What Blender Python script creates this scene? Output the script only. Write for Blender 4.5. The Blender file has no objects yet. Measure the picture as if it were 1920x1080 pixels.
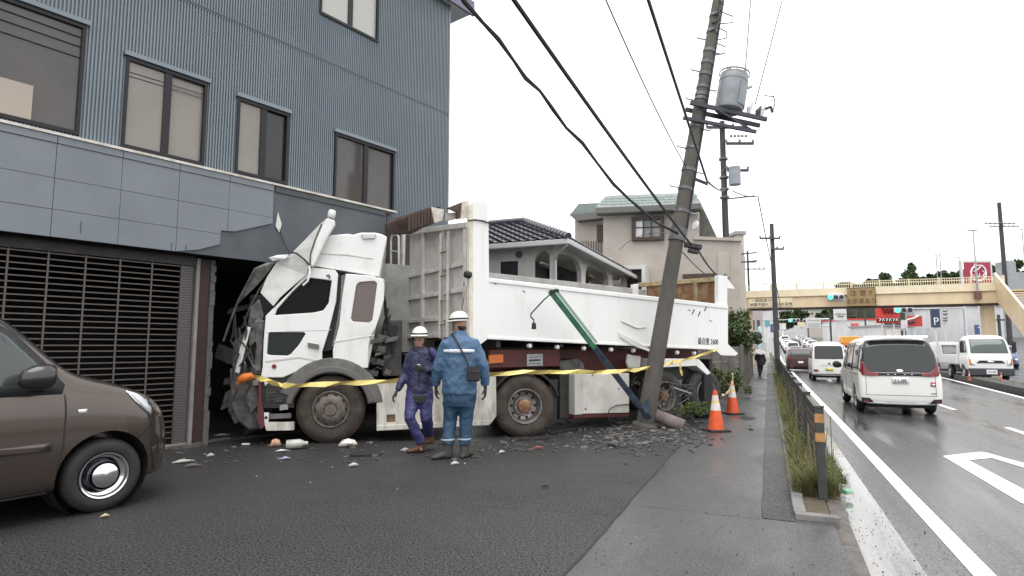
import bpy, bmesh, math, random
from math import sin, cos, pi, radians as R, atan, atan2, sqrt, hypot
from mathutils import Vector, Matrix, noise
from mathutils.geometry import tessellate_polygon
random.seed(7)
S = bpy.context.scene; COL = S.collection
# ------------------------------------------------------------------ camera
F = 1127.0; CH = 1.47; TH = atan(110/F); CT, ST = cos(TH), sin(TH)
cam = bpy.data.cameras.new('camera'); cam.sensor_width = 36; cam.lens = F/1920*36; cam.clip_end = 3000; cam.clip_start = .05
camo = bpy.data.objects.new('camera', cam); COL.objects.link(camo)
camo.location = (0, 0, CH); camo.rotation_euler = (pi/2+TH, 0, 0); S.camera = camo
# ------------------------------------------------------------------ overcast sky
SUN_EL, SUN_AZ = R(74), R(160)
wd = bpy.data.worlds.new('World'); S.world = wd; wd.use_nodes = True
nt = wd.node_tree; bg = nt.nodes['Background']
sk = nt.nodes.new('ShaderNodeTexSky'); sk.sky_type = 'NISHITA'; sk.sun_disc = False
sk.sun_elevation = SUN_EL; sk.sun_rotation = SUN_AZ; sk.dust_density = 6; sk.air_density = 1
hs = nt.nodes.new('ShaderNodeHueSaturation'); hs.inputs['Saturation'].default_value = .1
mx = nt.nodes.new('ShaderNodeMix'); mx.data_type = 'RGBA'; mx.inputs['Factor'].default_value = .9
nt.links.new(sk.outputs[0], hs.inputs['Color']); nt.links.new(hs.outputs[0], mx.inputs['A'])
mx.inputs['B'].default_value = (11.9, 11.95, 12.1, 1)          # even cloud cover
nt.links.new(mx.outputs['Result'], bg.inputs['Color']); bg.inputs['Strength'].default_value = .1
sl = bpy.data.lights.new('sun', 'SUN'); sl.energy = 1.4; sl.angle = R(50); sl.color = (1, .98, .95)
so = bpy.data.objects.new('sun', sl); COL.objects.link(so)
so.rotation_euler = (pi/2-SUN_EL, 0, R(-20)); so.location = (0, -10, 30)
S.view_settings.view_transform = 'Standard'; S.view_settings.look = 'None'; S.view_settings.exposure = .62; S.view_settings.gamma = 1
# ------------------------------------------------------------------ pixel helpers (1920x1080 photograph -> real places)
def ray(x, y):
    v = (540-y)/F
    return Vector(((x-960)/F, CT-v*ST, ST+v*CT))
def G(x, y, z=0.0):
    r = ray(x, y); k = (z-CH)/r.z
    return Vector((r.x*k, r.y*k, z))
def at(x, y, Y):
    r = ray(x, y); k = Y/r.y
    return Vector((r.x*k, Y, CH+r.z*k))
class Fr:
    """a local frame: u along ang, v to its left, z up"""
    def __init__(s, o, ang):
        s.o = Vector((o[0], o[1])); s.a = ang; s.d = Vector((cos(ang), sin(ang))); s.n = Vector((-sin(ang), cos(ang)))
    def w(s, u, v, z=0): return Vector((s.o.x+s.d.x*u+s.n.x*v, s.o.y+s.d.y*u+s.n.y*v, z))
    def l(s, p):
        q = Vector((p[0]-s.o.x, p[1]-s.o.y)); return Vector((q.dot(s.d), q.dot(s.n), p[2]))
    def _hit(s, x, y, c, n):
        r = ray(x, y); k = (c+s.o.dot(n))/(r.x*n.x+r.y*n.y)
        return s.l((r.x*k, r.y*k, CH+r.z*k))
    def pv(s, x, y, v=0.0): return s._hit(x, y, v, s.n)
    def pu(s, x, y, u=0.0): return s._hit(x, y, u, s.d)
    def g(s, x, y, z=0.0): return s.l(G(x, y, z))
# ------------------------------------------------------------------ materials
def mat(name, c, r=.6, m=0., c2=None, ns=5., amt=1., lo=.4, hi=.65, bump=0., bs=60., coat=0., spec=.5, emit=0., tr=0., stretch=None, rv=0.):
    M = bpy.data.materials.new(name); M.use_nodes = True; t = M.node_tree; b = t.nodes['Principled BSDF']
    b.inputs['Base Color'].default_value = (*c, 1); b.inputs['Roughness'].default_value = r; b.inputs['Metallic'].default_value = m
    b.inputs['Coat Weight'].default_value = coat; b.inputs['Coat Roughness'].default_value = .08
    b.inputs['Specular IOR Level'].default_value = spec; b.inputs['Transmission Weight'].default_value = tr
    if emit: b.inputs['Emission Color'].default_value = (*c, 1); b.inputs['Emission Strength'].default_value = emit
    if c2 or bump or rv:
        tc = t.nodes.new('ShaderNodeTexCoord'); src = tc.outputs['Object']
        if stretch:
            mp = t.nodes.new('ShaderNodeMapping'); mp.inputs['Scale'].default_value = stretch; t.links.new(src, mp.inputs[0]); src = mp.outputs[0]
        if c2 or rv:
            n = t.nodes.new('ShaderNodeTexNoise'); n.inputs['Scale'].default_value = ns; n.inputs['Detail'].default_value = 8; n.inputs['Roughness'].default_value = .65
            t.links.new(src, n.inputs['Vector'])
            cr = t.nodes.new('ShaderNodeMapRange'); cr.inputs[1].default_value = lo; cr.inputs[2].default_value = hi; cr.inputs[4].default_value = amt
            t.links.new(n.outputs['Fac'], cr.inputs[0])
            if c2:
                x = t.nodes.new('ShaderNodeMix'); x.data_type = 'RGBA'; x.inputs['A'].default_value = (*c, 1); x.inputs['B'].default_value = (*c2, 1)
                t.links.new(cr.outputs[0], x.inputs['Factor']); t.links.new(x.outputs['Result'], b.inputs['Base Color'])
            if rv:
                q = t.nodes.new('ShaderNodeMapRange'); q.inputs[1].default_value = .3; q.inputs[2].default_value = .7
                q.inputs[3].default_value = max(.02, r-rv); q.inputs[4].default_value = min(1, r+rv)
                t.links.new(n.outputs['Fac'], q.inputs[0]); t.links.new(q.outputs[0], b.inputs['Roughness'])
        if bump:
            n2 = t.nodes.new('ShaderNodeTexNoise'); n2.inputs['Scale'].default_value = bs; n2.inputs['Detail'].default_value = 4
            t.links.new(tc.outputs['Object'], n2.inputs['Vector'])
            bp = t.nodes.new('ShaderNodeBump'); bp.inputs['Strength'].default_value = bump; bp.inputs['Distance'].default_value = .02
            t.links.new(n2.outputs['Fac'], bp.inputs['Height']); t.links.new(bp.outputs[0], b.inputs['Normal'])
    return M
def asphalt(name, c, dark, wet_lo, wet_hi, scale=(.35, .35, 1), speck=.5, rot=0., puddle=(.62, .7), prough=.06, bmp=.4):
    """aggregate asphalt: stone speckle, damp patches and shallow puddles"""
    M = bpy.data.materials.new(name); M.use_nodes = True; t = M.node_tree; b = t.nodes['Principled BSDF']; L = t.links.new
    tc = t.nodes.new('ShaderNodeTexCoord')
    mp = t.nodes.new('ShaderNodeMapping'); mp.vector_type = 'TEXTURE'; mp.inputs['Scale'].default_value = [1/q for q in scale]; mp.inputs['Rotation'].default_value = (0, 0, -rot); L(tc.outputs['Object'], mp.inputs[0])
    big = t.nodes.new('ShaderNodeTexNoise'); big.inputs['Scale'].default_value = 1; big.inputs['Detail'].default_value = 7; big.inputs['Roughness'].default_value = .62; L(mp.outputs[0], big.inputs['Vector'])
    fine = t.nodes.new('ShaderNodeTexNoise'); fine.inputs['Scale'].default_value = 70; fine.inputs['Detail'].default_value = 3; fine.inputs['Roughness'].default_value = .8; L(tc.outputs['Object'], fine.inputs['Vector'])
    vor = t.nodes.new('ShaderNodeTexVoronoi'); vor.inputs['Scale'].default_value = 75; L(tc.outputs['Object'], vor.inputs['Vector'])
    sp = t.nodes.new('ShaderNodeMapRange'); sp.inputs[1].default_value = .35; sp.inputs[2].default_value = .72; sp.inputs[3].default_value = 1-speck; sp.inputs[4].default_value = 1+speck*1.3; L(fine.outputs['Fac'], sp.inputs[0])
    bm_ = t.nodes.new('ShaderNodeMix'); bm_.data_type = 'RGBA'; bm_.inputs['A'].default_value = (*dark, 1); bm_.inputs['B'].default_value = (*c, 1)
    br = t.nodes.new('ShaderNodeMapRange'); br.inputs[1].default_value = .35; br.inputs[2].default_value = .65; L(big.outputs['Fac'], br.inputs[0]); L(br.outputs[0], bm_.inputs['Factor'])
    ml = t.nodes.new('ShaderNodeVectorMath'); ml.operation = 'SCALE'; L(bm_.outputs['Result'], ml.inputs[0]); L(sp.outputs[0], ml.inputs['Scale']); L(ml.outputs[0], b.inputs['Base Color'])
    f2 = t.nodes.new('ShaderNodeTexNoise'); f2.inputs['Scale'].default_value = 52; f2.inputs['Detail'].default_value = 2; f2.inputs['Roughness'].default_value = .7; L(tc.outputs['Object'], f2.inputs['Vector'])
    ss = t.nodes.new('ShaderNodeMapRange'); ss.inputs[1].default_value = .40; ss.inputs[2].default_value = .64; ss.inputs[3].default_value = max(.05, .5-speck*.42); ss.inputs[4].default_value = min(1, .5+speck*.4); L(f2.outputs['Fac'], ss.inputs[0]); L(ss.outputs[0], b.inputs['Specular IOR Level'])
    rr = t.nodes.new('ShaderNodeMapRange'); rr.inputs[1].default_value = .35; rr.inputs[2].default_value = .62; rr.inputs[3].default_value = wet_hi; rr.inputs[4].default_value = wet_lo; L(big.outputs['Fac'], rr.inputs[0])
    pd = t.nodes.new('ShaderNodeMapRange'); pd.inputs[1].default_value = puddle[0]; pd.inputs[2].default_value = puddle[1]; L(big.outputs['Fac'], pd.inputs[0])
    rx = t.nodes.new('ShaderNodeMix'); rx.inputs['B'].default_value = prough; L(pd.outputs[0], rx.inputs['Factor']); L(rr.outputs[0], rx.inputs['A']); L(rx.outputs['Result'], b.inputs['Roughness'])
    iv = t.nodes.new('ShaderNodeMath'); iv.operation = 'SUBTRACT'; iv.inputs[0].default_value = 1; L(pd.outputs[0], iv.inputs[1])
    bp = t.nodes.new('ShaderNodeBump'); bp.inputs['Distance'].default_value = .012; L(vor.outputs['Distance'], bp.inputs['Height'])
    k = t.nodes.new('ShaderNodeMath'); k.operation = 'MULTIPLY'; k.inputs[1].default_value = bmp; L(iv.outputs[0], k.inputs[0]); L(k.outputs[0], bp.inputs['Strength']); L(bp.outputs[0], b.inputs['Normal'])
    return M
# ------------------------------------------------------------------ mesh helpers
class MB:
    def __init__(s): s.v = []; s.f = []
    def add(s, vs, fs):
        k = len(s.v); s.v += [tuple(q) for q in vs]; s.f += [tuple(i+k for i in f) for f in fs]; return s
    def box(s, x0, y0, z0, x1, y1, z1):
        x0, x1 = sorted((x0, x1)); y0, y1 = sorted((y0, y1)); z0, z1 = sorted((z0, z1))
        return s.add([(x0,y0,z0),(x1,y0,z0),(x1,y1,z0),(x0,y1,z0),(x0,y0,z1),(x1,y0,z1),(x1,y1,z1),(x0,y1,z1)],
                     [(0,3,2,1),(4,5,6,7),(0,1,5,4),(1,2,6,5),(2,3,7,6),(3,0,4,7)])
    def ob(s, c, a, b, d):
        c, a, b, d = map(Vector, (c, a, b, d))
        return s.add([c-a-b-d, c+a-b-d, c+a+b-d, c-a+b-d, c-a-b+d, c+a-b+d, c+a+b+d, c-a+b+d],
                     [(0,3,2,1),(4,5,6,7),(0,1,5,4),(1,2,6,5),(2,3,7,6),(3,0,4,7)])
    def bar(s, p, q, w, h, up=(0,0,1)):
        p, q = Vector(p), Vector(q); d = q-p; L = d.length; d.normalize(); up = Vector(up)
        if abs(d.dot(up)) > .95: up = Vector((0,1,0)) if abs(d.y) < .9 else Vector((1,0,0))
        sd = d.cross(up).normalized(); u2 = sd.cross(d)
        return s.ob((p+q)/2, d*L/2, sd*w/2, u2*h/2)
    def tube(s, pts, r, n=8, cap=True):
        P = [Vector(p) for p in pts]; rr = r if isinstance(r, (list, tuple)) else [r]*len(P)
        k = len(s.v); ref = None
        for i, p in enumerate(P):
            d = (P[min(i+1, len(P)-1)]-P[max(i-1, 0)]).normalized()
            if ref is None: ref = Vector((0,0,1)) if abs(d.z) < .9 else Vector((1,0,0))
            a = d.cross(ref).normalized(); b = d.cross(a).normalized(); ref = a.cross(d)
            e = rr[i] if isinstance(rr[i], (list, tuple)) else (rr[i], rr[i])
            for j in range(n):
                t = 2*pi*j/n; s.v.append(tuple(p+a*cos(t)*e[0]+b*sin(t)*e[1]))
        for i in range(len(P)-1):
            for j in range(n):
                s.f.append((k+i*n+j, k+i*n+(j+1)%n, k+(i+1)*n+(j+1)%n, k+(i+1)*n+j))
        if cap:
            s.f.append(tuple(k+j for j in range(n))[::-1]); s.f.append(tuple(k+(len(P)-1)*n+j for j in range(n)))
        return s
    def ell(s, rings, n=14, cap=True):
        """rings: (centre, x radius vector, y radius vector)"""
        k = len(s.v)
        for c, a, b in rings:
            c, a, b = Vector(c), Vector(a), Vector(b)
            for j in range(n):
                t = 2*pi*j/n; s.v.append(tuple(c+a*cos(t)+b*sin(t)))
        m = len(rings)
        for i in range(m-1):
            for j in range(n): s.f.append((k+i*n+j, k+i*n+(j+1)%n, k+(i+1)*n+(j+1)%n, k+(i+1)*n+j))
        if cap:
            s.f.append(tuple(k+j for j in range(n))[::-1]); s.f.append(tuple(k+(m-1)*n+j for j in range(n)))
        return s
    def lathe(s, prof, o, ax, n=32, a0=0, a1=2*pi, close=False):
        """prof: (radius, height along axis)"""
        o, ax = Vector(o), Vector(ax).normalized(); ref = Vector((0,0,1)) if abs(ax.z) < .9 else Vector((1,0,0))
        a = ax.cross(ref).normalized(); b = ax.cross(a); k = len(s.v); full = abs(a1-a0-2*pi) < 1e-6; m = n if full else n+1; P = len(prof)
        for j in range(m):
            t = a0+(a1-a0)*j/n
            for r, h in prof: s.v.append(tuple(o+ax*h+(a*cos(t)+b*sin(t))*r))
        for j in range(n):
            j2 = (j+1) % m
            for i in range(P-1 if not close else P):
                i2 = (i+1) % P; s.f.append((k+j*P+i, k+j2*P+i, k+j2*P+i2, k+j*P+i2))
        if close and not full:
            s.f.append(tuple(k+i for i in range(P))); s.f.append(tuple(k+(m-1)*P+i for i in range(P))[::-1])
        return s
    def prism(s, loops, off):
        """first loop outline, others holes; extruded by off"""
        if not isinstance(loops[0][0], (list, tuple, Vector)): loops = [loops]
        L = [[Vector(p) for p in lp] for lp in loops]; off = Vector(off); flat = [p for lp in L for p in lp]; n = len(flat); k = len(s.v)
        s.v += [tuple(p) for p in flat]+[tuple(p+off) for p in flat]
        for t in tessellate_polygon(L):
            t = tuple(t); s.f.append(tuple(k+i for i in t)); s.f.append(tuple(k+n+i for i in t[::-1]))
        b = 0
        for lp in L:
            m = len(lp)
            for i in range(m):
                j = (i+1) % m; s.f.append((k+b+i, k+b+j, k+n+b+j, k+n+b+i))
            b += m
        return s
    def build(s, name, m, parent=None, smooth=0, bevel=0., loc=None, rz=0., sub=0):
        me = bpy.data.meshes.new(name); me.from_pydata(s.v, [], s.f); me.validate()
        bm = bmesh.new(); bm.from_mesh(me); bmesh.ops.recalc_face_normals(bm, faces=bm.faces); bm.to_mesh(me); bm.free()
        if m: me.materials.append(m)
        if smooth:
            me.polygons.foreach_set('use_smooth', [True]*len(me.polygons)); me.set_sharp_from_angle(angle=R(smooth if smooth > 1 else 35))
        o = bpy.data.objects.new(name, me); COL.objects.link(o)
        if parent: o.parent = parent
        if loc is not None: o.location = loc
        if rz: o.rotation_euler.z = rz
        if bevel:
            b = o.modifiers.new('bevel', 'BEVEL'); b.width = bevel; b.segments = 2; b.limit_method = 'ANGLE'; b.angle_limit = R(40)
        if sub:
            b = o.modifiers.new('sub', 'SUBSURF'); b.levels = sub; b.render_levels = sub
        return o
def tag(o, label, cat, group=None, kind=None):
    if label: o['label'] = label
    if cat: o['category'] = cat
    if group: o['group'] = group
    if kind: o['kind'] = kind
    return o
def thing(name, label, cat, loc=(0,0,0), rz=0., group=None):
    o = bpy.data.objects.new(name, None); o.empty_display_size = .2; COL.objects.link(o)
    o.location = loc; o.rotation_euler = (0, 0, rz); return tag(o, label, cat, group)
def fthing(name, label, cat, fr, group=None): return thing(name, label, cat, (fr.o.x, fr.o.y, 0), fr.a, group)
def struct(o): o['kind'] = 'structure'; return o
def copy_tree(o, parent=None):
    c = o.copy(); COL.objects.link(c); c.parent = parent
    for ch in list(o.children): copy_tree(ch, c)
    return c
def dup(mesh_obj, parent, loc, rot=None, scale=None):
    c = bpy.data.objects.new(mesh_obj.name.split('.')[0], mesh_obj.data); COL.objects.link(c); c.parent = parent; c.location = loc
    if rot: c.rotation_euler = rot
    if scale: c.scale = scale
    return c
def plate(name, fr, pts, v, th, m, parent, holes=(), bevel=.006, axis='v', smooth=0):
    """outline measured in the photograph on the plane v (or u) = const of a frame, given its thickness"""
    def one(p):
        c = p[2] if len(p) > 2 else v
        return fr.pv(p[0], p[1], c) if axis == 'v' else fr.pu(p[0], p[1], c)
    b = MB(); b.prism([[one(p) for p in pts]]+[[one(p) for p in h] for h in holes], (0, th, 0) if axis == 'v' else (th, 0, 0))
    return b.build(name, m, parent, bevel=bevel, smooth=smooth)
def text(body, size, m, parent, mtx, name='lettering', sx=1., align='CENTER', ext=.002):
    cu = bpy.data.curves.new(name, 'FONT'); cu.body = body; cu.size = size; cu.align_x = align; cu.align_y = 'CENTER'; cu.extrude = ext
    t = bpy.data.objects.new(name, cu); COL.objects.link(t); dg = bpy.context.evaluated_depsgraph_get(); dg.update()
    me = bpy.data.meshes.new_from_object(t.evaluated_get(dg)); bpy.data.objects.remove(t); bpy.data.curves.remove(cu)
    me.transform(Matrix.Diagonal((sx, 1, 1, 1))); me.materials.clear(); me.materials.append(m)
    o = bpy.data.objects.new(name, me); COL.objects.link(o); o.parent = parent; o.matrix_local = mtx; return o
def face_mtx(p, right, up):
    r, u = Vector(right).normalized(), Vector(up).normalized(); n = r.cross(u); u = n.cross(r)
    return Matrix(((r.x,u.x,n.x,p[0]),(r.y,u.y,n.y,p[1]),(r.z,u.z,n.z,p[2]),(0,0,0,1)))
# ------------------------------------------------------------------ shared materials
m_lot = asphalt('damp_lot_asphalt', (.046,.045,.0445), (.026,.0255,.0255), .40, .70, speck=1.5, puddle=(.8,.9), bmp=.7)
m_walk = asphalt('sidewalk_asphalt', (.066,.066,.066), (.046,.046,.047), .25, .5, scale=(1.1,.5,1), speck=.55, rot=R(22.97), puddle=(.60,.68), prough=.06, bmp=.16)
m_patch = asphalt('coarse_patch_asphalt', (.045,.045,.046), (.03,.03,.032), .4, .65, speck=1., puddle=(.8,.9), bmp=.3)
m_road = asphalt('wet_road_asphalt', (.066,.066,.068), (.042,.042,.046), .12, .36, scale=(1.3,.10,1), speck=.8, rot=R(22.97), puddle=(.56,.70), prough=.05, bmp=.09)
m_gutter = asphalt('wet_gutter_glare', (.25,.245,.235), (.13,.13,.127), .08, .35, scale=(3.2,.30,1), speck=.35, rot=R(22.97), puddle=(.42,.5), prough=.02, bmp=.15)  # pale base colour carries the sky's glare off the wet gutter
m_paint = mat('road_paint', (.78,.78,.76), .5, c2=(.42,.42,.41), ns=14, lo=.52, hi=.75, bump=.2)
m_conc = mat('concrete', (.20,.195,.185), .8, c2=(.12,.115,.11), ns=3, bump=.3, bs=45)
m_kerb = mat('kerb_concrete', (.18,.17,.155), .75, c2=(.13,.115,.105), ns=7, bump=.5, bs=50)
m_soil = mat('soil', (.07,.055,.038), .95, c2=(.12,.095,.06), ns=14, bump=1, bs=40)
m_black = mat('black_rubber', (.014,.014,.015), .7, c2=(.034,.032,.03), ns=6, amt=.6)
m_dark = mat('dark_steel', (.035,.035,.037), .55, .3, c2=(.075,.065,.058), ns=9, amt=.8)
m_steel = mat('galvanised_steel', (.42,.43,.44), .42, .7, c2=(.28,.28,.28), ns=12)
m_chrome = mat('chrome', (.75,.75,.76), .12, 1)
m_white = mat('white_truck_paint', (.79,.79,.775), .36, c2=(.50,.48,.44), ns=2.6, amt=.75, lo=.5, hi=.8, coat=.15, stretch=(1,1,.6), bump=.05, bs=5)
m_glass = mat('dark_glass', (.006,.006,.008), .25, spec=.12)
m_glassg = mat('tinted_glass', (.015,.022,.02), .15, spec=.25)
m_rust = mat('rusty_steel', (.20,.085,.045), .85, c2=(.36,.27,.15), ns=5, bump=.4)
m_red = mat('red_lens', (.17,.008,.012), .18, coat=.5)
m_amber = mat('amber_lens', (.65,.16,.02), .2, coat=.4)
m_orange = mat('orange_plastic', (.78,.10,.025), .5, c2=(.55,.09,.03), ns=9)
m_whitep = mat('white_plastic', (.75,.75,.74), .4)
m_plate = mat('number_plate', (.78,.78,.76), .35)
m_ink = mat('dark_ink', (.02,.03,.025), .5)
m_leaf = mat('leaf_green', (.050,.085,.022), .6, c2=(.09,.115,.032), ns=3)
m_leafd = mat('leaf_dark', (.032,.06,.02), .6, c2=(.06,.09,.03), ns=3)
m_dry = mat('dry_grass', (.19,.155,.065), .8, c2=(.10,.11,.035), ns=4)
m_grass = mat('weed_green', (.095,.125,.03), .7, c2=(.05,.085,.022), ns=4)
m_bark = mat('bark', (.10,.075,.05), .9, c2=(.05,.04,.03), ns=10, bump=.6)
# ================================================================== GROUND, ROAD, SIDEWALK
RA = R(90-22.97); FR = Fr((0, 0), RA)          # road frame: u = distance ahead, v = -(distance to the right)
def zt(t): return 0 if t < 62 else .045*(t-62)**2/(t-62+25)
def stz(s, t, dz=0.): return FR.w(t, -s, zt(t)+dz)
def sheet(name, s0, s1, t0, t1, dz, m, parent=None, th=0., ns=1):
    f0 = s0 if callable(s0) else (lambda t: s0); f1 = s1 if callable(s1) else (lambda t: s1)
    ts = [t0]; 
    while ts[-1] < t1: ts.append(min(t1, ts[-1]+(2 if ts[-1] < 60 else 8)))
    b = MB(); vs = []; fs = []; w = ns+1
    for t in ts:
        for k in range(w):
            s = f0(t)+(f1(t)-f0(t))*k/ns; vs.append(stz(s, t, dz))
    for i in range(len(ts)-1):
        for k in range(ns): fs.append((i*w+k, i*w+k+1, (i+1)*w+k+1, (i+1)*w+k))
    b.add(vs, fs)
    if th:
        n = len(vs); b.add([(*v[:2], v[2]-th) for v in map(tuple, vs)], [])
        for i in range(len(ts)-1):
            for k, e in ((0, 1), (ns, 1)): b.f.append((i*w+k, (i+1)*w+k, n+(i+1)*w+k, n+i*w+k))
        b.f.append(tuple(range(w))+tuple(n+k for k in range(w))[::-1])
    return b.build(name, m, parent)
RZ = -.15
base = MB(); base.add([(-900,-300,-.6),(1200,-300,-.6),(1200,1600,-.6),(-900,1600,-.6)], [(0,1,2,3)])
struct(base.build('ground', mat('far_ground', (.10,.10,.09), .9, c2=(.06,.07,.05), ns=.05)))
struct(sheet('lot', -60, -1.27, -12, 130, 0, m_lot, ns=4))
walk = struct(sheet('sidewalk', -1.262, .16, -12, 130, .0, m_walk))
sheet('apron', .155, .45, -12, 5.95, -.003, m_walk, walk, th=.2)
sheet('repair_strip', -.10, .16, 5.75, 60, .004, m_patch, walk)
def med(t): return 7.5+(t-24.4)*.07 if t < 60 else 9.99+(t-60)*.02
struct(sheet('road', .98, med, -12, 175, RZ, m_road, ns=2))
struct(sheet('gutter', .58, .98, -12, 130, RZ+.002, m_gutter, th=.05))
struct(sheet('opposite_road', lambda t: med(t)+1.25, lambda t: med(t)+9.5, -12, 175, RZ, m_road, ns=2))
struct(sheet('median', lambda t: med(t)+.3, lambda t: med(t)+1.25, -12, 120, RZ+.22, mat('median_asphalt', (.04,.04,.042), .7, c2=(.06,.06,.055), ns=3), th=.3))
struct(sheet('far_sidewalk', lambda t: med(t)+9.5, lambda t: med(t)+70, -12, 175, RZ+.02, m_walk, th=.2))
struct(sheet('verge', .16, .44, 5.95, 90, .012, m_soil, th=.3))
# seams in the paving: thin sunk strips of bitumen
m_seam = mat('bitumen_seam', (.012,.012,.012), .6)
def seam(p, q, w=.02, n=14):
    b = MB(); P = [Vector(p).lerp(Vector(q), i/n) for i in range(n+1)]; d = (Vector(q)-Vector(p)).normalized(); s_ = Vector((d.y, -d.x, 0)); vs = []
    for i, a in enumerate(P):
        j = (random.random()-.5)*.016; ww = w*(.5+random.random()*.8); vs += [a+s_*(j-ww)+Vector((0,0,.004)), a+s_*(j+ww)+Vector((0,0,.004))]
    b.add(vs, [(2*i, 2*i+1, 2*i+3, 2*i+2) for i in range(n)]); return b.build('seam', m_seam, walk)
seam(stz(-1.265, -1), stz(-1.265, 9.7), .012, 60); seam(stz(-1.265, 10.5), stz(-1.265, 16), .007, 20)
seam(G(880,948), G(1140,966), .003, 16); seam(stz(-.105, 5.8, .002), stz(-.105, 20, .002), .003, 30); seam(stz(-1.2, 5.75), stz(-.1, 5.72), .003, 8)
# kerb: separate stones, lowered towards the crossing
kerb = struct(MB().box(-.01,-.01,-.02,.01,.01,-.01).build('kerb', m_kerb)); kerb.location = stz(.52, 8, -.2)
m_kerb2 = mat('kerb_brown', (.13,.115,.102), .6, c2=(.075,.068,.062), ns=9, bump=.5)
ks = MB().box(-.297,-.075,-.25,.297,.075,0); k0 = None
for i in range(58):
    t = 4.0+.6*i; zt_ = min(.03, -.125+.0625*(t-4.6))
    if k0 is None: o = k0 = ks.build('kerb_stone', m_kerb2, kerb, bevel=.012)
    else: o = dup(k0, kerb, (0,0,0)); o.modifiers.new('bevel', 'BEVEL').width = .012
    o.location = stz(.52+random.uniform(-.004,.004), t, zt_) - kerb.location; o.rotation_euler = (random.uniform(-.006,.006), (-.0625 if t < 7 else 0), RA+random.uniform(-.006,.006))
eb = MB().box(-.295,-.05,-.2,.295,.05,.045); e0 = None
for i in range(30):
    t = 6.25+.6*i
    if e0 is None: o = e0 = eb.build('edging_block', m_conc, kerb, bevel=.008)
    else: o = dup(e0, kerb, (0,0,0))
    o.location = stz(.20, t, 0)-kerb.location; o.rotation_euler = (0, 0, RA+random.uniform(-.012,.012))
o = MB().box(-.05,-.17,-.2,.05,.17,.045).build('edging_block', m_conc, kerb, bevel=.008); o.location = stz(.33, 5.9, 0)-kerb.location; o.rotation_euler.z = RA
# painted markings
mk = struct(sheet('road_marking', 1.28, 1.43, -12, 120, RZ+.004, m_paint))
sheet('lane_dash', 4.30, 4.43, 9.5, 15.2, RZ+.004, m_paint, mk)
for t in (18.9, 28.5, 38, 48, 58): sheet('lane_dash', 4.30, 4.43, t, t+5, RZ+.004, m_paint, mk)
sheet('median_line', lambda t: med(t)-.16, med, -12, 120, RZ+.004, m_paint, mk)
def poly_mark(pts, name='diamond_marking'):
    b = MB(); b.prism([[stz(s, t, RZ+.004) for s, t in lp] for lp in pts], (0,0,.001)); return b.build(name, m_paint, mk)
poly_mark([[(2.33,10.9),(2.95,11.55),(3.02,11.5),(3.65,9.0),(3.0,6.3),(2.36,8.0)],[(2.58,10.65),(2.95,11.0),(3.38,9.0),(3.0,7.4),(2.62,8.6)]])
poly_mark([[(7.2,20.4),(7.9,20.9),(7.9,21.3),(7.2,20.8)]], 'stop_mark')
# ================================================================== OFFICE BUILDING
FB = Fr(G(350, 838)[:2], R(90-37.7))
ob = fthing('office_building', 'grey-green ribbed metal clad office building the truck has rammed, roller grille at street level', 'building', FB)
m_sid = mat('ribbed_siding', (.205,.242,.272), .42, .15, c2=(.172,.207,.235), ns=.7, lo=.35, hi=.65)
m_trim = mat('dark_trim', (.055,.065,.07), .4, .2)
m_fas = mat('fascia_panel', (.188,.210,.236), .5, c2=(.162,.183,.207), ns=1.3, bump=.04, bs=8)
m_fasb = mat('fascia_backing', (.092,.104,.118), .65, c2=(.072,.08,.092), ns=2.5)
m_flash = mat('pale_flashing', (.62,.60,.56), .4, .2, c2=(.4,.36,.3), ns=5)
m_frame = mat('bronze_window_frame', (.014,.014,.017), .35, .4)
m_pane = mat('curtained_pane', (.22,.195,.172), .07, c2=(.25,.225,.2), ns=.8, spec=.55)
m_pane2 = mat('reflecting_pane', (.06,.055,.052), .06, c2=(.085,.078,.072), ns=.9, spec=.55)
m_int = mat('dark_interior', (.05,.045,.043), .9)  # interior colour set dark to stand in for unlit shade
UL, UR, VS = -7.0, 5.28, -.15
wins = [(-4.3,-1.66,4.23,5.72,1),(-1.15,-.05,4.21,5.50,2),(.45,1.34,4.22,5.45,2),(2.31,3.73,4.15,5.40,2),(1.90,3.24,7.54,8.85,2),(-1.2,.0,7.54,8.85,2)]
prof = []; u = UL
while u < UR-.0435: prof += [(u, VS),(u+.018, VS),(u+.023, VS+.026),(u+.039, VS+.026)]; u += .0435
prof += [(UR, VS)]
us = [p[0] for p in prof]
def snap(x): return min(us, key=lambda q: abs(q-x))
wn = [(snap(a), snap(b), c, d, k) for a, b, c, d, k in wins]
b = MB()
for (a, va), (c, vc) in zip(prof, prof[1:]):
    mid = (a+c)/2; zs = [3.9]; 
    for w in sorted([w for w in wn if w[0] < mid < w[1]], key=lambda w: w[2]): zs += [w[2], w[3]]
    zs += [6.66, 6.70] if not any(w[0] < mid < w[1] and w[2] < 6.68 < w[3] for w in wn) else []
    zs = sorted(zs+[9.3])
    for z0, z1 in zip(zs[::2], zs[1::2]): b.add([(a,va,z0),(c,vc,z0),(c,vc,z1),(a,va,z1)], [(0,1,2,3)])
b.build('siding', m_sid, ob)
MB().box(UL,VS+.004,6.655,UR,VS+.03,6.705).build('joint_trim', m_trim, ob)
MB().box(UR-.002,VS-.012,0,UR+.04,VS+.03,9.3).build('corner_trim', m_sid, ob)
b = MB(); b.box(UL,.02+VS+.02,3.9,UL+.05,8,9.3); b.box(UR-.06,VS+.05,2.95,UR-.01,8,9.3); b.box(UL,7.9,0,UR-.06,8,9.3); b.build('side_wall', m_sid, ob)
b = MB(); b.box(UL,VS-.12,9.30,UR+.62,9,9.42); b.build('eave', mat('eave_soffit', (.62,.63,.62), .6), ob)
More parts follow.
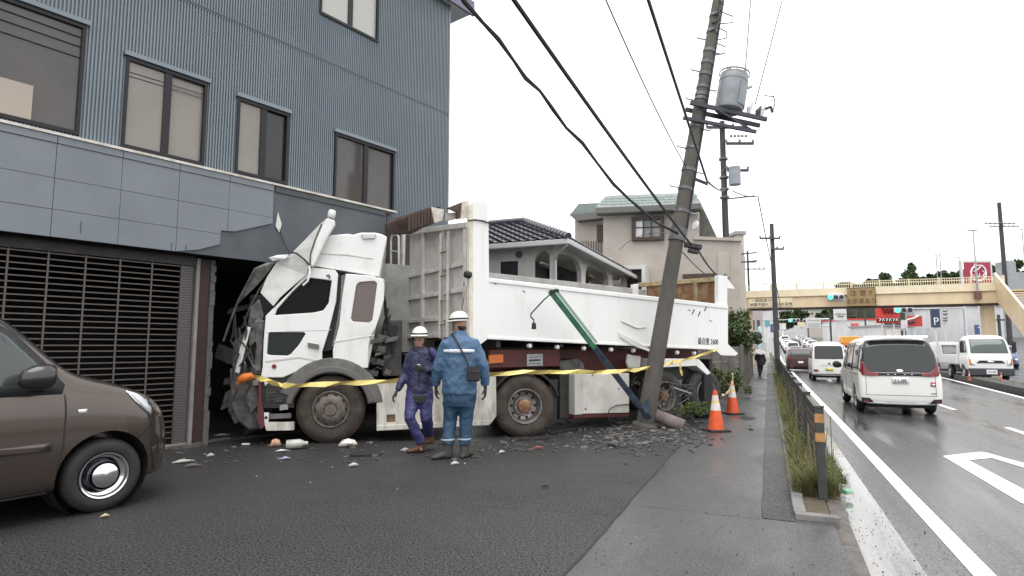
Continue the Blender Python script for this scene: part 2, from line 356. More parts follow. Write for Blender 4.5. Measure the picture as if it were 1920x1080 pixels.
MB().box(UL,VS-.18,9.27,UR+.68,VS-.122,9.62).build('fascia_board', mat('eave_board', (.16,.15,.22), .5), ob)
b = MB(); b.box(UL,VS-.1,9.421,UR+.6,8.9,9.7); b.build('roof', m_trim, ob)
b = MB()      # floor slabs and inner walls behind the glazing
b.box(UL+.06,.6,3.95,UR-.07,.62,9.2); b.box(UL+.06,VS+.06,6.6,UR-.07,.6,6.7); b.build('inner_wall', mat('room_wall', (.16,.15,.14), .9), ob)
def window(w, kind):
    a, c, z0, z1, k = w; f = MB(); v0, v1 = VS-.022, VS+.06; t = .045
    f.box(a-.012,v0,z0-.012,c+.012,v1,z0+t); f.box(a-.012,v0,z1-t,c+.012,v1,z1+.012); f.box(a-.012,v0,z0+t,a+t-.01,v1,z1-t); f.box(c-t+.01,v0,z0+t,c+.012,v1,z1-t)
    wf = f.build('window', m_frame, ob, bevel=.004)
    n = k; W = (c-a)/n
    MB().box(a-.04,v0-.03,z1+.013,c+.04,VS+.01,z1+.075).build('window_hood', m_sid, wf)
    for i in range(n):
        x0, x1 = a+W*i+.012, a+W*(i+1)-.012; vv = VS+.016+(.022 if i else 0)
        pm = kind[i]
        p = MB().add([(x0,vv,z0+.03),(x1,vv,z0+.03),(x1,vv,z1-.03),(x0,vv,z1-.03)], [(0,1,2,3)]).build('pane', pm, wf)
    if n > 1:
        MB().box(a+W-.05,VS-.01,z0+t,a+W+.05,VS+.05,z1-t).build('meeting_stile', m_frame, wf)
    return wf
kinds = [[m_pane2],[m_pane,m_pane],[m_pane,mat('dark_reflection_pane',(.022,.022,.023),.06,spec=.5)],[m_pane2,m_pane2],[mat('bright_curtain_pane',(.45,.45,.42),.1)]*2,[m_pane]*2]  # one pane darkened in colour to stand for the pole's reflection
WF = [window(w, k) for w, k in zip(wn, kinds)]
b = MB()
for z in (5.55,5.42,5.27): b.tube([(-4.3,VS+.004,z+.04),(-1.68,VS+.004,z)], .006, 5)
b.build('pane_line', m_black, WF[0])  # thin dark lines across the pane
MB().box(-3.2,VS+.006,4.27,FB.pv(60,200,VS)[0],VS+.014,4.72).build('cardboard_sheet', mat('tan_board',(.40,.34,.29),.7), WF[0])
for zc in (.13,.19):
    MB().tube([(wn[1][0]+.05,VS+.012,5.45-zc-.02),(wn[1][1]-.05,VS+.012,5.45-zc)], .005, 5).build('pane_line', m_black, WF[1])
# projecting fascia of separate panels, torn away on the right
VF = -.35
cols = [FB.pv(x, 300, VF)[0] for x in (105, 228, 337, 433)]
step = (cols[3]-cols[0])/3
cu = [cols[0]+step*k for k in range(-7, 5)]
rows = [2.82, 3.165, 3.56, 4.0]; TE = FB.pv(516, 380, VF)[0]; ue = FB.pv(722, 420, VF+.03)[0]
brk = [FB.pv(x, y, VF) for x, y in ((372,468),(412,458),(415,432),(440,434),(468,428),(514,418),(516,356))]
for i in range(len(cu)-1):
    for j in range(3):
        a, c, z0, z1 = cu[i]+.003, cu[i+1]-.003, rows[j]+.003, rows[j+1]-.003
        a = max(a, UL)
        if c <= a: continue
        d = random.uniform(-.003,.003)
        if c < brk[0].x or (j == 2 and c < TE): P = [(a,z0),(c,z0),(c,z1),(a,z1)]
        elif a > TE: continue
        else:   # clip against the ragged break line
            def low(u):
                for p, q in zip(brk, brk[1:]):
                    if p.x <= u <= q.x: return p.z+(q.z-p.z)*(u-p.x)/max(1e-6, q.x-p.x)
                return 0 if u < brk[0].x else 9
            uu = sorted({a, min(c, TE)} | {p.x for p in brk if a < p.x < min(c, TE)} | {p.x+.004 for p in brk if a < p.x+.004 < min(c, TE)})
            lo_ = [(u, max(z0, low(u))) for u in uu if low(u) < z1-.01]
            if len(lo_) < 2: continue
            P = lo_+[(lo_[-1][0], z1), (lo_[0][0], z1)]
        MB().prism([[(u, VF+d, z) for u, z in P]], (0, .02, 0)).build('panel', m_fas, ob)
    a, c = max(cu[i]+.004, UL), min(cu[i+1]-.004, TE)
    if c > a: MB().box(a,VF-.012,4.004,c,VF+.02,4.095).build('coping_panel', m_fas, ob)
b = MB(); b.box(UL,VF+.024,2.825,ue,VF+.06,4.09); b.build('fascia_backing', m_fasb, ob)
MB().box(TE,VF+.002,4.0,ue,VF+.022,4.09).build('torn_strip', m_trim, ob)
b = MB(); b.box(UL,VF-.03,4.10,ue+.25,VS+.01,4.135); b.build('flashing', m_flash, ob)
b = MB(); b.box(UL,VF+.061,2.84,ue,.3,2.9); b.box(UL,.02,2.68,-.0,.3,2.838); b.build('soffit', m_dark, ob)
MB().prism([[FB.pv(*p, VF+.015) for p in ((520,398),(527,420),(523,436),(516,425))]], (0,-.02,0)).build('torn_sliver', m_flash, ob)
MB().tube([FB.pv(524,430,VF), FB.pv(534,460,VF-.02), FB.pv(543,474,VF-.1)], .008, 5).build('hanging_cable', m_black, ob)
for x, y0, y1 in ((322,455,470),(349,460,472),(152,415,437)):
    MB().tube([FB.pv(x,y0,VF-.004), FB.pv(x-1,y1,VF-.004)], .005, 5).build('drip_stain', m_trim, ob)
# roller grille
gr_ = MB().box(UL,-.03,0,-.02,.05,.07).build('grille', m_steel, ob)
m_rod = mat('grille_rod', (.105,.10,.096), .45, .5, c2=(.13,.10,.085), ns=6)
r0 = None; nz = 33
for i in range(nz):
    z = .16+2.5*i/(nz-1)
    if r0 is None: r0 = MB().box(UL,-.008,-.008,-.23,.010,.008).build('slat', m_rod, gr_); r0.location.z = z
    else: q = dup(r0, gr_, (0,0,z)); q.rotation_euler.y = random.uniform(-.001,.001)
cx_ = [FB.pv(x, 620, 0)[0] for x in (80,150,216,277,334)]; st_ = (cx_[4]-cx_[0])/4
for i in range(22):
    u = cx_[4]-st_*i
    if u > UL: MB().box(u-.011,-.018,.06,u+.011,-.009,2.72).build('link_bar', m_rod, gr_)
q = MB()
for i in range(66): q.box(-.222,-.012,.075+.04*i,-.03,.02,.11+.04*i)
q.build('edge_slats', mat('edge_slat', (.12,.11,.11), .5, .4), gr_)
MB().box(UL,-.05,2.68,-.02,.1,2.80).build('roller_housing', m_dark, gr_)
MB().box(-.015,-.07,0,.035,.1,2.8).build('jamb', mat('grey_jamb', (.27,.25,.24), .5, c2=(.2,.18,.17), ns=4), ob, bevel=.004)
MB().box(.04,-.02,0,.20,.25,2.8).build('column', mat('maroon_column', (.055,.022,.022), .6, c2=(.03,.02,.02), ns=6), ob)
# broken masonry edge of the hole
b = MB(); z = 0
while z < 2.8:
    h = random.uniform(.02,.3); b.box(.21, -.04+random.uniform(-.008,.008), z, .275+random.uniform(-.012,.02), .2, min(2.8, z+h-.004)); z += h
b.build('broken_pier', mat('broken_mortar', (.15,.145,.14), .9, c2=(.12,.11,.105), ns=14, bump=.8), ob)
b = MB(); b.box(4.3,VS+.02,0,UR-.01,.1,3.95); b.box(3.5,VS+.02,2.9,UR-.01,.1,3.95); b.build('ground_floor_wall', mat('hole_shade_wall', (.035,.034,.034), .8, c2=(.06,.05,.045), ns=3), ob)  # wall coloured near black to stand for the darkness of the open hole
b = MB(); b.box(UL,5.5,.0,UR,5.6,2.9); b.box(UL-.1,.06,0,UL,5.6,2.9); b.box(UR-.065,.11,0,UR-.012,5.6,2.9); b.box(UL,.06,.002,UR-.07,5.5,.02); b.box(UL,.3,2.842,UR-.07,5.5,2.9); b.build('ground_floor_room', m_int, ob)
b = MB(); b.box(-3.2,1.2,.02,-2.2,1.8,1.1); b.box(-1.8,1.5,.02,-.9,2.1,.8); b.box(-5,1.3,.02,-3.9,2,1.7); b.build('stored_boxes', mat('stored_goods', (.14,.07,.06), .8, c2=(.08,.08,.08), ns=2), ob)
MB().box(-4.6,.5,1.55,-3.4,.52,1.72).build('inner_sign', m_conc, ob)
b = MB()
for p in ((365,840),(330,846),(300,846)):
    q = FB.l(G(*p)); b.box(q.x-.2,-.12,0,q.x+.14,-.02,.03+random.random()*.03)
b.build('sill', m_kerb2, ob)
# ================================================================== TRUCK WHEELS
def truck_wheel(parent, c, kind, r=.515, w=.30, side=-1, dirt=None):
    """c: hub point on the outer tyre face in the parent's frame; the axle runs along +v"""
    ax = (0, 1, 0); b = MB()
    k = r/.515
    P = [(.285,.035),(.297,.012),(.33,.0),(.40,-.012),(.455,.0),(.492,.03),(.508,.055),(.515,.06),(.515,.10),(.503,.103),(.503,.115),(.515,.118),(.515,.145),(.503,.148),(.503,.158),(.515,.16),(.515,.195),(.503,.198),(.503,.21),(.515,.213),(.515,.24),(.49,.275),(.45,.295),(.30,.30),(.285,.27)]
    b.lathe([(q*k, h) for q, h in P], c, ax, 44, close=True)
    ty = b.build('tyre', dirt or m_tyre, parent, smooth=40)
    cx, cy, cz = c
    if kind == 'front':
        b = MB(); b.lathe([(.292,.03),(.27,.0),(.255,.01),(.24,.03),(.20,-.02),(.165,-.045),(.155,-.048),(.10,-.045),(.09,-.03),(.085,-.06),(.0,-.065)], c, ax, 40)
        rim = b.build('rim', m_rimd, ty, smooth=30)
        for i in range(10):
            a = 2*pi*i/10; b = MB(); b.lathe([(.0,-.001),(.024,-.001),(.026,.012)], (cx+.222*cos(a), cy-.002, cz+.222*sin(a)), ax, 10); b.build('hand_hole', m_black, rim)
            b = MB(); b.lathe([(.016,.02),(.016,-.022),(.0,-.024)], (cx+.13*cos(a+.3), cy-.05, cz+.13*sin(a+.3)), ax, 6); b.build('wheel_nut', m_rimd, rim)
    else:
        b = MB(); b.lathe([(.295,.03),(.283,-.004),(.272,-.004),(.262,.02),(.25,.05),(.245,.13),(.225,.165),(.17,.175),(.16,.13),(.155,.12),(.10,.12)], c, ax, 40)
        rim = b.build('rim', m_rim, ty, smooth=30)
        b = MB(); b.lathe([(.115,.17),(.112,.03),(.095,.01),(.06,.0),(0,-.002)], c, ax, 20); b.build('hub', m_rust, rim, smooth=30)
        for i in range(10):
            a = 2*pi*i/10; b = MB(); b.lathe([(.0,-.001),(.025,-.001),(.025,.012)], (cx+.205*cos(a), cy+.163, cz+.205*sin(a)), ax, 10); b.build('hand_hole', m_black, rim)
            b = MB(); b.lathe([(.017,.03),(.017,-.03),(.0,-.034)], (cx+.142*cos(a+.3), cy+.125, cz+.142*sin(a+.3)), ax, 6); b.build('wheel_nut', m_rim, rim)
    return ty
m_tyre = mat('muddy_tyre', (.042,.034,.028), .85, c2=(.085,.067,.052), ns=5, bump=.4, bs=30)
m_tyred = mat('grey_tyre', (.028,.028,.028), .8, c2=(.06,.057,.054), ns=5, bump=.3)
m_rimd = mat('dusty_rim', (.20,.175,.155), .7, .2, c2=(.10,.08,.065), ns=9)
m_rim = mat('steel_rim', (.36,.35,.34), .45, .6, c2=(.2,.17,.15), ns=7)
# ================================================================== TRACTOR (cab crushed into the building)
FT = Fr(G(620, 832)[:2], R(12.29))
tr = fthing('truck_tractor', 'white cab-over truck tractor with its front crushed into the building and a raised torn panel', 'truck', FT)
m_wdirt = mat('dirty_white_skirt', (.66,.64,.58), .5, c2=(.26,.22,.18), ns=3.2, lo=.45, hi=.7, stretch=(1.6,1,.45))
m_grey = mat('grey_plastic_fender', (.17,.165,.155), .6, c2=(.105,.1,.092), ns=6)
m_shade = mat('shaded_white', (.62,.615,.59), .4, c2=(.5,.49,.46), ns=3)  # duller copy of the white paint, shade put into its colour
m_crush = mat('crumpled_grey', (.06,.06,.06), .5, .4, c2=(.16,.15,.14), ns=8)
CW = 2.3                                        # cab width
door = plate('door', FT, [(530,708),(489,708),(492,690),(494,640),(498,592),(512,578),(548,542),(574,512),(582,501),(628,506),(634,514),(630,565),(616,622),(604,660),(604,690),(575,691),(555,697),(542,703)], .0, .06, m_white, tr,
             holes=[[(515,591),(519,580),(548,547),(573,524),(583,521),(622,526),(616,568),(606,582),(588,586)], [(500,664),(503,625),(507,623),(569,623),(573,626),(560,647),(545,664),(538,667),(506,666)]], bevel=.012)
plate('window', FT, [(508,597),(517,580),(548,540),(575,517),(628,522),(618,570),(606,588)], .05, .008, m_glass, door)
plate('lower_window', FT, [(495,670),(498,618),(580,616),(562,650),(540,672)], .05, .008, m_glassg, door)
MB().lathe([(.0,-.02),(.03,-.02),(.035,.0)], FT.pv(514,687,-.0), (0,1,0), 12).build('side_marker', m_red, door)
plate('door_handle', FT, [(577,642),(598,646),(598,655),(577,651)], -.03, .03, m_grey, door)
plate('latch_hook', FT, [(611,515),(618,514),(620,521),(616,524),(616,519),(612,519)], -.01, .02, m_grey, door)
side = plate('side_panel', FT, [(648,513),(700,517),(716,524),(721,534),(720,562),(713,590),(704,616),(694,632),(691,650),(690,690),(624,690),(624,655),(636,610),(641,560)], .0, .07, m_white, tr, holes=[[(674,529),(702,527),(707,532),(698,600),(692,605),(662,603),(658,598),(668,535)]], bevel=.014)
plate('vent_mesh', FT, [(670,525),(706,524),(709,530),(700,606),(660,608),(655,598)], .035, .01, mat('vent_mesh', (.20,.165,.15), .6, .3), side)
b = MB()
for i in range(24):
    y = 529+i*3.2; x0 = 674-(y-529)*.2; x1 = 705-(y-529)*.12; b.bar(FT.pv(x0,y,.025), FT.pv(x1,y,.025), .006, .007)
for i in range(11):
    k = i/10; b.bar(FT.pv(674+30*k,530,.022), FT.pv(660+35*k,603,.022), .006, .006)
b.build('vent_bars', mat('vent_bars', (.30,.26,.24), .5, .5), side)
plate('door_gap', FT, [(634,516),(648,514),(641,560),(634,615),(622,656),(606,660),(616,622),(629,566)], .06, .04, m_black, tr)
plate('hinge_strip', FT, [(640,517),(649,515),(644,565),(636,615),(628,650),(622,650),(632,600),(638,560)], .02, .02, m_grey, tr)
roof = plate('roof_fairing', FT, [(587,499),(600,470),(612,448),(621,441),(652,438),(662,440),(676,436),(704,436),(716,439),(726,444),(722,465),(712,519)], .06, CW-.2, m_white, tr, bevel=.05, smooth=40)
plate('roof_vent', FT, [(676,438),(706,438),(703,447),(680,448)], .02, .3, m_shade, roof, bevel=.02)
plate('roof_crease', FT, [(600,474),(650,476),(700,484),(700,486),(650,479),(600,477)], .052, .01, m_shade, roof)
plate('back_wall', FT, [(712,520),(722,524),(700,640),(690,690),(640,690),(640,520)], .075, CW-.15, m_shade, tr, bevel=.02)
plate('cab_floor', FT, [(470,690),(690,690),(690,702),(470,702)], .05, CW-.1, m_dark, tr)
plate('far_side_panel', FT, [(560,690),(565,520),(640,510),(690,520),(690,690)], CW-.06, .05, m_shade, tr)
# inside of the cab: seats and dashboard seen only as dark shapes
b = MB(); b.box(-.35,.3,1.2,.1,.85,1.75); b.box(-.05,.3,1.7,.12,.85,2.4); b.box(-.9,.1,1.2,-.55,CW-.2,1.9); b.build('seat', m_int, tr, bevel=.05)
# torn and folded front sheets
plate('torn_panel', FT, [(512,574,-.03),(488,549,.15),(500,520,.2),(517,494,.2),(546,476,.12),(557,474,.05),(580,497,-.08),(574,515,-.05),(545,540,-.02),(525,558,-.03)], 0, .03, m_shade, tr, bevel=.008)
plate('raised_panel', FT, [(580,498,-.08),(549,472,.1),(575,446,.08),(603,417,.02),(617,406,-.08),(618,412,-.1),(598,455,-.1)], 0, .03, m_shade, tr, bevel=.008)
plate('raised_pillar', FT, [(582,499),(580,480),(590,456),(604,424),(612,408),(628,413),(628,421),(613,447),(598,478),(588,500)], -.1, .09, m_white, tr, bevel=.02)
MB().lathe([(0,-.06),(.05,-.06),(.06,-.03),(.06,.03),(.045,.06),(0,.062)], FT.pv(622,401,-.06), (.2,0,1), 14).build('corner_lamp', m_whitep, tr, smooth=40)
MB().tube([FT.pv(580,498,-.1), FT.pv(581,512,-.12), FT.pv(577,527,-.14), FT.pv(568,535,-.13)], .016, 6).build('bent_pillar_trim', m_white, tr, smooth=40)
MB().tube([FT.pv(546,473,-.0), FT.pv(556,475,-.03), FT.pv(570,486,-.08), FT.pv(580,497,-.11)], .014, 6).build('window_seal', m_black, tr)
MB().tube([FT.pv(603,420,-.05), FT.pv(590,452,-.11), FT.pv(582,476,-.115), FT.pv(581,496,-.115)], .01, 6).build('panel_seam', m_dark, tr)
plate('visor', FT, [(476,503,.3),(500,492,.35),(516,493,.35),(492,525,.35),(448,568,.3),(443,566,.3)], 0, .03, m_crush, tr)
plate('torn_flap', FT, [(503,483,.1),(520,478,.1),(541,477,.05),(536,485,.05),(520,488,.1),(511,489,.1)], 0, .03, m_white, tr)
b = MB(); b.tube([FT.pv(478,505,.28), FT.pv(446,566,.28), FT.pv(430,608,.3), FT.pv(419,640,.3)], .018, 6); b.build('windscreen_strut', m_crush, tr)
b = MB(); b.tube([FT.pv(516,500,.3), FT.pv(485,546,.25), FT.pv(468,580,.2), FT.pv(455,615,.2)], .02, 6); b.build('windscreen_frame', m_dark, tr)
plate('grille_strip', FT, [(462,612,.1),(470,614,.08),(457,665,.05),(448,701,.05),(440,697,.08),(449,655,.08)], 0, .03, m_shade, tr)
plate('front_pillar', FT, [(477,600),(496,600),(493,640),(489,696),(474,700),(480,650)], .04, .12, m_crush, tr, bevel=.02)
rnd = random.Random(3)
plate('bent_sheet', FT, [(470,575,.12),(486,560,.1),(494,590,.06),(480,640,.04),(468,650,.08),(464,610,.12)], 0, .02, m_crush, tr)
plate('bent_sheet', FT, [(438,640,.3),(452,628,.25),(456,660,.2),(446,700,.22),(436,690,.3)], 0, .02, m_crush, tr)
plate('bent_sheet', FT, [(424,735,.3),(446,722,.2),(462,745,.12),(458,785,.1),(440,795,.18),(428,770,.28)], 0, .025, m_crush, tr)
plate('bent_sheet', FT, [(462,722,.06),(482,728,.02),(484,760,.0),(470,775,.02),(462,750,.05)], 0, .02, m_crush, tr)
plate('radiator_core', FT, [(474,640,.2),(492,640,.12),(490,700,.1),(472,702,.2)], 0, .05, mat('radiator', (.16,.155,.15), .5, .5, c2=(.07,.07,.07), ns=60), tr)
for k_ in range(3): plate('door_seam', FT, [(497+k_*.6,600+k_*22,-.004),(630-k_*9,596+k_*22,-.004),(630-k_*9,597+k_*22,-.004),(497+k_*.6,601.2+k_*22,-.004)], 0, .004, m_shade, door) if k_ == 1 else None
plate('panel_crease', FT, [(626,640),(700,628),(700,630),(626,643)], -.006, .01, m_shade, side); plate('panel_crease', FT, [(498,676),(560,668),(604,676),(604,679),(560,672),(498,680)], -.006, .01, m_shade, door)
for i in range(24):                                # crushed front end: separate crumpled pieces
    x, y = rnd.uniform(424,492), rnd.uniform(575,790); v = rnd.uniform(.05,1.6)
    if x < 440 and y < 640: continue
    c = FT.pv(x, y, v); a = rnd.uniform(0, pi); L = rnd.uniform(.05,.22); h = rnd.uniform(.04,.16)
    b = MB(); tilt = rnd.uniform(-.5,.5)
    b.ob(c, (cos(a)*L, sin(a)*L*.6, tilt*L), (-sin(a)*.02, cos(a)*.02+.01, .01), (.2*h, .1*h, h))
    q = b.build('crumpled_piece', rnd.choice([m_crush, m_dark, m_dark, m_crush, m_black]), tr, bevel=.01)
for i in range(9):
    x0, y0 = rnd.uniform(432,480), rnd.uniform(590,700); pts = [FT.pv(x0+rnd.uniform(-12,12)*k*.4, y0+k*22+rnd.uniform(-4,4), .05+rnd.uniform(-.02,.06)) for k in range(5)]
    MB().tube(pts, rnd.uniform(.007,.016), 6).build('hose', rnd.choice([m_black, m_dark, m_crush]), tr, smooth=40)
b = MB(); b.box(-1.35,.5,.9,-.95,CW-.2,2.3); b.box(-1.25,.3,.35,-.9,CW-.2,.9); b.build('crushed_front', m_black, tr, bevel=.05)
plate('headlamp', FT, [(472,708),(484,706),(486,722),(474,724)], .0, .06, m_chrome, tr)
plate('bracket', FT, [(494,710),(500,706),(503,718),(497,724)], .0, .04, m_whitep, tr)
plate('bumper_end', FT, [(430,690),(470,700),(484,730),(486,806),(466,806),(445,790),(432,760)], .12, .1, m_crush, tr, bevel=.03)
plate('bumper', FT, [(494,792),(551,792),(551,807),(499,808)], -.02, .12, m_wdirt, tr, bevel=.01)
b = MB(); p0, p1 = FT.pv(488,770,0), FT.pv(551,740,0); b.box(p0.x,.04,.55,p1.x,.4,1.05); b.build('step_well', m_dark, tr)
plate('step_plate', FT, [(498,720),(545,716),(545,752),(498,756)], .02, .03, m_crush, tr)
for i in range(5): MB().bar(FT.pv(499,727+i*6,.01), FT.pv(542,723+i*6,.01), .02, .012).build('step_tread', m_dark, tr)
plate('step_side', FT, [(494,774),(504,774),(503,793),(494,793)], -.02, .05, m_whitep, tr)
MB().lathe([(.0,-.004),(.022,-.004),(.022,.01)], FT.pv(499,783,-.022), (0,1,0), 10).build('tow_hole', m_black, tr)
plate('lower_step', FT, [(503,777),(545,775),(545,784),(503,786)], .0, .1, m_grey, tr)
plate('step_bracket', FT, [(524,760),(540,758),(540,768),(524,770)], -.01, .05, m_steel, tr)
plate('red_strap', FT, [(484,712),(490,712),(490,750),(495,775),(496,800),(488,806),(481,785),(484,750)], -.03, .02, mat('maroon_strap', (.12,.03,.035), .6), tr)
# front wheel arch
wc = FT.pv(620, 768, .04)
def arch(parent, c, r0, r1, a0, a1, d0, d1, m, name='fender', n=18):
    b = MB(); lo_, hi_ = [], []
    vs = []; fs = []
    for i in range(n+1):
        a = a0+(a1-a0)*i/n
        for rr, d in ((r0,d0),(r1,d0),(r1,d1),(r0,d1)): vs.append((c[0]+rr*cos(a), c[1]+d, c[2]+rr*sin(a)))
    for i in range(n):
        for k in range(4): fs.append((4*i+k, 4*i+(k+1)%4, 4*i+4+(k+1)%4, 4*i+4+k))
    fs += [(0,1,2,3), (4*n+3,4*n+2,4*n+1,4*n)]
    return b.add(vs, fs).build(name, m, parent, smooth=40, bevel=.01)
arch(tr, wc, .56, .79, R(8), R(160), -.05, .5, m_grey)
arch(tr, wc, .575, .66, R(10), R(170), -.075, -.055, mat('fender_band', (.13,.125,.12), .6), 'fender_lip')
truck_wheel(tr, wc, 'front'); truck_wheel(tr, (wc.x, wc.y+2.0, wc.z), 'front')
dw = FT.pv(985, 762, .02); truck_wheel(tr, dw, 'rear'); truck_wheel(tr, (dw.x, dw.y+.33, dw.z), 'rear', dirt=m_tyred); truck_wheel(tr, (dw.x, dw.y+1.9, dw.z), 'rear')
arch(tr, dw, .56, .60, R(15), R(150), -.02, .6, m_black, 'mudguard')
plate('mudflap', FT, [(1030,712),(1046,712),(1044,790),(1032,790)], .05, .02, m_black, tr)
sk_ = plate('side_skirt', FT, [(706,718),(806,712),(930,706),(931,780),(920,795),(706,806)], .0, .55, m_wdirt, tr, holes=[[(725,778),(741,777),(741,792),(725,793)]], bevel=.012)
plate('step_recess', FT, [(722,775),(744,774),(744,795),(722,796)], .05, .3, m_rust, sk_)
plate('skirt_edge', FT, [(706,798),(920,788),(918,797),(706,808)], -.012, .05, m_wdirt, sk_)
b = MB(); b.box(-.9,.75,.55,3.7,.85,.85); b.box(-.9,1.55,.55,3.7,1.65,.85); b.build('chassis_rail', m_dark, tr)
b = MB(); b.box(.75,.25,1.0,1.05,CW-.3,1.9); b.box(1.1,.4,.95,1.6,CW-.3,1.35); b.build('air_intake', m_dark, tr, bevel=.02)
b = MB()
for i in range(6): b.tube([FT.pv(712+i*4,530+i*12,.3), FT.pv(722,560+i*15,.25), FT.pv(728+i*3,610,.2), FT.pv(735,650+i*4,.2)], .015, 6)
b.build('coiled_air_hose', m_black, tr, smooth=40)
b = MB()
for i in range(22): b.ob(FT.pv(rnd.uniform(692,740), rnd.uniform(625,700), rnd.uniform(.05,.5)), (rnd.uniform(.03,.12),0,rnd.uniform(-.03,.03)), (0,.03,.01), (.01,0,rnd.uniform(.01,.05)))
b.build('torn_metal', m_crush, tr, bevel=.005)
b = MB(); b.box(1.0,.5,.86,1.9,1.9,.98); b.build('deck_plate', m_dark, tr)
tag(plate('yellow_orange_sleeve', FT, [(446,708,-.05),(458,698,-.08),(472,698,-.1),(476,708,-.12),(466,720,-.12),(455,728,-.08),(449,720,-.05)], 0, .06, mat('orange_cloth', (.75,.20,.03), .7, c2=(.45,.10,.02), ns=12), None), '', '') if 0 else None
# ================================================================== DUMP TRAILER
FD = Fr(at(886, 640, 9.4)[:2], R(33.78))
dt = fthing('dump_trailer', 'white dump semi-trailer with rust-stained tailgate standing behind the leaning utility pole', 'trailer', FD)
m_trw = mat('white_trailer_side', (.83,.83,.815), .36, c2=(.58,.56,.51), ns=2.2, amt=.6, lo=.52, hi=.85, coat=.15, stretch=(1.6,1,.35), bump=.04, bs=4)
m_head = mat('shaded_headboard', (.56,.55,.52), .5, c2=(.42,.40,.36), ns=2.5, lo=.45, hi=.7)  # greyer than the side wall; shade on this face put into the colour
m_headr = mat('off_white_rib', (.64,.63,.60), .5, c2=(.5,.47,.43), ns=4)
TW = 2.42
plate('side_wall', FD, [(887,414),(916,414),(917,521),(1060,537),(1200,553),(1365,572),(1365,645),(1384,663),(1379,667),(1352,666),(1340,655),(1190,648),(915,635),(899,647),(887,650)], 0., .07, m_trw, dt, bevel=.012)
plate('top_extension', FD, [(886,378),(915,380),(915,413),(886,413)], .01, .06, m_trw, dt, bevel=.008)
MB().tube([FD.pv(878,414,-.01), FD.pv(890,412,-.02), FD.pv(904,414,-.02), FD.pv(916,418,-.02)], .012, 6).build('rope', m_black, dt)
plate('corner_post', FD, [(880,384),(887,382),(887,650),(880,640)], .005, .09, mat('post_cream', (.72,.68,.58), .5, c2=(.40,.30,.22), ns=7, lo=.5, hi=.75), dt)
plate('top_rail', FD, [(918,522),(1060,538),(1200,554),(1365,572),(1365,579),(1200,561),(1060,545),(918,529)], -.02, .02, m_trw, dt)
plate('bottom_rail', FD, [(915,631),(1190,645),(1340,652),(1340,656),(1190,649),(915,636)], -.015, .1, m_trw, dt)
L_ = FD.pv(1365,600,0).x
plate('far_side_wall', FD, [(700,492),(918,511),(1190,541),(1212,544),(1212,660),(700,660)], TW-.06, .06, mat('grey_inner_wall', (.45,.45,.44), .6, c2=(.33,.32,.30), ns=3), dt)
b = MB(); b.box(.06,.075,1.60,L_-.1,TW-.07,1.66); b.build('bed_floor', m_rust, dt)
b = MB(); b.box(.08,.3,1.661,L_-.9,TW-.3,1.95); b.build('load', mat('gravel_load', (.13,.12,.11), .95, c2=(.07,.065,.06), ns=9, bump=1), dt, bevel=.2)
# headboard (front face, plane u = 0)
zb_, zt0, zt1 = 1.62, FD.pu(880,420,0).z, FD.pu(765,436,0).z
def hb(u0, u1, v0, v1, z0, z1, m, name, bev=.006): return MB().box(u0, v0, z0, u1, v1, z1).build(name, m, dt, bevel=bev)
hbv = lambda x: FD.pu(x, 540, 0).y
b = MB(); b.add([(.0,.09,1.62),(.0,TW,1.62),(.0,TW,zt1),(.0,.09,zt0),(.05,.09,1.62),(.05,TW,1.62),(.05,TW,zt1),(.05,.09,zt0)], [(0,1,2,3),(7,6,5,4),(0,4,5,1),(1,5,6,2),(2,6,7,3),(3,7,4,0)])
b.build('headboard', m_head, dt)
for x in (757, 796, 833, 876):
    v = hbv(x); b = MB(); z1 = zt0+(zt1-zt0)*(v-.09)/(TW-.09); b.box(-.06, v-.05, 1.60, -.001, v+.05, z1); b.build('rib', m_headr, dt, bevel=.008)
for z in (FD.pu(800,511,0).z, FD.pu(800,555,0).z, FD.pu(800,600,0).z, 1.66):
    b = MB(); vs_ = sorted(hbv(x) for x in (757, 796, 833, 876))
    for v0, v1 in zip(vs_, vs_[1:]): b.box(-.05, v0+.052, z-.035, -.001, v1-.052, z+.035)
    b.build('cross_rib', m_headr, dt, bevel=.006)
b = MB(); b.add([(-.08,.09,zt0-.07),(-.08,TW+.02,zt1-.07),(-.08,TW+.02,zt1+.02),(-.08,.09,zt0+.02),(.06,.09,zt0-.07),(.06,TW+.02,zt1-.07),(.06,TW+.02,zt1+.02),(.06,.09,zt0+.02)], [(0,1,2,3),(7,6,5,4),(0,4,5,1),(1,5,6,2),(2,6,7,3),(3,7,4,0)]); b.build('headboard_rail', m_headr, dt, bevel=.01)
lad = MB(); va, vb = hbv(836), hbv(850)
for v in (va, vb): lad.box(-.13, v-.022, 1.62, -.09, v+.022, zt0-.05)
lado = lad.build('ladder', m_headr, dt, bevel=.006)
for y in (470, 515, 562, 608): z = FD.pu(843,y,-.1).z; MB().tube([(-.11,va,z),(-.11,vb,z)], .014, 6).build('rung', m_rust, lado)
p = [FD.pu(*q, -.18) for q in ((733,450),(735,441),(744,439),(748,445),(748,630),(744,638),(737,638),(733,630),(733,450))]
MB().tube(p, .022, 6).build('hose_rack', m_headr, dt, smooth=40)
for y in (470,520,560,600): MB().tube([FD.pu(733,y,-.18), FD.pu(748,y+2,-.18), (0,FD.pu(752,y,0).y,FD.pu(752,y,0).z)], .015, 6).build('rack_strut', m_headr, dt)
MB().lathe([(0,-.06),(.05,-.05),(.06,0),(.05,.05),(0,.06)], FD.pu(877,515,-.1), (1,0,0), 12).build('lock_knob', m_black, dt, smooth=40)
plate('junction_box', FD, [(866,528),(877,526),(877,538),(866,539)], -.06, .06, m_whitep, dt, axis='u')
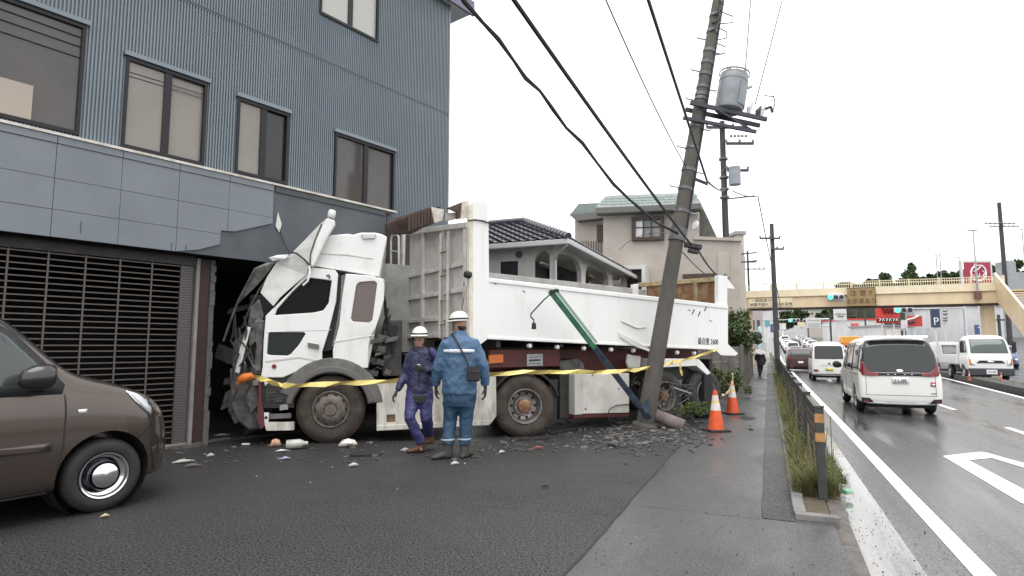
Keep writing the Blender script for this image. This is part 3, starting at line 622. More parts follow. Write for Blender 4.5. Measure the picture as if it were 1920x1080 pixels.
MB().tube([FD.pu(872,540,-.05), FD.pu(869,560,-.07), FD.pu(866,580,-.06), FD.pu(872,596,-.03)], .008, 5).build('cable', m_rust, dt)
# tailgate and rear posts (plane u = L)
tg = plate('tailgate', FD, [(1212,534),(1345,522),(1345,640),(1212,640)], L_-.08, .06, m_rust, dt, axis='u')
plate('tailgate_rail', FD, [(1196,530),(1346,519),(1346,527),(1196,538)], L_-.12, .12, mat('yellowed_rail', (.50,.43,.24), .6, c2=(.30,.20,.11), ns=8), tg, axis='u')
for x in (1258, 1300): plate('tailgate_rib', FD, [(x,530),(x+7,529),(x+7,640),(x,640)], L_-.13, .05, mat('rib_rust', (.42,.36,.20), .7, c2=(.22,.11,.06), ns=7), tg, axis='u')
plate('rear_post', FD, [(1347,516),(1364,518),(1364,575),(1347,571)], .0, .1, m_trw, dt, bevel=.01)
plate('rear_fin', FD, [(1364,522),(1379,542),(1364,541)], .02, .04, m_trw, dt)
plate('far_post', FD, [(1188,533),(1197,532),(1197,580),(1188,580)], TW-.1, .1, m_trw, dt)
for x, y in ((1302,580),(1325,574),(1313,584)): MB().bar(FD.pv(x,y,-.003), FD.pv(x-4,y+9,-.003), .012, .02).build('scuff', m_black, dt)
for x, y in ((920,527),(926,530),(980,545),(1290,580),(1330,600)): MB().bar(FD.pv(x,y,-.003), FD.pv(x+5,y+3,-.003), .006, .012).build('scuff', m_dark, dt)
# dents and the peeled strip where the pole struck
plate('peeled_strip', FD, [(1160,622,-.02),(1175,630,-.05),(1222,656,-.12),(1219,660,-.12),(1185,647,-.05),(1163,632,-.02)], 0, .02, m_trw, dt)
b = MB(); b.tube([FD.pv(1164,602,-.004), FD.pv(1180,609,-.012), FD.pv(1194,615,-.014), FD.pv(1212,614,-.006)], .012, 5); b.build('dent_crease', m_shade, dt, smooth=40)
for x in (993,1045,1095,1146,1188,1270,1302):
    q = FD.pv(x, 640+(x-915)*.045+5, .03); MB().lathe([(0,-.03),(.035,-.02),(.04,.03)], q, (0,1,0), 10).build('marker_lamp', m_whitep, dt)
def jp(s_, size, px, fr, v, m, parent, sx=1.): 
    p = fr.pv(px[0], px[1], v); return text(s_, size, m, parent, face_mtx(p, (1,0,-.02), (0,0,1)), sx=sx)
jp('最大積載量', .001, (1290,640), FD, -.004, m_ink, dt) if 0 else None
jp('最自重 2600', .155, (1328,641), FD, -.004, m_ink, dt, .8)
# chassis and running gear
m_cred = mat('dark_red_chassis', (.13,.022,.020), .6, c2=(.06,.03,.025), ns=5)
b = MB(); b.box(.35,.65,1.02,L_-.2,.78,1.42); b.box(.35,1.64,1.02,L_-.2,1.77,1.42)
b.build('frame_rail', m_cred, dt, bevel=.01)
b = MB()
for k in range(9): b.box(.5+.65*k,.1,1.46,.58+.65*k,TW-.1,1.58)
b.build('cross_member', m_dark, dt)
p0, p1 = FD.pv(918,690,.25), FD.pv(1050,655,.25); MB().box(p0.x,.25,p0.z,p1.x,.32,p1.z).build('gooseneck_plate', m_cred, dt, bevel=.01)
pl_ = plate('rating_plate', FD, [(988,664),(1018,663),(1018,686),(988,687)], .235, .01, m_steel, dt)
for k in range(3): MB().bar(FD.pv(992,670+k*6,.232), FD.pv(1013,669+k*6,.232), .003, .03 if k == 1 else .01).build('lettering', m_ink, pl_)
plate('amber_lamp', FD, [(917,666),(944,664),(944,680),(917,682)], .2, .04, m_amber, dt)
bx = plate('tool_box', FD, [(1093,702),(1180,700),(1180,774),(1093,776)], .06, .7, mat('cream_box', (.70,.68,.64), .45, c2=(.55,.52,.47), ns=3), dt, bevel=.012)
plate('box_edge', FD, [(1078,702),(1093,702),(1093,777),(1078,778)], .055, .65, m_head, bx, bevel=.008)
for x, y in ((1098,767),(1160,729),(1111,703)): MB().lathe([(0,-.006),(.02,-.006),(.02,.01)], FD.pv(x,y,.06), (0,1,0), 8).build('bolt', m_rust, bx)
MB().tube([FD.pv(1180,758,.05), FD.pv(1155,760,.045), FD.pv(1142,768,.04), FD.pv(1140,780,.03), FD.pv(1145,790,.0)], .008, 5).build('loose_wire', m_dark, bx, smooth=40)
plate('box_sill', FD, [(1076,777),(1180,775),(1180,781),(1076,784)], .08, .6, m_cred, bx)
plate('landing_leg', FD, [(1050,694),(1078,694),(1078,785),(1050,787)], .22, .5, m_dark, dt, bevel=.02)
plate('spare_carrier', FD, [(1050,676),(1085,672),(1095,680),(1098,695),(1050,695)], .3, .3, m_crush, dt, bevel=.03)
plate('torn_bracket', FD, [(1178,664),(1186,666),(1202,668),(1200,688),(1180,690),(1176,680)], .1, .05, m_shade, dt)
w1 = FD.pv(1249, 745, .10); w2 = FD.pv(1300, 745, .10); w1.z = w2.z = .5; w2.x = w1.x+1.22
for w_ in (w1, w2):
    truck_wheel(dt, w_, 'rear', dirt=m_tyred); truck_wheel(dt, (w_.x, w_.y+1.9, w_.z), 'rear', dirt=m_tyred)
b = MB(); b.box(w1.x-.1,.3,.42,w1.x+.1,2,.58); b.box(w2.x-.1,.3,.42,w2.x+.1,2,.58); b.build('axle', m_dark, dt)
b = MB()
for i in range(10): b.tube([FD.pv(1195+rnd.uniform(0,90), rnd.uniform(705,760), .05+rnd.uniform(-.05,.1)), FD.pv(1215+rnd.uniform(0,100), rnd.uniform(710,775), rnd.uniform(-.1,.05)), FD.pv(1225+rnd.uniform(0,80), rnd.uniform(740,790), rnd.uniform(-.2,.0))], .009, 5)
b.build('torn_brake_line', m_crush, dt)
MB().bar(FD.pv(1262,726,-.05), FD.pv(1296,738,-.1), .03, .03).build('broken_strut', m_steel, dt)
plate('rear_mudguard', FD, [(1222,672),(1310,673),(1318,681),(1333,700),(1326,703),(1306,686),(1222,690)], .02, .55, m_trw, dt, bevel=.01)
plate('rear_mudflap', FD, [(1321,702),(1335,702),(1335,778),(1321,778)], .03, .5, m_black, dt)
plate('mudguard_lining', FD, [(1215,690),(1306,687),(1325,703),(1325,712),(1215,712)], .3, .3, m_dark, dt)
MB().box(L_-.15,.4,.95,L_-.05,2.0,1.2).build('rear_bumper', m_dark, dt)
# ================================================================== UTILITY POLES
m_polec = mat('pole_concrete', (.105,.097,.084), .75, c2=(.065,.06,.052), ns=2.5, bump=.25, bs=30, stretch=(1,1,.35))
m_band = mat('steel_band', (.18,.18,.185), .5, .5, c2=(.10,.09,.09), ns=9)
m_purp = mat('blued_steel', (.06,.06,.075), .5, .5)
m_tank = mat('transformer_grey', (.30,.32,.345), .45, .2, c2=(.23,.25,.27), ns=3)
m_cable = mat('cable_black', (.012,.012,.018), .5)
m_porc = mat('insulator_porcelain', (.6,.6,.6), .3)
p_b = at(1207, 792, 11.05); p_t = at(1364, -110, 11.25); p_b.z = -.05
po = thing('utility_pole', 'leaning concrete utility pole with transformer, snapped at its base beside the trailer', 'utility pole', (p_b.x, p_b.y, 0))
ax_ = (p_t-p_b); PL = ax_.length; ax_.normalize(); org = Vector((p_b.x, p_b.y, 0))
def onpole(y):     # local point on the pole axis at photo row y
    lo, hi = 0., PL
    for _ in range(40):
        m_ = (lo+hi)/2; q = p_b+ax_*m_; d = q-Vector((0,0,CH)); w = d.y*CT+d.z*ST; vv = -d.y*ST+d.z*CT
        if 540-F*vv/w > y: lo = m_
        else: hi = m_
    return p_b+ax_*lo-org, .162-.0085*lo
sd_ = ax_.cross(Vector((0,1,0))).normalized()*-1       # across the pole, to the right in the picture
if sd_.x < 0: sd_ = -sd_
fw_ = Vector((0,-1,0))
MB().tube([p_b-org+ax_*PL*k/12 for k in range(13)], [.162-.0085*PL*k/12 for k in range(13)], 20).build('shaft', m_polec, po, smooth=40)
for y in (30, 60, 96, 118, 140, 164, 178, 186, 238, 278, 319, 354, 396, 438, 446):
    c, r_ = onpole(y); MB().lathe([(r_+.002,-.03),(r_+.012,-.03),(r_+.012,.03),(r_+.002,.03)], c, ax_, 20).build('band', m_band, po)
for i, y in enumerate((76, 97, 136, 166, 190, 240, 280, 320, 354, 396)):
    c, r_ = onpole(y); s_ = -1 if i % 2 == 0 else 1
    MB().tube([c+sd_*s_*r_, c+sd_*s_*(r_+.16), c+sd_*s_*(r_+.17)+ax_*.03], .014, 6).build('step_bolt', m_steel, po)
c, r_ = onpole(203)
for s_ in (-1, 1): MB().bar(c+sd_*-.22+fw_*(.16*s_), c+sd_*1.25-Vector((0,0,.04))+fw_*(.16*s_), .05, .075).build('crossarm', m_purp, po)
c2_, _ = onpole(232); MB().bar(c2_+sd_*-.3+fw_*.15, c2_+sd_*1.1+fw_*.15, .05, .06).build('crossarm', m_purp, po)
MB().bar(c2_+sd_*1.05+fw_*.16, c2_+sd_*.25-ax_*-.3+fw_*.17, .03, .03).build('brace', m_purp, po)
ct, _ = onpole(206); ct = ct+sd_*.56+ax_*.06+fw_*.02
tk = MB().lathe([(0,0),(.21,0),(.255,.03),(.265,.06),(.265,.60),(.272,.605),(.272,.63),(.265,.635),(.262,.74),(.25,.76),(0,.775)], ct, ax_, 28).build('transformer', m_tank, po, smooth=35)
for k in range(9):
    a = R(-70+k*9); d = sd_*cos(a)*1+fw_*(-sin(a)); d = (sd_*cos(a)-fw_.cross(Vector((0,0,0)))+fw_*(-sin(a))).normalized()
    MB().bar(ct+d*.275+ax_*.10, ct+d*.275+ax_*.55, .05, .008, up=d).build('cooling_fin', m_tank, tk)
MB().lathe([(.276,0),(.285,0),(.285,.03),(.276,.03)], ct+ax_*.76, ax_, 28).build('lid_rim', m_band, tk)
for k in range(3):
    q = ct+ax_*.78+sd_*(-.15+.15*k)+fw_*.1; MB().lathe([(.0,0),(.03,0),(.04,.02),(.025,.035),(.04,.05),(.025,.065),(.015,.09),(0,.09)], q, ax_, 10).build('bushing', m_porc, tk)
MB().tube([ct+sd_*.27+ax_*.55, ct+sd_*.36+ax_*.6], .035, 8).build('terminal', m_porc, tk)
for k, (a, h) in enumerate(((.95,.28),(1.12,.22),(1.2,.34))):
    q = c+sd_*a+ax_*.05; MB().tube([q, q+ax_*h*.5, q+ax_*h+sd_*.05], [.035,.05,.02], 8).build('insulator', m_porc if k != 1 else m_dark, po)
MB().tube([c+sd_*1.15+ax_*.05, c+sd_*1.22+ax_*.22, c+sd_*1.35+ax_*.3, c+sd_*1.4+ax_*.2], .03, 8).build('cutout_switch', m_dark, po)
MB().tube([c+sd_*1.2+ax_*.5, c+sd_*1.38+ax_*.52, c+sd_*1.42+ax_*.4, c+sd_*1.4+ax_*.22], .011, 5).build('jumper_wire', m_cable, po)
b = MB()
for k, y in enumerate((5, 20, 34)):
    q, r_ = onpole(y); b.tube([q+sd_*.02+fw_*r_, q+sd_*.10+fw_*(r_+.04)-ax_*.1, q+sd_*.03+fw_*(r_+.05)-ax_*.28, q-sd_*.06+fw_*r_-ax_*.33], .018, 6)
b.build('cable_loops', m_polec, po, smooth=40)
for y0, w_ in ((20,.25),(50,.18),(78,.2)):
    q, r_ = onpole(y0); MB().tube([q+sd_*r_, q+sd_*(r_+w_)-ax_*.05, q+sd_*(r_+w_+.02)-ax_*.18, q+sd_*(r_+.05)-ax_*.25], .011, 5).build('jumper_wire', m_cable, po, smooth=40)
q0, r0_ = onpole(0); q1, r1_ = onpole(440); MB().tube([q0+sd_*(r0_+.02)+fw_*.02, q1+sd_*(r1_+.02)+fw_*.02], .022, 6).build('conduit', m_purp, po)
q, r_ = onpole(418); MB().lathe([(0,-.02),(.08,-.015),(.09,0),(.08,.015),(0,.02)], q+sd_*(r_+.16)+fw_*.05, (sd_*.8-fw_*.3), 16).build('dish', m_whitep, po, smooth=40)
q, r_ = onpole(455); b = MB(); b.ob(q+sd_*.32, sd_*.16, (0,.06,0), ax_*.05); b.ob(q+sd_*.34-ax_*.1, sd_*.1, (0,.05,0), ax_*.04); b.build('cable_closure', m_dark, po, bevel=.02)
q, r_ = onpole(330); MB().bar(q, q+sd_*.4-ax_*.08, .04, .05).build('bracket', m_purp, po)
q, r_ = onpole(440); MB().lathe([(r_+.005,-.12),(r_+.03,-.12),(r_+.035,.12),(r_+.005,.12)], q, ax_, 20).build('clamp_collar', m_band, po)
b = MB(); b.lathe([(.0,.1),(.20,.05),(.235,0),(.22,-.3),(0,-.3)], p_b-org+ax_*.1, ax_, 12); b.build('broken_footing', m_polec, po)
def pole(name, label, x, y_top, Y, r, arms, tank=None, zb=0., extra=()):
    b_ = at(x, 640, Y); H = at(x, y_top, Y).z
    o = thing(name, label, 'utility pole', (b_.x, b_.y, zb), 0, 'utility poles along the road')
    MB().tube([(0,0,0),(0,0,H-zb)], [r, r*.7], 14).build('shaft', m_poled, o, smooth=40)
    for y, x0, x1 in arms:
        z = at(x, y, Y).z-zb; k = Y/F; MB().box((x0-x)*k, -.25, z-.05, (x1-x)*k, -.15, z+.05).build('crossarm', m_purp, o)
        n = max(2, int((x1-x0)*k/.5)); 
        for i in range(n+1): MB().lathe([(0,0),(.05,0),(.06,.08),(.03,.12),(0,.2)], ((x0-x+(x1-x0)*i/n)*k*.98, -.2, z+.05), (0,0,1), 8).build('insulator', m_porcd, o)
    for y, w_, h_, dx in (tank or ()):
        z = at(x, y, Y).z-zb; MB().lathe([(0,0),(w_,0),(w_,h_),(0,h_+.05)], (dx, -.3, z), (0,0,1), 16).build('transformer', m_tank, o, smooth=35)
    return o
m_poled = mat('dark_pole', (.06,.058,.064), .7, c2=(.035,.035,.04), ns=4)
m_porcd = mat('grey_insulator', (.2,.2,.22), .4)
p2 = pole('utility_pole', 'upright dark utility pole behind the trailer rear beside the beige house', 1368, 228, 25, .16, [(242,1335,1412),(272,1372,1424),(322,1372,1412)], [(350,.24,.75,.35)], 0)
b = MB(); k = 25/F
for i in range(5): b.lathe([(.0,0),(.06,.02),(.06,.1),(0,.12)], ((1380-1368+i*7)*k,-.3,at(1368,262,25).z), (0,0,1), 8)
b.build('insulator_row', m_porcd, p2); 
for y in (300,335,357,372,462,478,515): z = at(1368,y,25).z; MB().lathe([(.15,0),(.19,0),(.19,.08),(.15,.08)], (0,0,z), (0,0,1), 12).build('band', m_band, p2)
for y in (375,480,495): z = at(1368,y,25).z; MB().bar((0,-.16,z), ((1420-1368)*k,-.3,z+.1), .05, .05).build('bracket', m_purp, p2)
pole('utility_pole', 'slim dark utility pole at the kerb in front of the footbridge', 1456, 420, 36, .17, [(448,1430,1468),(468,1450,1474)])
pole('utility_pole', 'far thin utility pole left of the footbridge with two crossarms', 1408, 470, 60, .13, [(492,1394,1422),(505,1398,1438)])
for x_, yt, lab in ((1894,380,'tall purple-grey utility pole right of the round logo sign'),):
    pole('utility_pole', lab, x_, yt, 70, .28, [(420,1862,1918),(425,1870,1925)], None)
# ------------------------------------------------------------------ overhead cables
def cable(label, pts, r, cat='cable', wob=0., name='overhead_cable', m=None, grp='overhead cables'):
    P = [Vector(p) for p in pts]
    if len(P) == 2:
        n = 14; a, c = P; P = [a.lerp(c, i/n)-Vector((0,0,wob*4*(i/n)*(1-i/n))) for i in range(n+1)]
    o = MB().tube(P, r, 6).build(name, m or m_cable, None, smooth=40); return tag(o, label, cat, grp)
q445 = onpole(442)[0]+org+fw_*.2; q460 = onpole(455)[0]+org+sd_*.25+fw_*.1; q330 = onpole(332)[0]+org+sd_*.38
W1 = [(840,-45,5.2),(870,2,5.5),(905,42,5.8),(935,74,6.1),(962,112,6.4),(985,146,6.7),(1012,170,7.0),(1036,204,7.3),(1062,240,7.6),(1092,268,8.0),(1120,306,8.4),(1150,345,8.9),(1180,374,9.4),(1205,395,9.8),(1232,418,10.3)]
cable('thick black wavy cable bundle sagging from the eave down to the leaning pole', [at(*w) for w in W1]+[q445-sd_*.05], [.028 if i % 2 else .02 for i in range(16)])
cable('thick straight black cable running from top centre to the leaning pole clamp', [at(905,-84,4.4), q460], .023, wob=.05)
cable('thin black wire above the thick cables, meeting the pole halfway up', [at(1110,-60,6.0), onpole(318)[0]+org-sd_*.1+fw_*.15], .009, wob=.1)
cable('thick black cable reaching the bracket right of the leaning pole', [at(1196,-60,5.6), q330], .02, wob=.0)
cable('faint thin wire between the two thick cables in the sky', [at(925,-20,9), at(1170,320,16)], .003, wob=.05)
cable('short cable sagging from the bracket to the upright pole', [q330, at(1360,356,24.8)], .02, wob=.1)
cable('cable from the upright pole sloping right to the open sky', [at(1374,358,24.8), at(1421,368,27)], .022, wob=.1)
cable('slack cable dropping from mid sky behind the footbridge', [at(1421,368,27), at(1438,455,34), at(1452,520,42), at(1466,585,49)], .025)
cable('thin wire rising above the transformer to the top edge', [ct+org+ax_*.8+sd_*.2, at(1412,-60,12)], .01)
cable('thin wire rising from the crossarm end to the top edge', [c+org+sd_*1.05+ax_*.3, at(1485,-70,12)], .01)
cable('thin wire right of the transformer, rising from the crossarm switch', [c+org+sd_*1.35+ax_*.3, at(1482,60,11.6), at(1478,-60,11.8)], .004)
cable('lower cable from the leaning pole to the upright pole base', [q460+Vector((.1,0,-.05)), at(1362,512,24.8)], .022, wob=.3)
cable('second lower wire below it from the leaning pole to the house corner', [onpole(470)[0]+org+sd_*.15, at(1366,520,25)], .012, wob=.3)
cable('thin diagonal wire between the leaning pole and the upright pole', [onpole(375)[0]+org+sd_*.15, at(1362,312,25)], .008)
cable('thin slack wire on the house side of the leaning pole', [onpole(440)[0]+org-sd_*.1, at(1160,470,19)], .008, wob=-.2)
for i, (y0, y1) in enumerate(((498,496),(548,544),(530,528))):
    cable(['highest thin wire over the footbridge span','lowest thin wire over the footbridge deck','middle thin wire over the footbridge'][i], [at(1405,y0,60), at(1615 if i == 0 else 1580,y1,75)], .02, wob=.4)
# ================================================================== BENT SIGN POST
sp0, sp1 = at(1032, 546, 9.6), at(1216, 783, 10.95)
bp = thing('fallen_sign_post', 'green and blue steel post fallen diagonally against the trailer side', 'post', (sp1.x, sp1.y, 0))
o3 = Vector((sp1.x, sp1.y, 0)); mid = sp0.lerp(sp1, .42)
m_green = mat('green_paint', (.035,.16,.085), .5, c2=(.10,.26,.17), ns=6); m_blue = mat('dark_blue_paint', (.022,.035,.06), .45, c2=(.06,.085,.12), ns=6)
MB().bar(sp0-o3, mid-o3, .085, .10, up=(0,-1,0)).build('upper_section', m_green, bp, bevel=.008)
MB().bar(mid-o3, sp1-o3, .095, .11, up=(0,-1,0)).build('lower_section', m_blue, bp, bevel=.008)
MB().bar(sp0.lerp(sp1,.02)-o3+Vector((.03,-.03,.09)), mid-o3+Vector((.03,-.03,.09)), .04, .05, up=(0,-1,0)).build('pale_rail', mat('pale_green', (.35,.52,.42), .5), bp)
a_ = at(1036,548,9.52)-o3; hk = [a_, at(1020,562,9.5)-o3, at(996,588,9.48)-o3, at(995,594,9.48)-o3, at(1001,600,9.48)-o3]
MB().tube(hk, .012, 6).build('hanging_rod', m_black, bp, smooth=40)
t_ = hk[-1]; MB().lathe([(.008,0),(.01,-.03),(.035,-.06),(.04,-.14),(.0,-.15)], t_, (0,0,1), 10).build('lamp_socket', m_black, bp)
MB().bar(a_+Vector((-.05,0,0)), a_+Vector((.1,0,.03)), .06, .05).build('end_cap', m_black, bp)
e_ = sp0.lerp(sp1,.9)-o3; MB().prism([[e_+Vector((.0,-.06,.0)), e_+Vector((.16,-.07,.18)), e_+Vector((.17,-.07,.0)), e_+Vector((.1,-.06,-.12))]], (0,.02,0)).build('gusset_plate', m_blue, bp)
# ================================================================== CAUTION TAPE
m_tape = mat('caution_tape', (.74,.60,.20), .35, c2=(.58,.42,.12), ns=9, lo=.5, hi=.7)
def ribbon(name, label, pts, w, m, cat='tape'):
    vs = []; P0 = [Vector(p) for p in pts]; P = []
    for a, c in zip(P0, P0[1:]): P += [a, a.lerp(c, .5)-Vector((0,0,.008))]
    P.append(P0[-1])
    for i, p in enumerate(P):
        d = (P[min(i+1,len(P)-1)]-P[max(i-1,0)]).normalized(); up = Vector((0,0,1)) - d*d.z; up.normalize(); tw = .9*sin(i*1.9+.5); up = (up*cos(tw)+Vector((0,1,0))*sin(tw)); ww = w*(.85+.15*cos(i*2.3)); vs += [p-up*ww/2, p+up*ww/2]
    n = len(P); b = MB(); b.add(vs, [(2*i,2*i+1,2*i+3,2*i+2) for i in range(n-1)]); o = b.build(name, m, None)
    s_ = o.modifiers.new('thick', 'SOLIDIFY'); s_.thickness = .0015; return tag(o, label, cat)
T1 = [(466,703,8.85),(478,706,8.85),(500,712,8.85),(520,720,8.85),(536,723,8.85),(580,721,8.85),(640,718,8.85),(700,716,8.9),(752,713,8.95),(800,710,9.05),(860,706,9.15),(920,702,9.25),(980,697,9.35),(1030,697,9.45),(1090,697,9.6),(1140,697,9.9),(1180,694,10.3),(1200,692,10.75),(1240,684,11.3),(1262,679,11.6)]
ribbon('caution_tape', 'yellow caution tape strung along the truck from cab to leaning pole', [at(*q) for q in T1], .09, m_tape)
ribbon('caution_tape', 'short yellow tape end tied to the trailer tail corner', [at(*q) for q in ((1262,679,11.6),(1285,674,11.9),(1310,667,12.2),(1335,658,12.5),(1345,655,12.6))], .07, m_tape)
ribbon('caution_tape', 'loose yellow tape tail hanging below the knot by the rear mudguard', [at(*q) for q in ((1275,679,11.6),(1276,690,11.6),(1279,704,11.6))], .05, m_tape)
MB().tube([at(466,703,8.85), at(460,700,8.83)], .02, 6)
q = at(462,714,8.83); oc = MB(); oc.tube([q+Vector((-.12,.02,-.05)), q+Vector((-.08,0,.02)), q+Vector((-.02,-.01,.04)), q+Vector((.06,0,.07)), q+Vector((.1,.01,.05))], [.03,.055,.07,.05,.02], 7)
o = oc.build('orange_bag', mat('orange_cloth', (.78,.20,.03), .6, c2=(.45,.10,.02), ns=14), None, smooth=60); tag(o, 'small orange bundle hung on the wrecked cab front where the tape starts', 'bundle')
# ================================================================== TRAFFIC CONES
m_refl = mat('cone_white_band', (.78,.75,.74), .4, c2=(.6,.5,.48), ns=9)
def cone(label, p, h=.7):
    o = thing('traffic_cone', label, 'cone', (p.x, p.y, p.z), random.random(), 'orange traffic cones')
    MB().box(-.19,-.19,0,.19,.19,.035).build('base', m_black, o, bevel=.02)
    rr = lambda z: .145-(.145-.035)*z/h
    segs = [(.035,.36,m_orange,'lower_cone'),(.36,.475,m_refl,'white_band'),(.475,.52,m_tape,'yellow_band'),(.52,.62,m_refl,'white_band'),(.62,h,m_orange,'tip')]
    for z0, z1, m_, n_ in segs: MB().lathe([(rr(z0),z0),(rr(z1),z1)]+([(0,z1)] if n_ == 'tip' else []), (0,0,0), (0,0,1), 24).build(n_, m_, o, smooth=50)
    return o
cone('orange traffic cone with white bands standing closest on the sidewalk edge', G(1343,808)); c2o = cone('orange traffic cone farther back with torn tape stuck on its tip', G(1374,776))
g2 = G(1374,776)
o = ribbon('caution_tape', 'scrap of pale tape drooping from the tip of the farther cone', [g2+Vector(q) for q in ((-.26,-.1,.42),(-.18,-.1,.44),(-.1,-.08,.5),(-.03,-.05,.62),(.0,-.04,.7),(.02,-.04,.82),(.01,-.04,.9))], .06, mat('pale_tape', (.75,.6,.4), .5))
# ================================================================== DEBRIS
m_stone = mat('broken_concrete', (.075,.072,.07), .9, c2=(.04,.038,.037), ns=12, bump=.6)
m_stone2 = mat('pale_rubble', (.17,.162,.155), .9, c2=(.09,.086,.083), ns=12, bump=.6)
def rock(b, c, r, rr=random):
    bm = bmesh.new(); bmesh.ops.create_icosphere(bm, subdivisions=1, radius=r)
    k = len(b.v); sx, sy, sz = rr.uniform(.7,1.6), rr.uniform(.5,1.2), rr.uniform(.2,.6); a = rr.random()*6
    for v in bm.verts:
        q = v.co*(.75+rr.random()*.5); b.v.append((c[0]+(q.x*cos(a)-q.y*sin(a))*sx, c[1]+(q.x*sin(a)+q.y*cos(a))*sy, c[2]+q.z*sz))
    for f in bm.faces: b.f.append(tuple(k+v.index for v in f.verts))
    bm.free()
rr = random.Random(11)
b1, b2, b3 = MB(), MB(), MB()
for i in range(1500):     # fine rubble
    x = rr.gauss(1195, 62); y = 812+rr.gauss(0, 15)-abs(x-1190)*.04
    if rr.random() < .3: x = rr.uniform(940,1340); y = rr.uniform(790,850)
    if rr.random() < .1: x = rr.uniform(310,940); y = rr.uniform(825,870)
    if y < 785: y = 785+rr.random()*20
    p = G(x, y); rock(rr.choice((b1,b1,b1,b2)), (p.x, p.y, .008), abs(rr.gauss(.0,.022))+.008, rr)
tag(b1.build('rubble', m_stone), 'scattered dark concrete rubble along the truck wheels', 'rubble', kind='stuff'); tag(b2.build('rubble', m_stone2), 'pale chips of rubble scattered on the asphalt', 'rubble', kind='stuff')
for i in range(900):      # grit and leaves on the lot
    p = G(rr.uniform(0,1400), rr.uniform(830,1075)); rock(b3, (p.x, p.y, .002), rr.uniform(.002,.0055), rr)
tag(b3.build('grit', m_stone), 'tiny grit specks strewn across the damp lot', 'grit', kind='stuff')
b4 = MB()
for i in range(700):      # leaf crumbs in the gutter
    s_, t_ = rr.uniform(.6,1.25), 4.5+rr.random()**1.5*16; rock(b4, stz(s_, t_, RZ+.005), rr.uniform(.002,.007), rr)
for i in range(260): s_, t_ = rr.uniform(-1.2,.4), 4.2+rr.random()**1.3*12; rock(b4, stz(s_, t_, .004), rr.uniform(.002,.007), rr)
tag(b4.build('leaf_crumbs', mat('wet_crumbs', (.03,.026,.02), .8)), 'dark wet leaf crumbs along the gutter and sidewalk', 'crumbs', kind='stuff')
chunks = [((1150,838),.10,'dark shattered block with pale edge lying alone in front of the tool box'),((1159,796),.07,'pale concrete lump beside the fallen post foot'),((1245,806),.07,'flat pale chunk left of the front cone'),((1225,803),.05,'grey chunk between the pole base and the flat pale chunk'),((1278,808),.05,'small beige chunk nearest the front cone base'),((1098,820),.04,'small pinkish chunk on the lot behind the worker side wheel'),((1200,812),.06,'jagged grey chunk below the leaning pole'),((1180,806),.08,'large dark lump at the foot of the fallen post'),((1085,802),.06,'dark lump under the tool box'),((1290,800),.045,'round grey stone left of the cone')]
for (x, y), r_, lab in chunks:
    b = MB(); p = G(x, y); rock(b, (0,0,r_*.4), r_, rr); o = b.build('concrete_chunk', m_stone if 'dark' in lab or 'grey' in lab else m_stone2, loc=(p.x,p.y,0)); tag(o, lab, 'chunk', 'broken concrete chunks')
for i in range(18):       # bits of kerb and slab around the pole base
    p = G(rr.gauss(1215,45), rr.uniform(788,835)); b = MB(); rock(b, (0,0,.02), rr.uniform(.03,.06), rr); o = b.build('concrete_chunk', rr.choice((m_stone,m_stone2)), loc=(p.x,p.y,.0)); tag(o, 'palm-sized concrete chunk in the rubble heap around the pole base', 'chunk', 'rubble heap pieces')
p = G(1262,800); a0, a1 = at(1228,778,11.1), at(1276,797,10.9)
b = MB(); b.lathe([(.0,.0),(.10,.0),(.115,.02),(.115,.52),(.10,.54),(0,.54)], a0-Vector((p.x,p.y,0)), (a1-a0), 18); o = b.build('concrete_stub', mat('pinkish_concrete', (.20,.165,.16), .85, c2=(.12,.10,.10), ns=5, bump=.5), loc=(p.x,p.y,0), smooth=40); tag(o, 'broken round concrete pole stub lying at the foot of the leaning pole', 'pole stub')
# small litter thrown from the cab, one by one
m_scrap = mat('dirty_white_scrap', (.5,.49,.47), .6, c2=(.3,.29,.28), ns=20)
def litter(name, label, cat, px, m, shape, s_, rz=0., z=0.):
    p = G(*px); b = MB()
    if shape == 'box': b.box(-s_[0]/2,-s_[1]/2,0,s_[0]/2,s_[1]/2,s_[2])
    elif shape == 'bottle': b.lathe([(0,0),(s_[0]*.9,.005),(s_[0],.02),(s_[0],s_[1]*.65),(s_[0]*.45,s_[1]*.85),(s_[0]*.4,s_[1]),(0,s_[1])], (-s_[1]/2,0,s_[0]), (1,0,.05), 16)
    elif shape == 'shard':
        b.prism([[(-s_[0]/2,-s_[1]/2,.01),(s_[0]*.3,-s_[1]*.6,.02),(s_[0]/2,s_[1]*.2,.012),(-.1*s_[0],s_[1]/2,.03)]], (0,0,s_[2]))
    elif shape == 'bag': b.ell([((-s_[0]/2,0,.02),(0,.01,0),(0,0,.01)),((-s_[0]*.3,0,.05),(0,s_[1]*.4,0),(0,0,.05)),((0,.01,.06),(0,s_[1]*.5,0),(0,0,.06)),((s_[0]*.35,0,.05),(0,s_[1]*.4,0),(0,0,.05)),((s_[0]/2,0,.03),(0,.02,0),(0,0,.02))], 10)
    o = b.build(name, m, loc=(p.x, p.y, z+.002), rz=rz, smooth=40 if shape in ('bottle','bag') else 0, bevel=.006 if shape == 'box' else 0); return tag(o, label, cat, 'litter from the crash')
m_clear = mat('clear_plastic', (.50,.52,.47), .25, c2=(.35,.36,.3), ns=9)
litter('plastic_bottle','large pale plastic bottle lying beside the front wheel','bottle',(557,842),m_clear,'bottle',(.065,.3),.15)
litter('food_wrapper','crumpled orange wrapper left of the plastic bottle','wrapper',(516,838),mat('orange_wrap',(.5,.24,.12),.5,c2=(.5,.45,.4),ns=16),'bag',(.16,.12),.4)
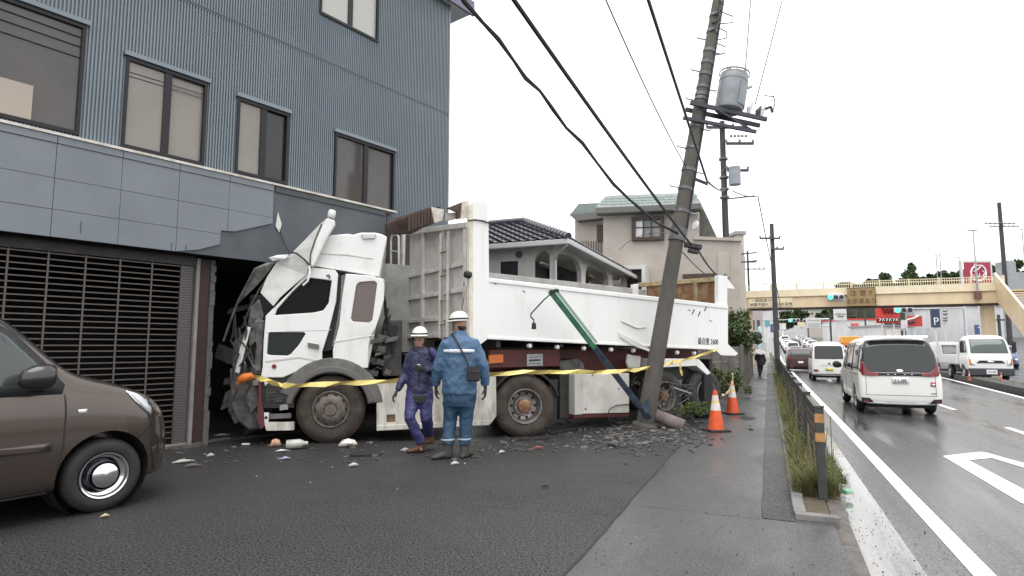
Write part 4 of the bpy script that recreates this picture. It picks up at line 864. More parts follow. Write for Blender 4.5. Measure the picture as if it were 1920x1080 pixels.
litter('paper_packet','white and brown torn packet on the lot right of the front wheel','packet',(652,838),mat('white_packet',(.72,.71,.68),.5,c2=(.3,.24,.12),ns=12,lo=.5,hi=.6),'bag',(.27,.14),.1)
litter('black_mat','flat black rubber mat piece in front of the white packet','mat',(684,854),m_black,'box',(.42,.16,.03),.05)
litter('bottle_cap','white lid lying by the wrecked bumper','lid',(461,834),m_whitep,'box',(.11,.06,.02),.1)
litter('white_shard','long thin white shard near the brown car nose','shard',(344,868),m_scrap,'shard',(.26,.07,.012),.5)
litter('white_shard','brownish splinter right of the long white shard','shard',(362,876),m_kerb2,'shard',(.2,.05,.012),.1)
litter('white_shard','small white scrap in front of the broken pier','shard',(395,857),m_scrap,'shard',(.08,.06,.02),.2)
litter('white_shard','long pale sliver at the foot of the broken pier','shard',(416,818),m_scrap,'shard',(.24,.06,.012),.3)
litter('white_shard','white scrap on bare asphalt below the black mat','shard',(663,875),m_scrap,'shard',(.11,.06,.015),.0)
litter('white_shard','white scrap beside the walking worker shoe','shard',(760,846),m_scrap,'shard',(.12,.07,.015),.0)
litter('white_shard','white scrap in front of the blue worker boots','shard',(853,872),m_scrap,'shard',(.1,.06,.015),.0)
litter('white_shard','white scrap right of the blue worker near the drive wheel','shard',(941,850),m_scrap,'shard',(.1,.05,.012),.3)
litter('blue_scrap','tiny bluish scrap between bumper and bottle','shard',(535,862),mat('bluish',(.3,.32,.45),.5),'shard',(.12,.05,.01),.2)
litter('white_shard','silvery strip below the wrapper','shard',(530,848),m_steel,'shard',(.2,.03,.01),.1)
litter('brown_scrap','dark red scrap left of the drive wheel on the lot','shard',(1010,843),mat('dark_red_scrap',(.2,.06,.05),.6),'shard',(.16,.05,.02),-.3)
litter('dark_scrap','dark flat scrap on open asphalt far from the truck','shard',(1022,915),m_black,'shard',(.08,.03,.01),-.3)
litter('leaf','small pale leaf near the brown car rear wheel side','leaf',(197,971),mat('tan_leaf',(.4,.33,.2),.8),'shard',(.07,.03,.005),.3)
for i in range(8):
    x, y = rr.uniform(300,1000), rr.uniform(845,930)
    litter('paper_scrap','tiny white paper scrap on the open asphalt','scrap',(x,y),m_scrap,'shard',(.02,.015,.004),rr.random()*3)
# planks and slabs pushed against the grille
for k, ((x0,y0),(x1,y1)) in enumerate((((305,846),(395,832)),((330,838),(430,826)),((960,826),(1040,824)),((1030,815),(1150,795)),((1100,800),(1165,790)))):
    p, q = G(x0,y0), G(x1,y1); b = MB(); b.bar((0,0,.03),(q-p)+Vector((0,0,.04)),.05,.03); o = b.build('broken_lath', m_kerb2 if k < 2 else m_dark, loc=(p.x,p.y,0)); tag(o, ['long brown lath lying along the grille foot','short brown lath across the broken pier foot','thin dark lath in front of the drive wheel','dark bent strip under the tool box','short dark strip at the fallen post foot'][k], 'lath', 'broken laths')
# collapsed canopy wreckage lying on the truck top
wk = fthing('canopy_wreckage', 'collapsed brown corrugated canopy piece with white end boards on top of the trailer front', 'wreckage', FD)
m_brown = mat('brown_corrugated', (.095,.065,.055), .7, c2=(.055,.04,.036), ns=4); m_end = mat('cream_end_board', (.66,.63,.57), .6, c2=(.5,.42,.34), ns=6)
plate('corrugated_sheet', FD, [(766,402,1.2),(800,390,.8),(826,387,.5),(830,412,.5),(800,425,.8),(768,434,1.2)], 0, .05, m_brown, wk)
for k in range(9): MB().bar(FD.pv(768+k*6,402-k*1.6,1.15-k*.07), FD.pv(768+k*6,432-k*2,1.15-k*.07), .03, .03).build('corrugation', mat('brown_rib', (.12,.085,.072), .7) if k == 0 else bpy.data.materials['brown_rib'], wk)
plate('end_board', FD, [(809,388),(833,393),(830,414),(815,418)], .4, .03, m_end, wk); plate('end_board', FD, [(836,399),(858,398),(856,410),(835,416)], .3, .03, mat('pinkish_board', (.42,.36,.32), .7, c2=(.3,.25,.22), ns=6), wk)
plate('brown_board', FD, [(838,390),(868,378),(866,409),(856,411),(857,398)], .25, .04, m_brown, wk); plate('white_board', FD, [(868,377),(880,376),(880,408),(865,410)], .1, .04, m_end, wk)
for k in range(7):
    x, y = 728+k*7, 412+rr.uniform(-2,12); MB().bar(FD.l(FB.w(*FB.pv(x,y,-.6))), FD.l(FB.w(*FB.pv(x+rr.uniform(15,30), y+rr.uniform(-8,18), -.5))), .06, .04).build('splinter', rr.choice((m_brown,m_dark,m_rust)), wk)
plate('crushed_awning', FD, [(727,420,1.9),(742,408,1.8),(764,402,1.6),(796,396,1.2),(806,420,1.2),(778,436,1.5),(742,437,1.9)], 0, .2, mat('dark_brown_wreck', (.05,.03,.027), .8, c2=(.10,.06,.05), ns=5, bump=.6), wk)
plate('flashing_end', FB, [(718,404),(752,402),(756,408),(722,412)], -.5, .04, m_flash, wk) if 0 else None
# ================================================================== VEHICLES
from mathutils.bvhtree import BVHTree
def bake(o):
    dg = bpy.context.evaluated_depsgraph_get(); dg.update(); me = bpy.data.meshes.new_from_object(o.evaluated_get(dg)); o.modifiers.clear(); o.data = me; return o
def loft_body(parent, st, m, name='body', sub=2, arches=(), ra=.36, W=None, crown=.03):
    vs, fs = [], []
    for u, hw, zb, zm, zt_, ht in st:
        half = [(hw-.07,zb),(hw-.012,zb+.07),(hw,zb+(zm-zb)*.5),(hw-.012,zm-.06),(hw-.035,zm),(ht+(hw-.035-ht)*.25,zm+(zt_-zm)*.72),(ht-.05,zt_-.025),(ht*.55,zt_+crown*.6),(0,zt_+crown)]
        ring = half+[(-a, z) for a, z in half[-2::-1]]; vs += [(u, -a, z) for a, z in ring]
    n = 17
    for i in range(len(st)-1):
        for j in range(n): fs.append((i*n+j, i*n+(j+1)%n, (i+1)*n+(j+1)%n, (i+1)*n+j))
    fs.append(tuple(range(n))[::-1]); fs.append(tuple((len(st)-1)*n+j for j in range(n)))
    o = MB().add(vs, fs).build(name, m, parent, sub=sub)
    if arches:
        cm = MB()
        for (u, z, hw) in arches:
            for s_ in (-1, 1): cm.lathe([(0,0),(ra,0),(ra,.5),(0,.5)], (u, s_*(hw+.1), z), (0,-s_,0), 32)
        cm.v and None
        co = cm.build('cutter', m_black, parent); md = o.modifiers.new('arch', 'BOOLEAN'); md.object = co; md.operation = 'DIFFERENCE'; md.solver = 'EXACT'
        o.data.materials.append(m_black) if 0 else None
        bake(o); bpy.data.objects.remove(co)
    else: bake(o)
    o.data.polygons.foreach_set('use_smooth', [True]*len(o.data.polygons)); o.data.set_sharp_from_angle(angle=R(50))
    return o
_bv = {}
def wrap(name, body, pts, dirv, m, parent, off=.008, cuts=3, th=.006, back=4.):
    """a thin piece laid on the body surface: outline points in the thing's frame pressed on along dirv"""
    key = body.name
    if key not in _bv:
        bm = bmesh.new(); bm.from_mesh(body.data); _bv[key] = BVHTree.FromBMesh(bm); bm.free()
    T = _bv[key]; d = Vector(dirv).normalized(); P = [Vector(p) for p in pts]
    bm = bmesh.new(); V = [bm.verts.new(p) for p in P]
    for t in tessellate_polygon([P]):
        try: bm.faces.new([V[i] for i in t])
        except ValueError: pass
    for _ in range(cuts): bmesh.ops.subdivide_edges(bm, edges=[e for e in bm.edges if e.calc_length() > .05], cuts=1, use_grid_fill=True)
    bmesh.ops.triangulate(bm, faces=bm.faces)
    for v in bm.verts:
        h = T.ray_cast(v.co-d*back, d)
        if h[0] is None: h = T.find_nearest(v.co)
        v.co = h[0]-d*off
    bmesh.ops.recalc_face_normals(bm, faces=bm.faces)
    me = bpy.data.meshes.new(name); bm.to_mesh(me); bm.free(); me.materials.append(m)
    me.polygons.foreach_set('use_smooth', [True]*len(me.polygons))
    o = bpy.data.objects.new(name, me); COL.objects.link(o); o.parent = parent
    s_ = o.modifiers.new('thick', 'SOLIDIFY'); s_.thickness = th; s_.offset = 0; return o
def car_wheel(parent, c, r=.32, w=.19, s_=-1, m_r=None, simple=False):
    ax = (0, -s_, 0); k = r/.32; b = MB()
    b.lathe([(q*k, h) for q, h in ((.205,.03),(.212,.005),(.25,-.006),(.285,.004),(.308,.028),(.32,.045),(.32,w-.04),(.30,w),(.21,w))], c, ax, 28, close=True)
    ty = b.build('tyre', m_black, parent, smooth=40)
    MB().lathe([(q*k, h) for q, h in ((.208,.02),(.20,.0),(.185,.004),(.175,.03),(.14,.045),(.12,.05),(.10,.02),(.09,.005),(.05,-.012),(0,-.016))], c, ax, 28).build('rim', m_r or m_steel, ty, smooth=30)
    return ty
m_brn = mat('brown_car_paint', (.070,.052,.041), .22, .6, coat=1.)
FC = Fr(G(195, 961)[:2], R(90-33.7)); HWC = .915
cz = 0.
bc = thing('parked_car', 'brown compact tall van with chrome-ring wheels parked at left, its nose toward the truck', 'car', FC.w(0, HWC, 0), FC.a)
class Off:      # car frame with the centre line as v = 0
    def __init__(s, f, dv, dz=0.): s.f, s.dv, s.dz = f, dv, dz
    def pv(s, x, y, v): q = s.f.pv(x, y, v+s.dv); return Vector((q.x, q.y-s.dv, q.z-s.dz))
    def pu(s, x, y, u): q = s.f.pu(x, y, u); return Vector((q.x, q.y-s.dv, q.z-s.dz))
OC = Off(FC, HWC)
stc = [(-3.5,.80,.32,.9,1.0,.7),(-3.46,.885,.24,1.05,1.35,.74),(-3.4,.905,.22,1.08,1.74,.72),(-3.2,.915,.2,1.08,1.81,.72),(-1.6,.915,.2,1.08,1.87,.76),(-1.1,.915,.2,1.08,1.855,.76),(-.82,.915,.2,1.08,1.79,.75),(-.60,.915,.2,1.07,1.60,.75),(-.38,.915,.2,1.06,1.36,.77),(-.22,.915,.2,1.06,1.23,.80),(.0,.915,.2,1.03,1.17,.82),(.22,.905,.2,.98,1.10,.81),(.40,.86,.2,.90,1.03,.76),(.55,.765,.2,.80,.92,.67),(.66,.62,.2,.68,.77,.53),(.73,.42,.22,.56,.60,.32)]
body = loft_body(bc, stc, m_brn, arches=((.0,.33,.915),(-2.7,.33,.915)), ra=.385)
for u in (0, -2.7):
    car_wheel(bc, (u, -HWC+.03, .32), .322, .2, -1, m_chrome); car_wheel(bc, (u, HWC-.03, .32), .322, .2, 1, m_chrome)
    for s_ in (-1, 1):
        MB().lathe([(.132,.012),(.128,-.004),(.122,.0),(.116,.03),(.112,.05)], (u, s_*(HWC-.03), .32), (0,-s_,0), 32).build('dark_ring', mat('rim_dark_ring', (.05,.045,.06), .2, .8) if 'rim_dark_ring' not in bpy.data.materials else bpy.data.materials['rim_dark_ring'], bc, smooth=40)
        MB().lathe([(.112,.012),(.105,-.012),(.085,-.02),(.04,-.03),(0,-.032)], (u, s_*(HWC-.03), .32), (0,-s_,0), 32).build('hub_cap', m_chrome, bc, smooth=40)
    b = MB()
    for s_ in (-1, 1): b.lathe([(0,.0),(.383,.0),(.383,.34)], (u, s_*(HWC-.42), .33), (0,s_,0), 28)
    b.build('wheel_well', m_black, bc)
mD = (0, 1, 0)
def wpx(name, pts, m, par=bc, off=.008, **k): return wrap(name, body, [OC.pv(x, y, -HWC) for x, y in pts], mD, m, par, off, **k)
win = [(-.43,0,1.10),(-.40,0,1.16),(-.52,0,1.32),(-.72,0,1.55),(-.88,0,1.65),(-1.3,0,1.70),(-1.38,0,1.10)]
m_cglass = mat('car_side_glass', (.045,.055,.055), .05, spec=.7)
seal = [(-.37,0,1.065),(-.345,0,1.14),(-.48,0,1.34),(-.69,0,1.585),(-.86,0,1.69),(-1.3,0,1.74),(-1.42,0,1.74),(-1.44,0,1.06)]
for s_ in (-1, 1):
    wrap('window_seal', body, seal, (0,-s_,0), m_black, bc, .003, th=.004); wrap('window', body, win, (0,-s_,0), m_cglass, bc, .009, th=.004)
    wrap('rear_window', body, [(-1.55,0,1.10),(-1.53,0,1.67),(-2.5,0,1.67),(-2.5,0,1.10)], (0,-s_,0), m_cglass, bc, .006, th=.004)
    wrap('side_moulding', body, [(-.44,0,.60),(-.44,0,.665),(-1.45,0,.665),(-1.45,0,.60)], (0,-s_,0), m_brn, bc, .02, th=.02)
    for zz in (0,): wrap('door_seam', body, [(-.345,0,1.06),(-.335,0,.9),(-.34,0,.62),(-.375,0,.40),(-.44,0,.27),(-.452,0,.27),(-.387,0,.40),(-.352,0,.62),(-.347,0,.9),(-.357,0,1.06)], (0,-s_,0), m_black, bc, .002, th=.003)
    wrap('door_seam', body, [(-.45,0,.262),(-1.45,0,.262),(-1.45,0,.272),(-.45,0,.272)], (0,-s_,0), m_black, bc, .002, th=.003)
    wrap('sill_trim', body, [(-.42,0,.2),(-2.3,0,.2),(-2.3,0,.245),(-.42,0,.245)], (0,-s_,0), m_black, bc, .01, th=.02)
    wrap('indicator', body, [(-.25,0,.895),(-.19,0,.895),(-.185,0,.925),(-.255,0,.925)], (0,-s_,0), m_whitep, bc, .008, th=.008)
    MB().ell([((-.475,s_*(HWC+.05),1.225),(0,.05,0),(0,0,.05)),((-.49,s_*(HWC+.11),1.225),(0,.08,0),(0,0,.09)),((-.54,s_*(HWC+.125),1.225),(0,.09,0),(0,0,.105)),((-.63,s_*(HWC+.12),1.22),(0,.085,0),(0,0,.10)),((-.70,s_*(HWC+.11),1.21),(0,.06,0),(0,0,.075)),((-.73,s_*(HWC+.105),1.205),(0,.02,0),(0,0,.03))], 16).build('mirror', mat('gloss_black', (.02,.02,.021), .2, coat=.5) if s_ < 0 else bpy.data.materials['gloss_black'], bc, smooth=60)
    MB().bar((-.55,s_*(HWC-.04),1.11),(-.57,s_*(HWC+.1),1.17),.1,.06).build('mirror_stalk', m_black, bc, bevel=.02)
hl = [(243,733),(256,735),(270,740),(283,749),(291,762),(294,780),(288,780),(273,768),(258,754)]
wpx('headlamp', hl, m_chrome, off=.006, cuts=4); wpx('headlamp_lens', [(249,737),(258,738),(269,743),(280,751),(288,763),(290,776),(280,770),(268,758),(258,749)], mat('lamp_lens', (.55,.57,.6), .05, spec=.8), off=.014, cuts=4)
0 and wpx('fender_crease', [(133,797),(150,782),(175,768),(205,763),(235,772),(260,790),(270,800),(262,798),(235,777),(205,768),(177,773),(152,787)], mat('brown_highlight', (.11,.086,.07), .25, .35, coat=.6), off=.004)
wpx('bumper_seam', [(291,778),(288,795),(278,808),(262,821),(260,818),(275,805),(285,793),(288,778)], m_black, off=.002)
wpx('fog_recess', [(292,840),(303,835),(304,868),(296,880)], m_black, off=.003)
wrap('windscreen', body, [(-.30,-.62,1.3),(-.30,.62,1.3),(-.95,.60,1.72),(-.95,-.60,1.72)], (0,0,-1), m_glassg, bc, .006)
wrap('bonnet_seam', body, [(.2,-.72,1),(.215,-.72,1),(-.2,-.76,1),(-.21,-.76,1)], (0,0,-1), m_black, bc, .002)
b = MB(); b.box(-.75,-.5,.5,-.65,.5,1.05); b.box(-1.6,.15,.4,-1.0,.65,1.3); b.box(-1.6,-.65,.4,-1.0,-.15,1.3); b.build('seat', m_int, bc, bevel=.05)
# ---------------------------------------------------------------- generic traffic
def glassy(): return m_vglass
m_vglass = mat('vehicle_glass', (.028,.032,.034), .06, spec=.55)
def vehicle(name, label, cat, s, t, rev, L, W, H, col, st, rough=.3, wheels=(.75,3.4), wr=.31, group=None, zoff=0., metal=0.):
    p = stz(s, t, RZ+zoff); o = thing(name, label, cat, (p.x, p.y, p.z), RA+(pi if rev else 0), group)
    m = mat(name+'_paint', col, rough, metal, coat=.5)
    bd = loft_body(o, st, m, arches=[(u, wr+.01, W/2) for u in wheels], ra=wr+.055)
    for u in wheels:
        for s_ in (-1, 1): car_wheel(o, (u, s_*(W/2-.02), wr), wr, .18, s_)
    b = MB(); b.box(.4,-W/2+.22,.16,L-.4,W/2-.22,.5); b.build('underbody', m_black, o)
    return o, bd
VAN = lambda L, W, H: [(0,W/2-.11,.36,.80,.93,W/2-.16),(.035,W/2-.02,.27,.92,1.10,W/2-.10),(.14,W/2,.24,1.0,H-.28,W/2-.12),(.28,W/2,.24,1.04,H-.06,W/2-.14),(.8,W/2,.22,1.04,H-.02,W/2-.14),(L*.62,W/2,.22,1.04,H-.03,W/2-.14),(L*.74,W/2,.22,1.02,H-.13,W/2-.15),(L*.87,W/2-.01,.22,.98,1.16,W/2-.14),(L-.22,W/2-.05,.24,.83,.96,W/2-.17),(L-.03,W/2-.2,.3,.68,.76,W/2-.32)]
KEI = lambda L, W, H: [(0,W/2-.08,.38,.85,1.0,W/2-.12),(.03,W/2-.01,.28,.95,1.2,W/2-.07),(.10,W/2,.25,1.0,H-.22,W/2-.09),(.22,W/2,.25,1.02,H-.04,W/2-.11),(.8,W/2,.25,1.02,H-.02,W/2-.11),(L*.68,W/2,.25,1.02,H-.03,W/2-.11),(L*.78,W/2,.25,1.0,H-.12,W/2-.12),(L*.93,W/2-.02,.25,.95,1.08,W/2-.12),(L-.02,W/2-.12,.3,.75,.84,W/2-.22)]
SED = lambda L, W, H: [(0,W/2-.16,.38,.70,.86,W/2-.25),(.06,W/2-.05,.28,.8,.97,W/2-.16),(.5,W/2,.22,.92,1.02,W/2-.16),(1.05,W/2,.2,.94,H-.1,W/2-.22),(1.6,W/2,.2,.94,H-.02,W/2-.22),(2.3,W/2,.2,.93,H-.03,W/2-.22),(3.1,W/2,.2,.90,1.0,W/2-.17),(L-.6,W/2-.02,.2,.80,.88,W/2-.17),(L-.15,W/2-.1,.24,.66,.74,W/2-.24),(L,W/2-.28,.32,.55,.6,W/2-.42)]
def sides(o, bd, polys, m, name='window', off=.006):
    for pg in polys:
        for s_ in (-1, 1): wrap(name, bd, [(u, 0, z) for u, z in pg], (0,-s_,0), m, o, off, th=.004)
def back(o, bd, pg, m, name, off=.006, fwd=1, cuts=5, th=.006): return wrap(name, bd, [(0, y, z) for y, z in pg], (fwd,0,0), m, o, off, cuts=cuts, th=th, back=9)
def rect(y0, y1, z0, z1): return [(y0,z0),(y1,z0),(y1,z1),(y0,z1)]
def mir(pg): return [(-y, z) for y, z in pg]
# white minivan ahead
L, W, H = 4.7, 1.72, 1.89
mv, bd = vehicle('minivan', 'white minivan with wide red tail lamps driving away on the wet road', 'minivan', 2.84, 16.75, 0, L, W, H, (.80,.80,.775), VAN(L,W,H), wheels=(.95,3.75), wr=.33)
sides(mv, bd, [[(.30,1.06),(.34,1.68),(1.35,1.72),(1.35,1.02)],[(1.42,1.02),(1.42,1.72),(2.55,1.72),(2.6,1.02)],[(2.68,1.02),(2.66,1.72),(3.2,1.66),(3.6,1.30),(3.75,1.04)]], m_vglass)
back(mv, bd, [(-.79,1.02),(-.82,1.12),(-.77,1.7),(-.62,1.78),(.62,1.78),(.77,1.7),(.82,1.12),(.79,1.02)], m_vglass, 'rear_window', .012, cuts=6)
wrap('windscreen', bd, [(3.55,-.62,1.3),(4.0,-.66,1.2),(4.0,.66,1.2),(3.55,.62,1.6)], (0,0,-1), m_vglass, mv)
for g_ in (1, -1):
    back(mv, bd, [(g_*y, z) for y, z in ((.40,.93),(.40,1.005),(.60,1.02),(.70,1.10),(.735,1.26),(.815,1.27),(.82,1.05),(.77,.94),(.6,.92))], m_red, 'tail_lamp', .018, cuts=4)
    back(mv, bd, [(g_*y, z) for y, z in ((.80,.30),(.56,.30),(.64,.40),(.81,.41))], m_black, 'bumper_pod', .014); back(mv, bd, [(g_*y, z) for y, z in ((.80,.315),(.66,.315),(.68,.35),(.80,.355))], m_red, 'reflector', .022)
    sides_l = wrap('sliding_rail', bd, [(.25,0,.94),(1.9,0,.94),(1.9,0,.96),(.25,0,.96)], (0,-g_,0), m_grey, mv, .003)
    wrap('door_seam', bd, [(1.38,0,.3),(1.39,0,.3),(1.39,0,1.02),(1.38,0,1.02)], (0,-g_,0), m_grey, mv, .002); wrap('door_seam', bd, [(2.62,0,.3),(2.63,0,.3),(2.63,0,1.02),(2.62,0,1.02)], (0,-g_,0), m_grey, mv, .002)
    MB().ell([((3.55,g_*.86,1.08),(.05,0,0),(0,0,.05)),((3.52,g_*.95,1.1),(.08,0,0),(0,0,.1)),((3.52,g_*1.05,1.1),(.07,0,0),(0,0,.09)),((3.54,g_*1.09,1.1),(.02,0,0),(0,0,.04))], 12).build('mirror', m_black, mv, smooth=60)
band = back(mv, bd, [(-.42,.935),(.42,.935),(.42,1.0),(-.42,1.0)], m_black, 'tail_band', .02)
for y in (-.24,-.1,.1,.24): back(mv, bd, rect(y-.02,y+.02,.958,.972), m_chrome, 'letter', .028, cuts=1)
back(mv, bd, [(-.06,1.01),(.06,1.01),(.075,1.05),(.05,1.085),(-.05,1.085),(-.075,1.05)], m_chrome, 'emblem', .02)
pl_ = back(mv, bd, rect(-.165,.165,.755,.905), m_plate, 'number_plate', .02, cuts=1)
text('11-09', .12, m_ink, mv, face_mtx((-.03,0,.815), (0,-1,0), (0,0,1)), 'number', .9)
back(mv, bd, rect(-.70,-.60,.70,.80), mat('sticker_red', (.5,.05,.07), .5), 'sticker', .01); back(mv, bd, rect(-.68,-.62,.72,.76), m_whitep, 'sticker_mark', .016)
back(mv, bd, [(-.70,.53),(-.60,.53),(-.60,.545),(-.70,.545)], m_ink, 'badge', .01, cuts=1)
for z, y in ((.475,.72),(.90,.0)):
    if y: back(mv, bd, rect(-y,y,z,z+.008), m_grey, 'gate_seam', .003)
for g_ in (1,-1): back(mv, bd, rect(g_*.70-.004,g_*.70+.004,.48,.92), m_grey, 'gate_seam', .003)
back(mv, bd, [(-.8,.245),(-.6,.28),(.6,.28),(.8,.245),(.8,.225),(-.8,.225)], m_whitep, 'lower_lip', .03)
MB().prism([[(.08,-.6,1.822),(.08,.6,1.822),(.34,.68,1.865),(.34,-.68,1.865)]], (0,0,.018)).build('spoiler', bd.data.materials[0], mv, bevel=.012)
MB().box(.9,-.25,.9,1.0,.05,1.55).build('seat_back', m_int, mv, bevel=.05)
# white kei van
L, W, H = 3.35, 1.475, 1.86
kv, bd = vehicle('box_van', 'small white box van with square rear window ahead of the minivan', 'van', 2.6, 31.8, 0, L, W, H, (.80,.80,.77), KEI(L,W,H), wheels=(.6,2.9), wr=.28)
back(kv, bd, [(-.60,1.05),(-.58,1.60),(-.5,1.66),(.5,1.66),(.58,1.60),(.60,1.05)], m_vglass, 'rear_window', .01)
for g_ in (1,-1): back(kv, bd, [(g_*y, z) for y, z in ((.44,.46),(.66,.46),(.66,.56),(.48,.56))], m_red, 'tail_lamp', .015)
back(kv, bd, rect(-.16,.16,.50,.63), mat('yellow_plate', (.62,.52,.12), .4), 'number_plate', .02, cuts=1); back(kv, bd, rect(-.05,.05,.80,.88), m_grey, 'emblem', .015, cuts=1)
back(kv, bd, rect(-.62,.62,.32,.36), m_grey, 'bumper_seam', .01); sides(kv, bd, [[(.2,1.08),(.2,1.6),(1.5,1.62),(1.5,1.06)],[(1.6,1.06),(1.6,1.62),(2.3,1.6),(2.75,1.08)]], m_vglass)
back(kv, bd, rect(-.35,.35,.735,.745), m_grey, 'gate_seam', .004)
# dark red car and a dark sedan in the inner lane
L, W, H = 3.9, 1.66, 1.5
rc, bd = vehicle('hatchback', 'dark maroon hatchback in traffic just left of the small white van', 'car', .95+.95, 43, 0, L, W, H, (.055,.016,.02), VAN(L,W,1.55), wheels=(.7,3.1), wr=.29)
back(rc, bd, [(-.6,1.0),(-.56,1.38),(.56,1.38),(.6,1.0)], m_vglass, 'rear_window', .01); back(rc, bd, rect(-.16,.16,.55,.68), m_plate, 'number_plate', .02, cuts=1)
for g_ in (1,-1): back(rc, bd, [(g_*y, z) for y, z in ((.6,.75),(.78,.75),(.74,.98),(.62,.98))], m_red, 'tail_lamp', .015)
# oncoming grey van half hidden behind the minivan
def oncoming(name, label, cat, s, t, L, W, H, col, st, wheels, wr=.3, group=None):
    o, bd = vehicle(name, label, cat, s, t, 1, L, W, H, col, st, wheels=wheels, wr=wr, group=group); return o, bd
def front_bits(o, bd, W, zw0, zw1, hz=.7, ww=None, lamps=True, plate_=True):
    w = ww or W/2-.2
    back(o, bd, [(-w,zw0),(w,zw0),(w-.06,zw1),(-w+.06,zw1)], m_vglass, 'windscreen', .012, -1, cuts=6)
    if lamps:
        for g_ in (1,-1): back(o, bd, [(g_*y, z) for y, z in ((W/2-.38,hz-.04),(W/2-.14,hz),(W/2-.12,hz+.16),(W/2-.36,hz+.08))], m_chrome, 'headlamp', .015, -1)
    back(o, bd, [(-.42,hz-.1),(.42,hz-.1),(.45,hz+.03),(-.45,hz+.03)], m_black, 'grille', .012, -1)
    if plate_: back(o, bd, rect(-.17,.17,.42,.56), m_plate, 'number_plate', .02, -1, cuts=1)
L, W, H = 4.6, 1.7, 1.95
gv, bd = oncoming('oncoming_van', 'silver-grey oncoming van partly hidden behind the white minivan', 'van', 10.2, 47, L, W, H, (.34,.34,.36), VAN(L,W,H), (.9,3.7)); front_bits(gv, bd, W, 1.2, 1.72)
# white flatbed truck, oncoming
ft_p = G(1860, 716, RZ); FK = Fr(ft_p[:2], atan2(-ft_p[1], -ft_p[0])*.35+(RA+pi)*.65 if 0 else RA+pi)
fk = thing('flatbed_truck', 'white oncoming flatbed truck with dark bumper waiting beside the median at far right', 'truck', (ft_p.x, ft_p.y, RZ), RA+pi)
cst = [(-1.55,.80,.55,1.2,1.95,.76),(-1.5,.86,.5,1.25,2.12,.80),(-1.0,.87,.5,1.25,2.16,.80),(-.55,.87,.5,1.25,2.12,.80),(-.25,.87,.48,1.22,1.85,.80),(-.06,.865,.46,1.15,1.36,.80),(.0,.84,.5,1.0,1.15,.76),(.03,.80,.55,.9,1.0,.7)]
m_fw = mat('flatbed_white', (.78,.78,.76), .3, coat=.4)
bd = loft_body(fk, cst, m_fw, 'cab', arches=((-.85,.36,.87),), ra=.44)
back(fk, bd, [(-.72,1.32),(.72,1.32),(.68,1.98),(-.68,1.98)], mat('windscreen_green', (.05,.075,.065), .05, spec=.7), 'windscreen', .012, -1, cuts=6)
for g_ in (1,-1):
    back(fk, bd, [(g_*y, z) for y, z in ((.60,.75),(.80,.78),(.82,1.15),(.66,1.05))], m_chrome, 'headlamp', .02, -1); back(fk, bd, [(g_*y, z) for y, z in ((.72,.78),(.81,.80),(.82,1.1),(.76,1.05))], m_amber, 'indicator', .03, -1)
    wrap('side_window', bd, [(-1.3,0,1.32),(-1.3,0,1.95),(-.5,0,1.9),(-.25,0,1.34)], (0,-g_,0), m_vglass, fk, .008)
    MB().box(-.3,g_*1.0-.08,1.35,-.2,g_*1.0+.08,1.85).build('mirror', m_black, fk, bevel=.03); MB().tube([(-.3,g_*.85,1.9),(-.25,g_*1.0,1.86)], .015, 6).build('mirror_arm', m_black, fk)
    car_wheel(fk, (-.85,g_*.85,.36), .36, .2, g_); car_wheel(fk, (-3.3,g_*.85,.36), .36, .2, g_)
back(fk, bd, [(-.55,.86),(.55,.86),(.42,.98),(-.42,.98)], m_black, 'grille', .02, -1); back(fk, bd, rect(-.13,.13,.88,.96), m_chrome, 'emblem', .03, -1, cuts=1)
MB().box(-.2,-.86,.28,.10,.86,.62).build('bumper', mat('dark_bumper', (.04,.045,.055), .5), fk, bevel=.04); MB().box(.10,-.2,.36,.115,.2,.56).build('number_plate', m_plate, fk)
text('32-68', .13, m_ink, fk, face_mtx((.118,0,.46), (0,1,0), (0,0,1)), 'number')
b = MB(); b.box(-4.8,-.9,.75,-1.65,.9,.85); b.build('deck', m_fw, fk); 
for g_ in (1,-1): MB().box(-4.8,g_*.92-.02,.80,-1.65,g_*.92+.02,1.2).build('side_gate', m_fw, fk)
MB().box(-1.62,-.9,.8,-1.58,.9,1.75).build('headboard', m_fw, fk); MB().box(-4.7,-.4,.45,-.9,.4,.74).build('chassis', m_dark, fk)
# silver car behind the flatbed's right side
L, W, H = 4.4, 1.7, 1.45
p_ = G(1905, 712, RZ); sc_ = FR.l(p_)
sv, bd = oncoming('oncoming_car', 'silver oncoming car at the right edge beside the white flatbed truck', 'car', -sc_.y+6.5, sc_.x+16, L, W, H, (.5,.5,.52), SED(L,W,H), (.9,3.5)); front_bits(sv, bd, W, .98, 1.32, .62)
# yellow and orange truck in the far lane
ow = stz(7.4, 66, RZ); yt = thing('dump_truck', 'orange-yellow truck with blue lower bed in far traffic above the white van', 'truck', (ow.x, ow.y, ow.z), RA+pi); yt.scale = (.72,.72,.72)
m_yel = mat('yellow_truck', (.70,.33,.03), .4, coat=.3); m_or2 = mat('orange_truck', (.62,.20,.03), .4)
b = MB(); b.box(-1.6,-1.1,.7,0,1.1,2.6); b.build('cab', m_or2, yt, bevel=.08); MB().box(.005,-.95,1.6,.02,.95,2.4).build('windscreen', m_vglass, yt)
MB().box(-6,-1.15,2.3,-1.7,1.15,3.6).build('bed', m_yel, yt, bevel=.05); MB().box(-6,-1.1,1.0,-1.7,1.1,2.29).build('lower_bed', mat('blue_bed', (.05,.12,.22), .5), yt)
MB().box(-1.68,-1.1,2.65,-.3,1.1,3.55).build('cab_shield', m_yel, yt, bevel=.05)
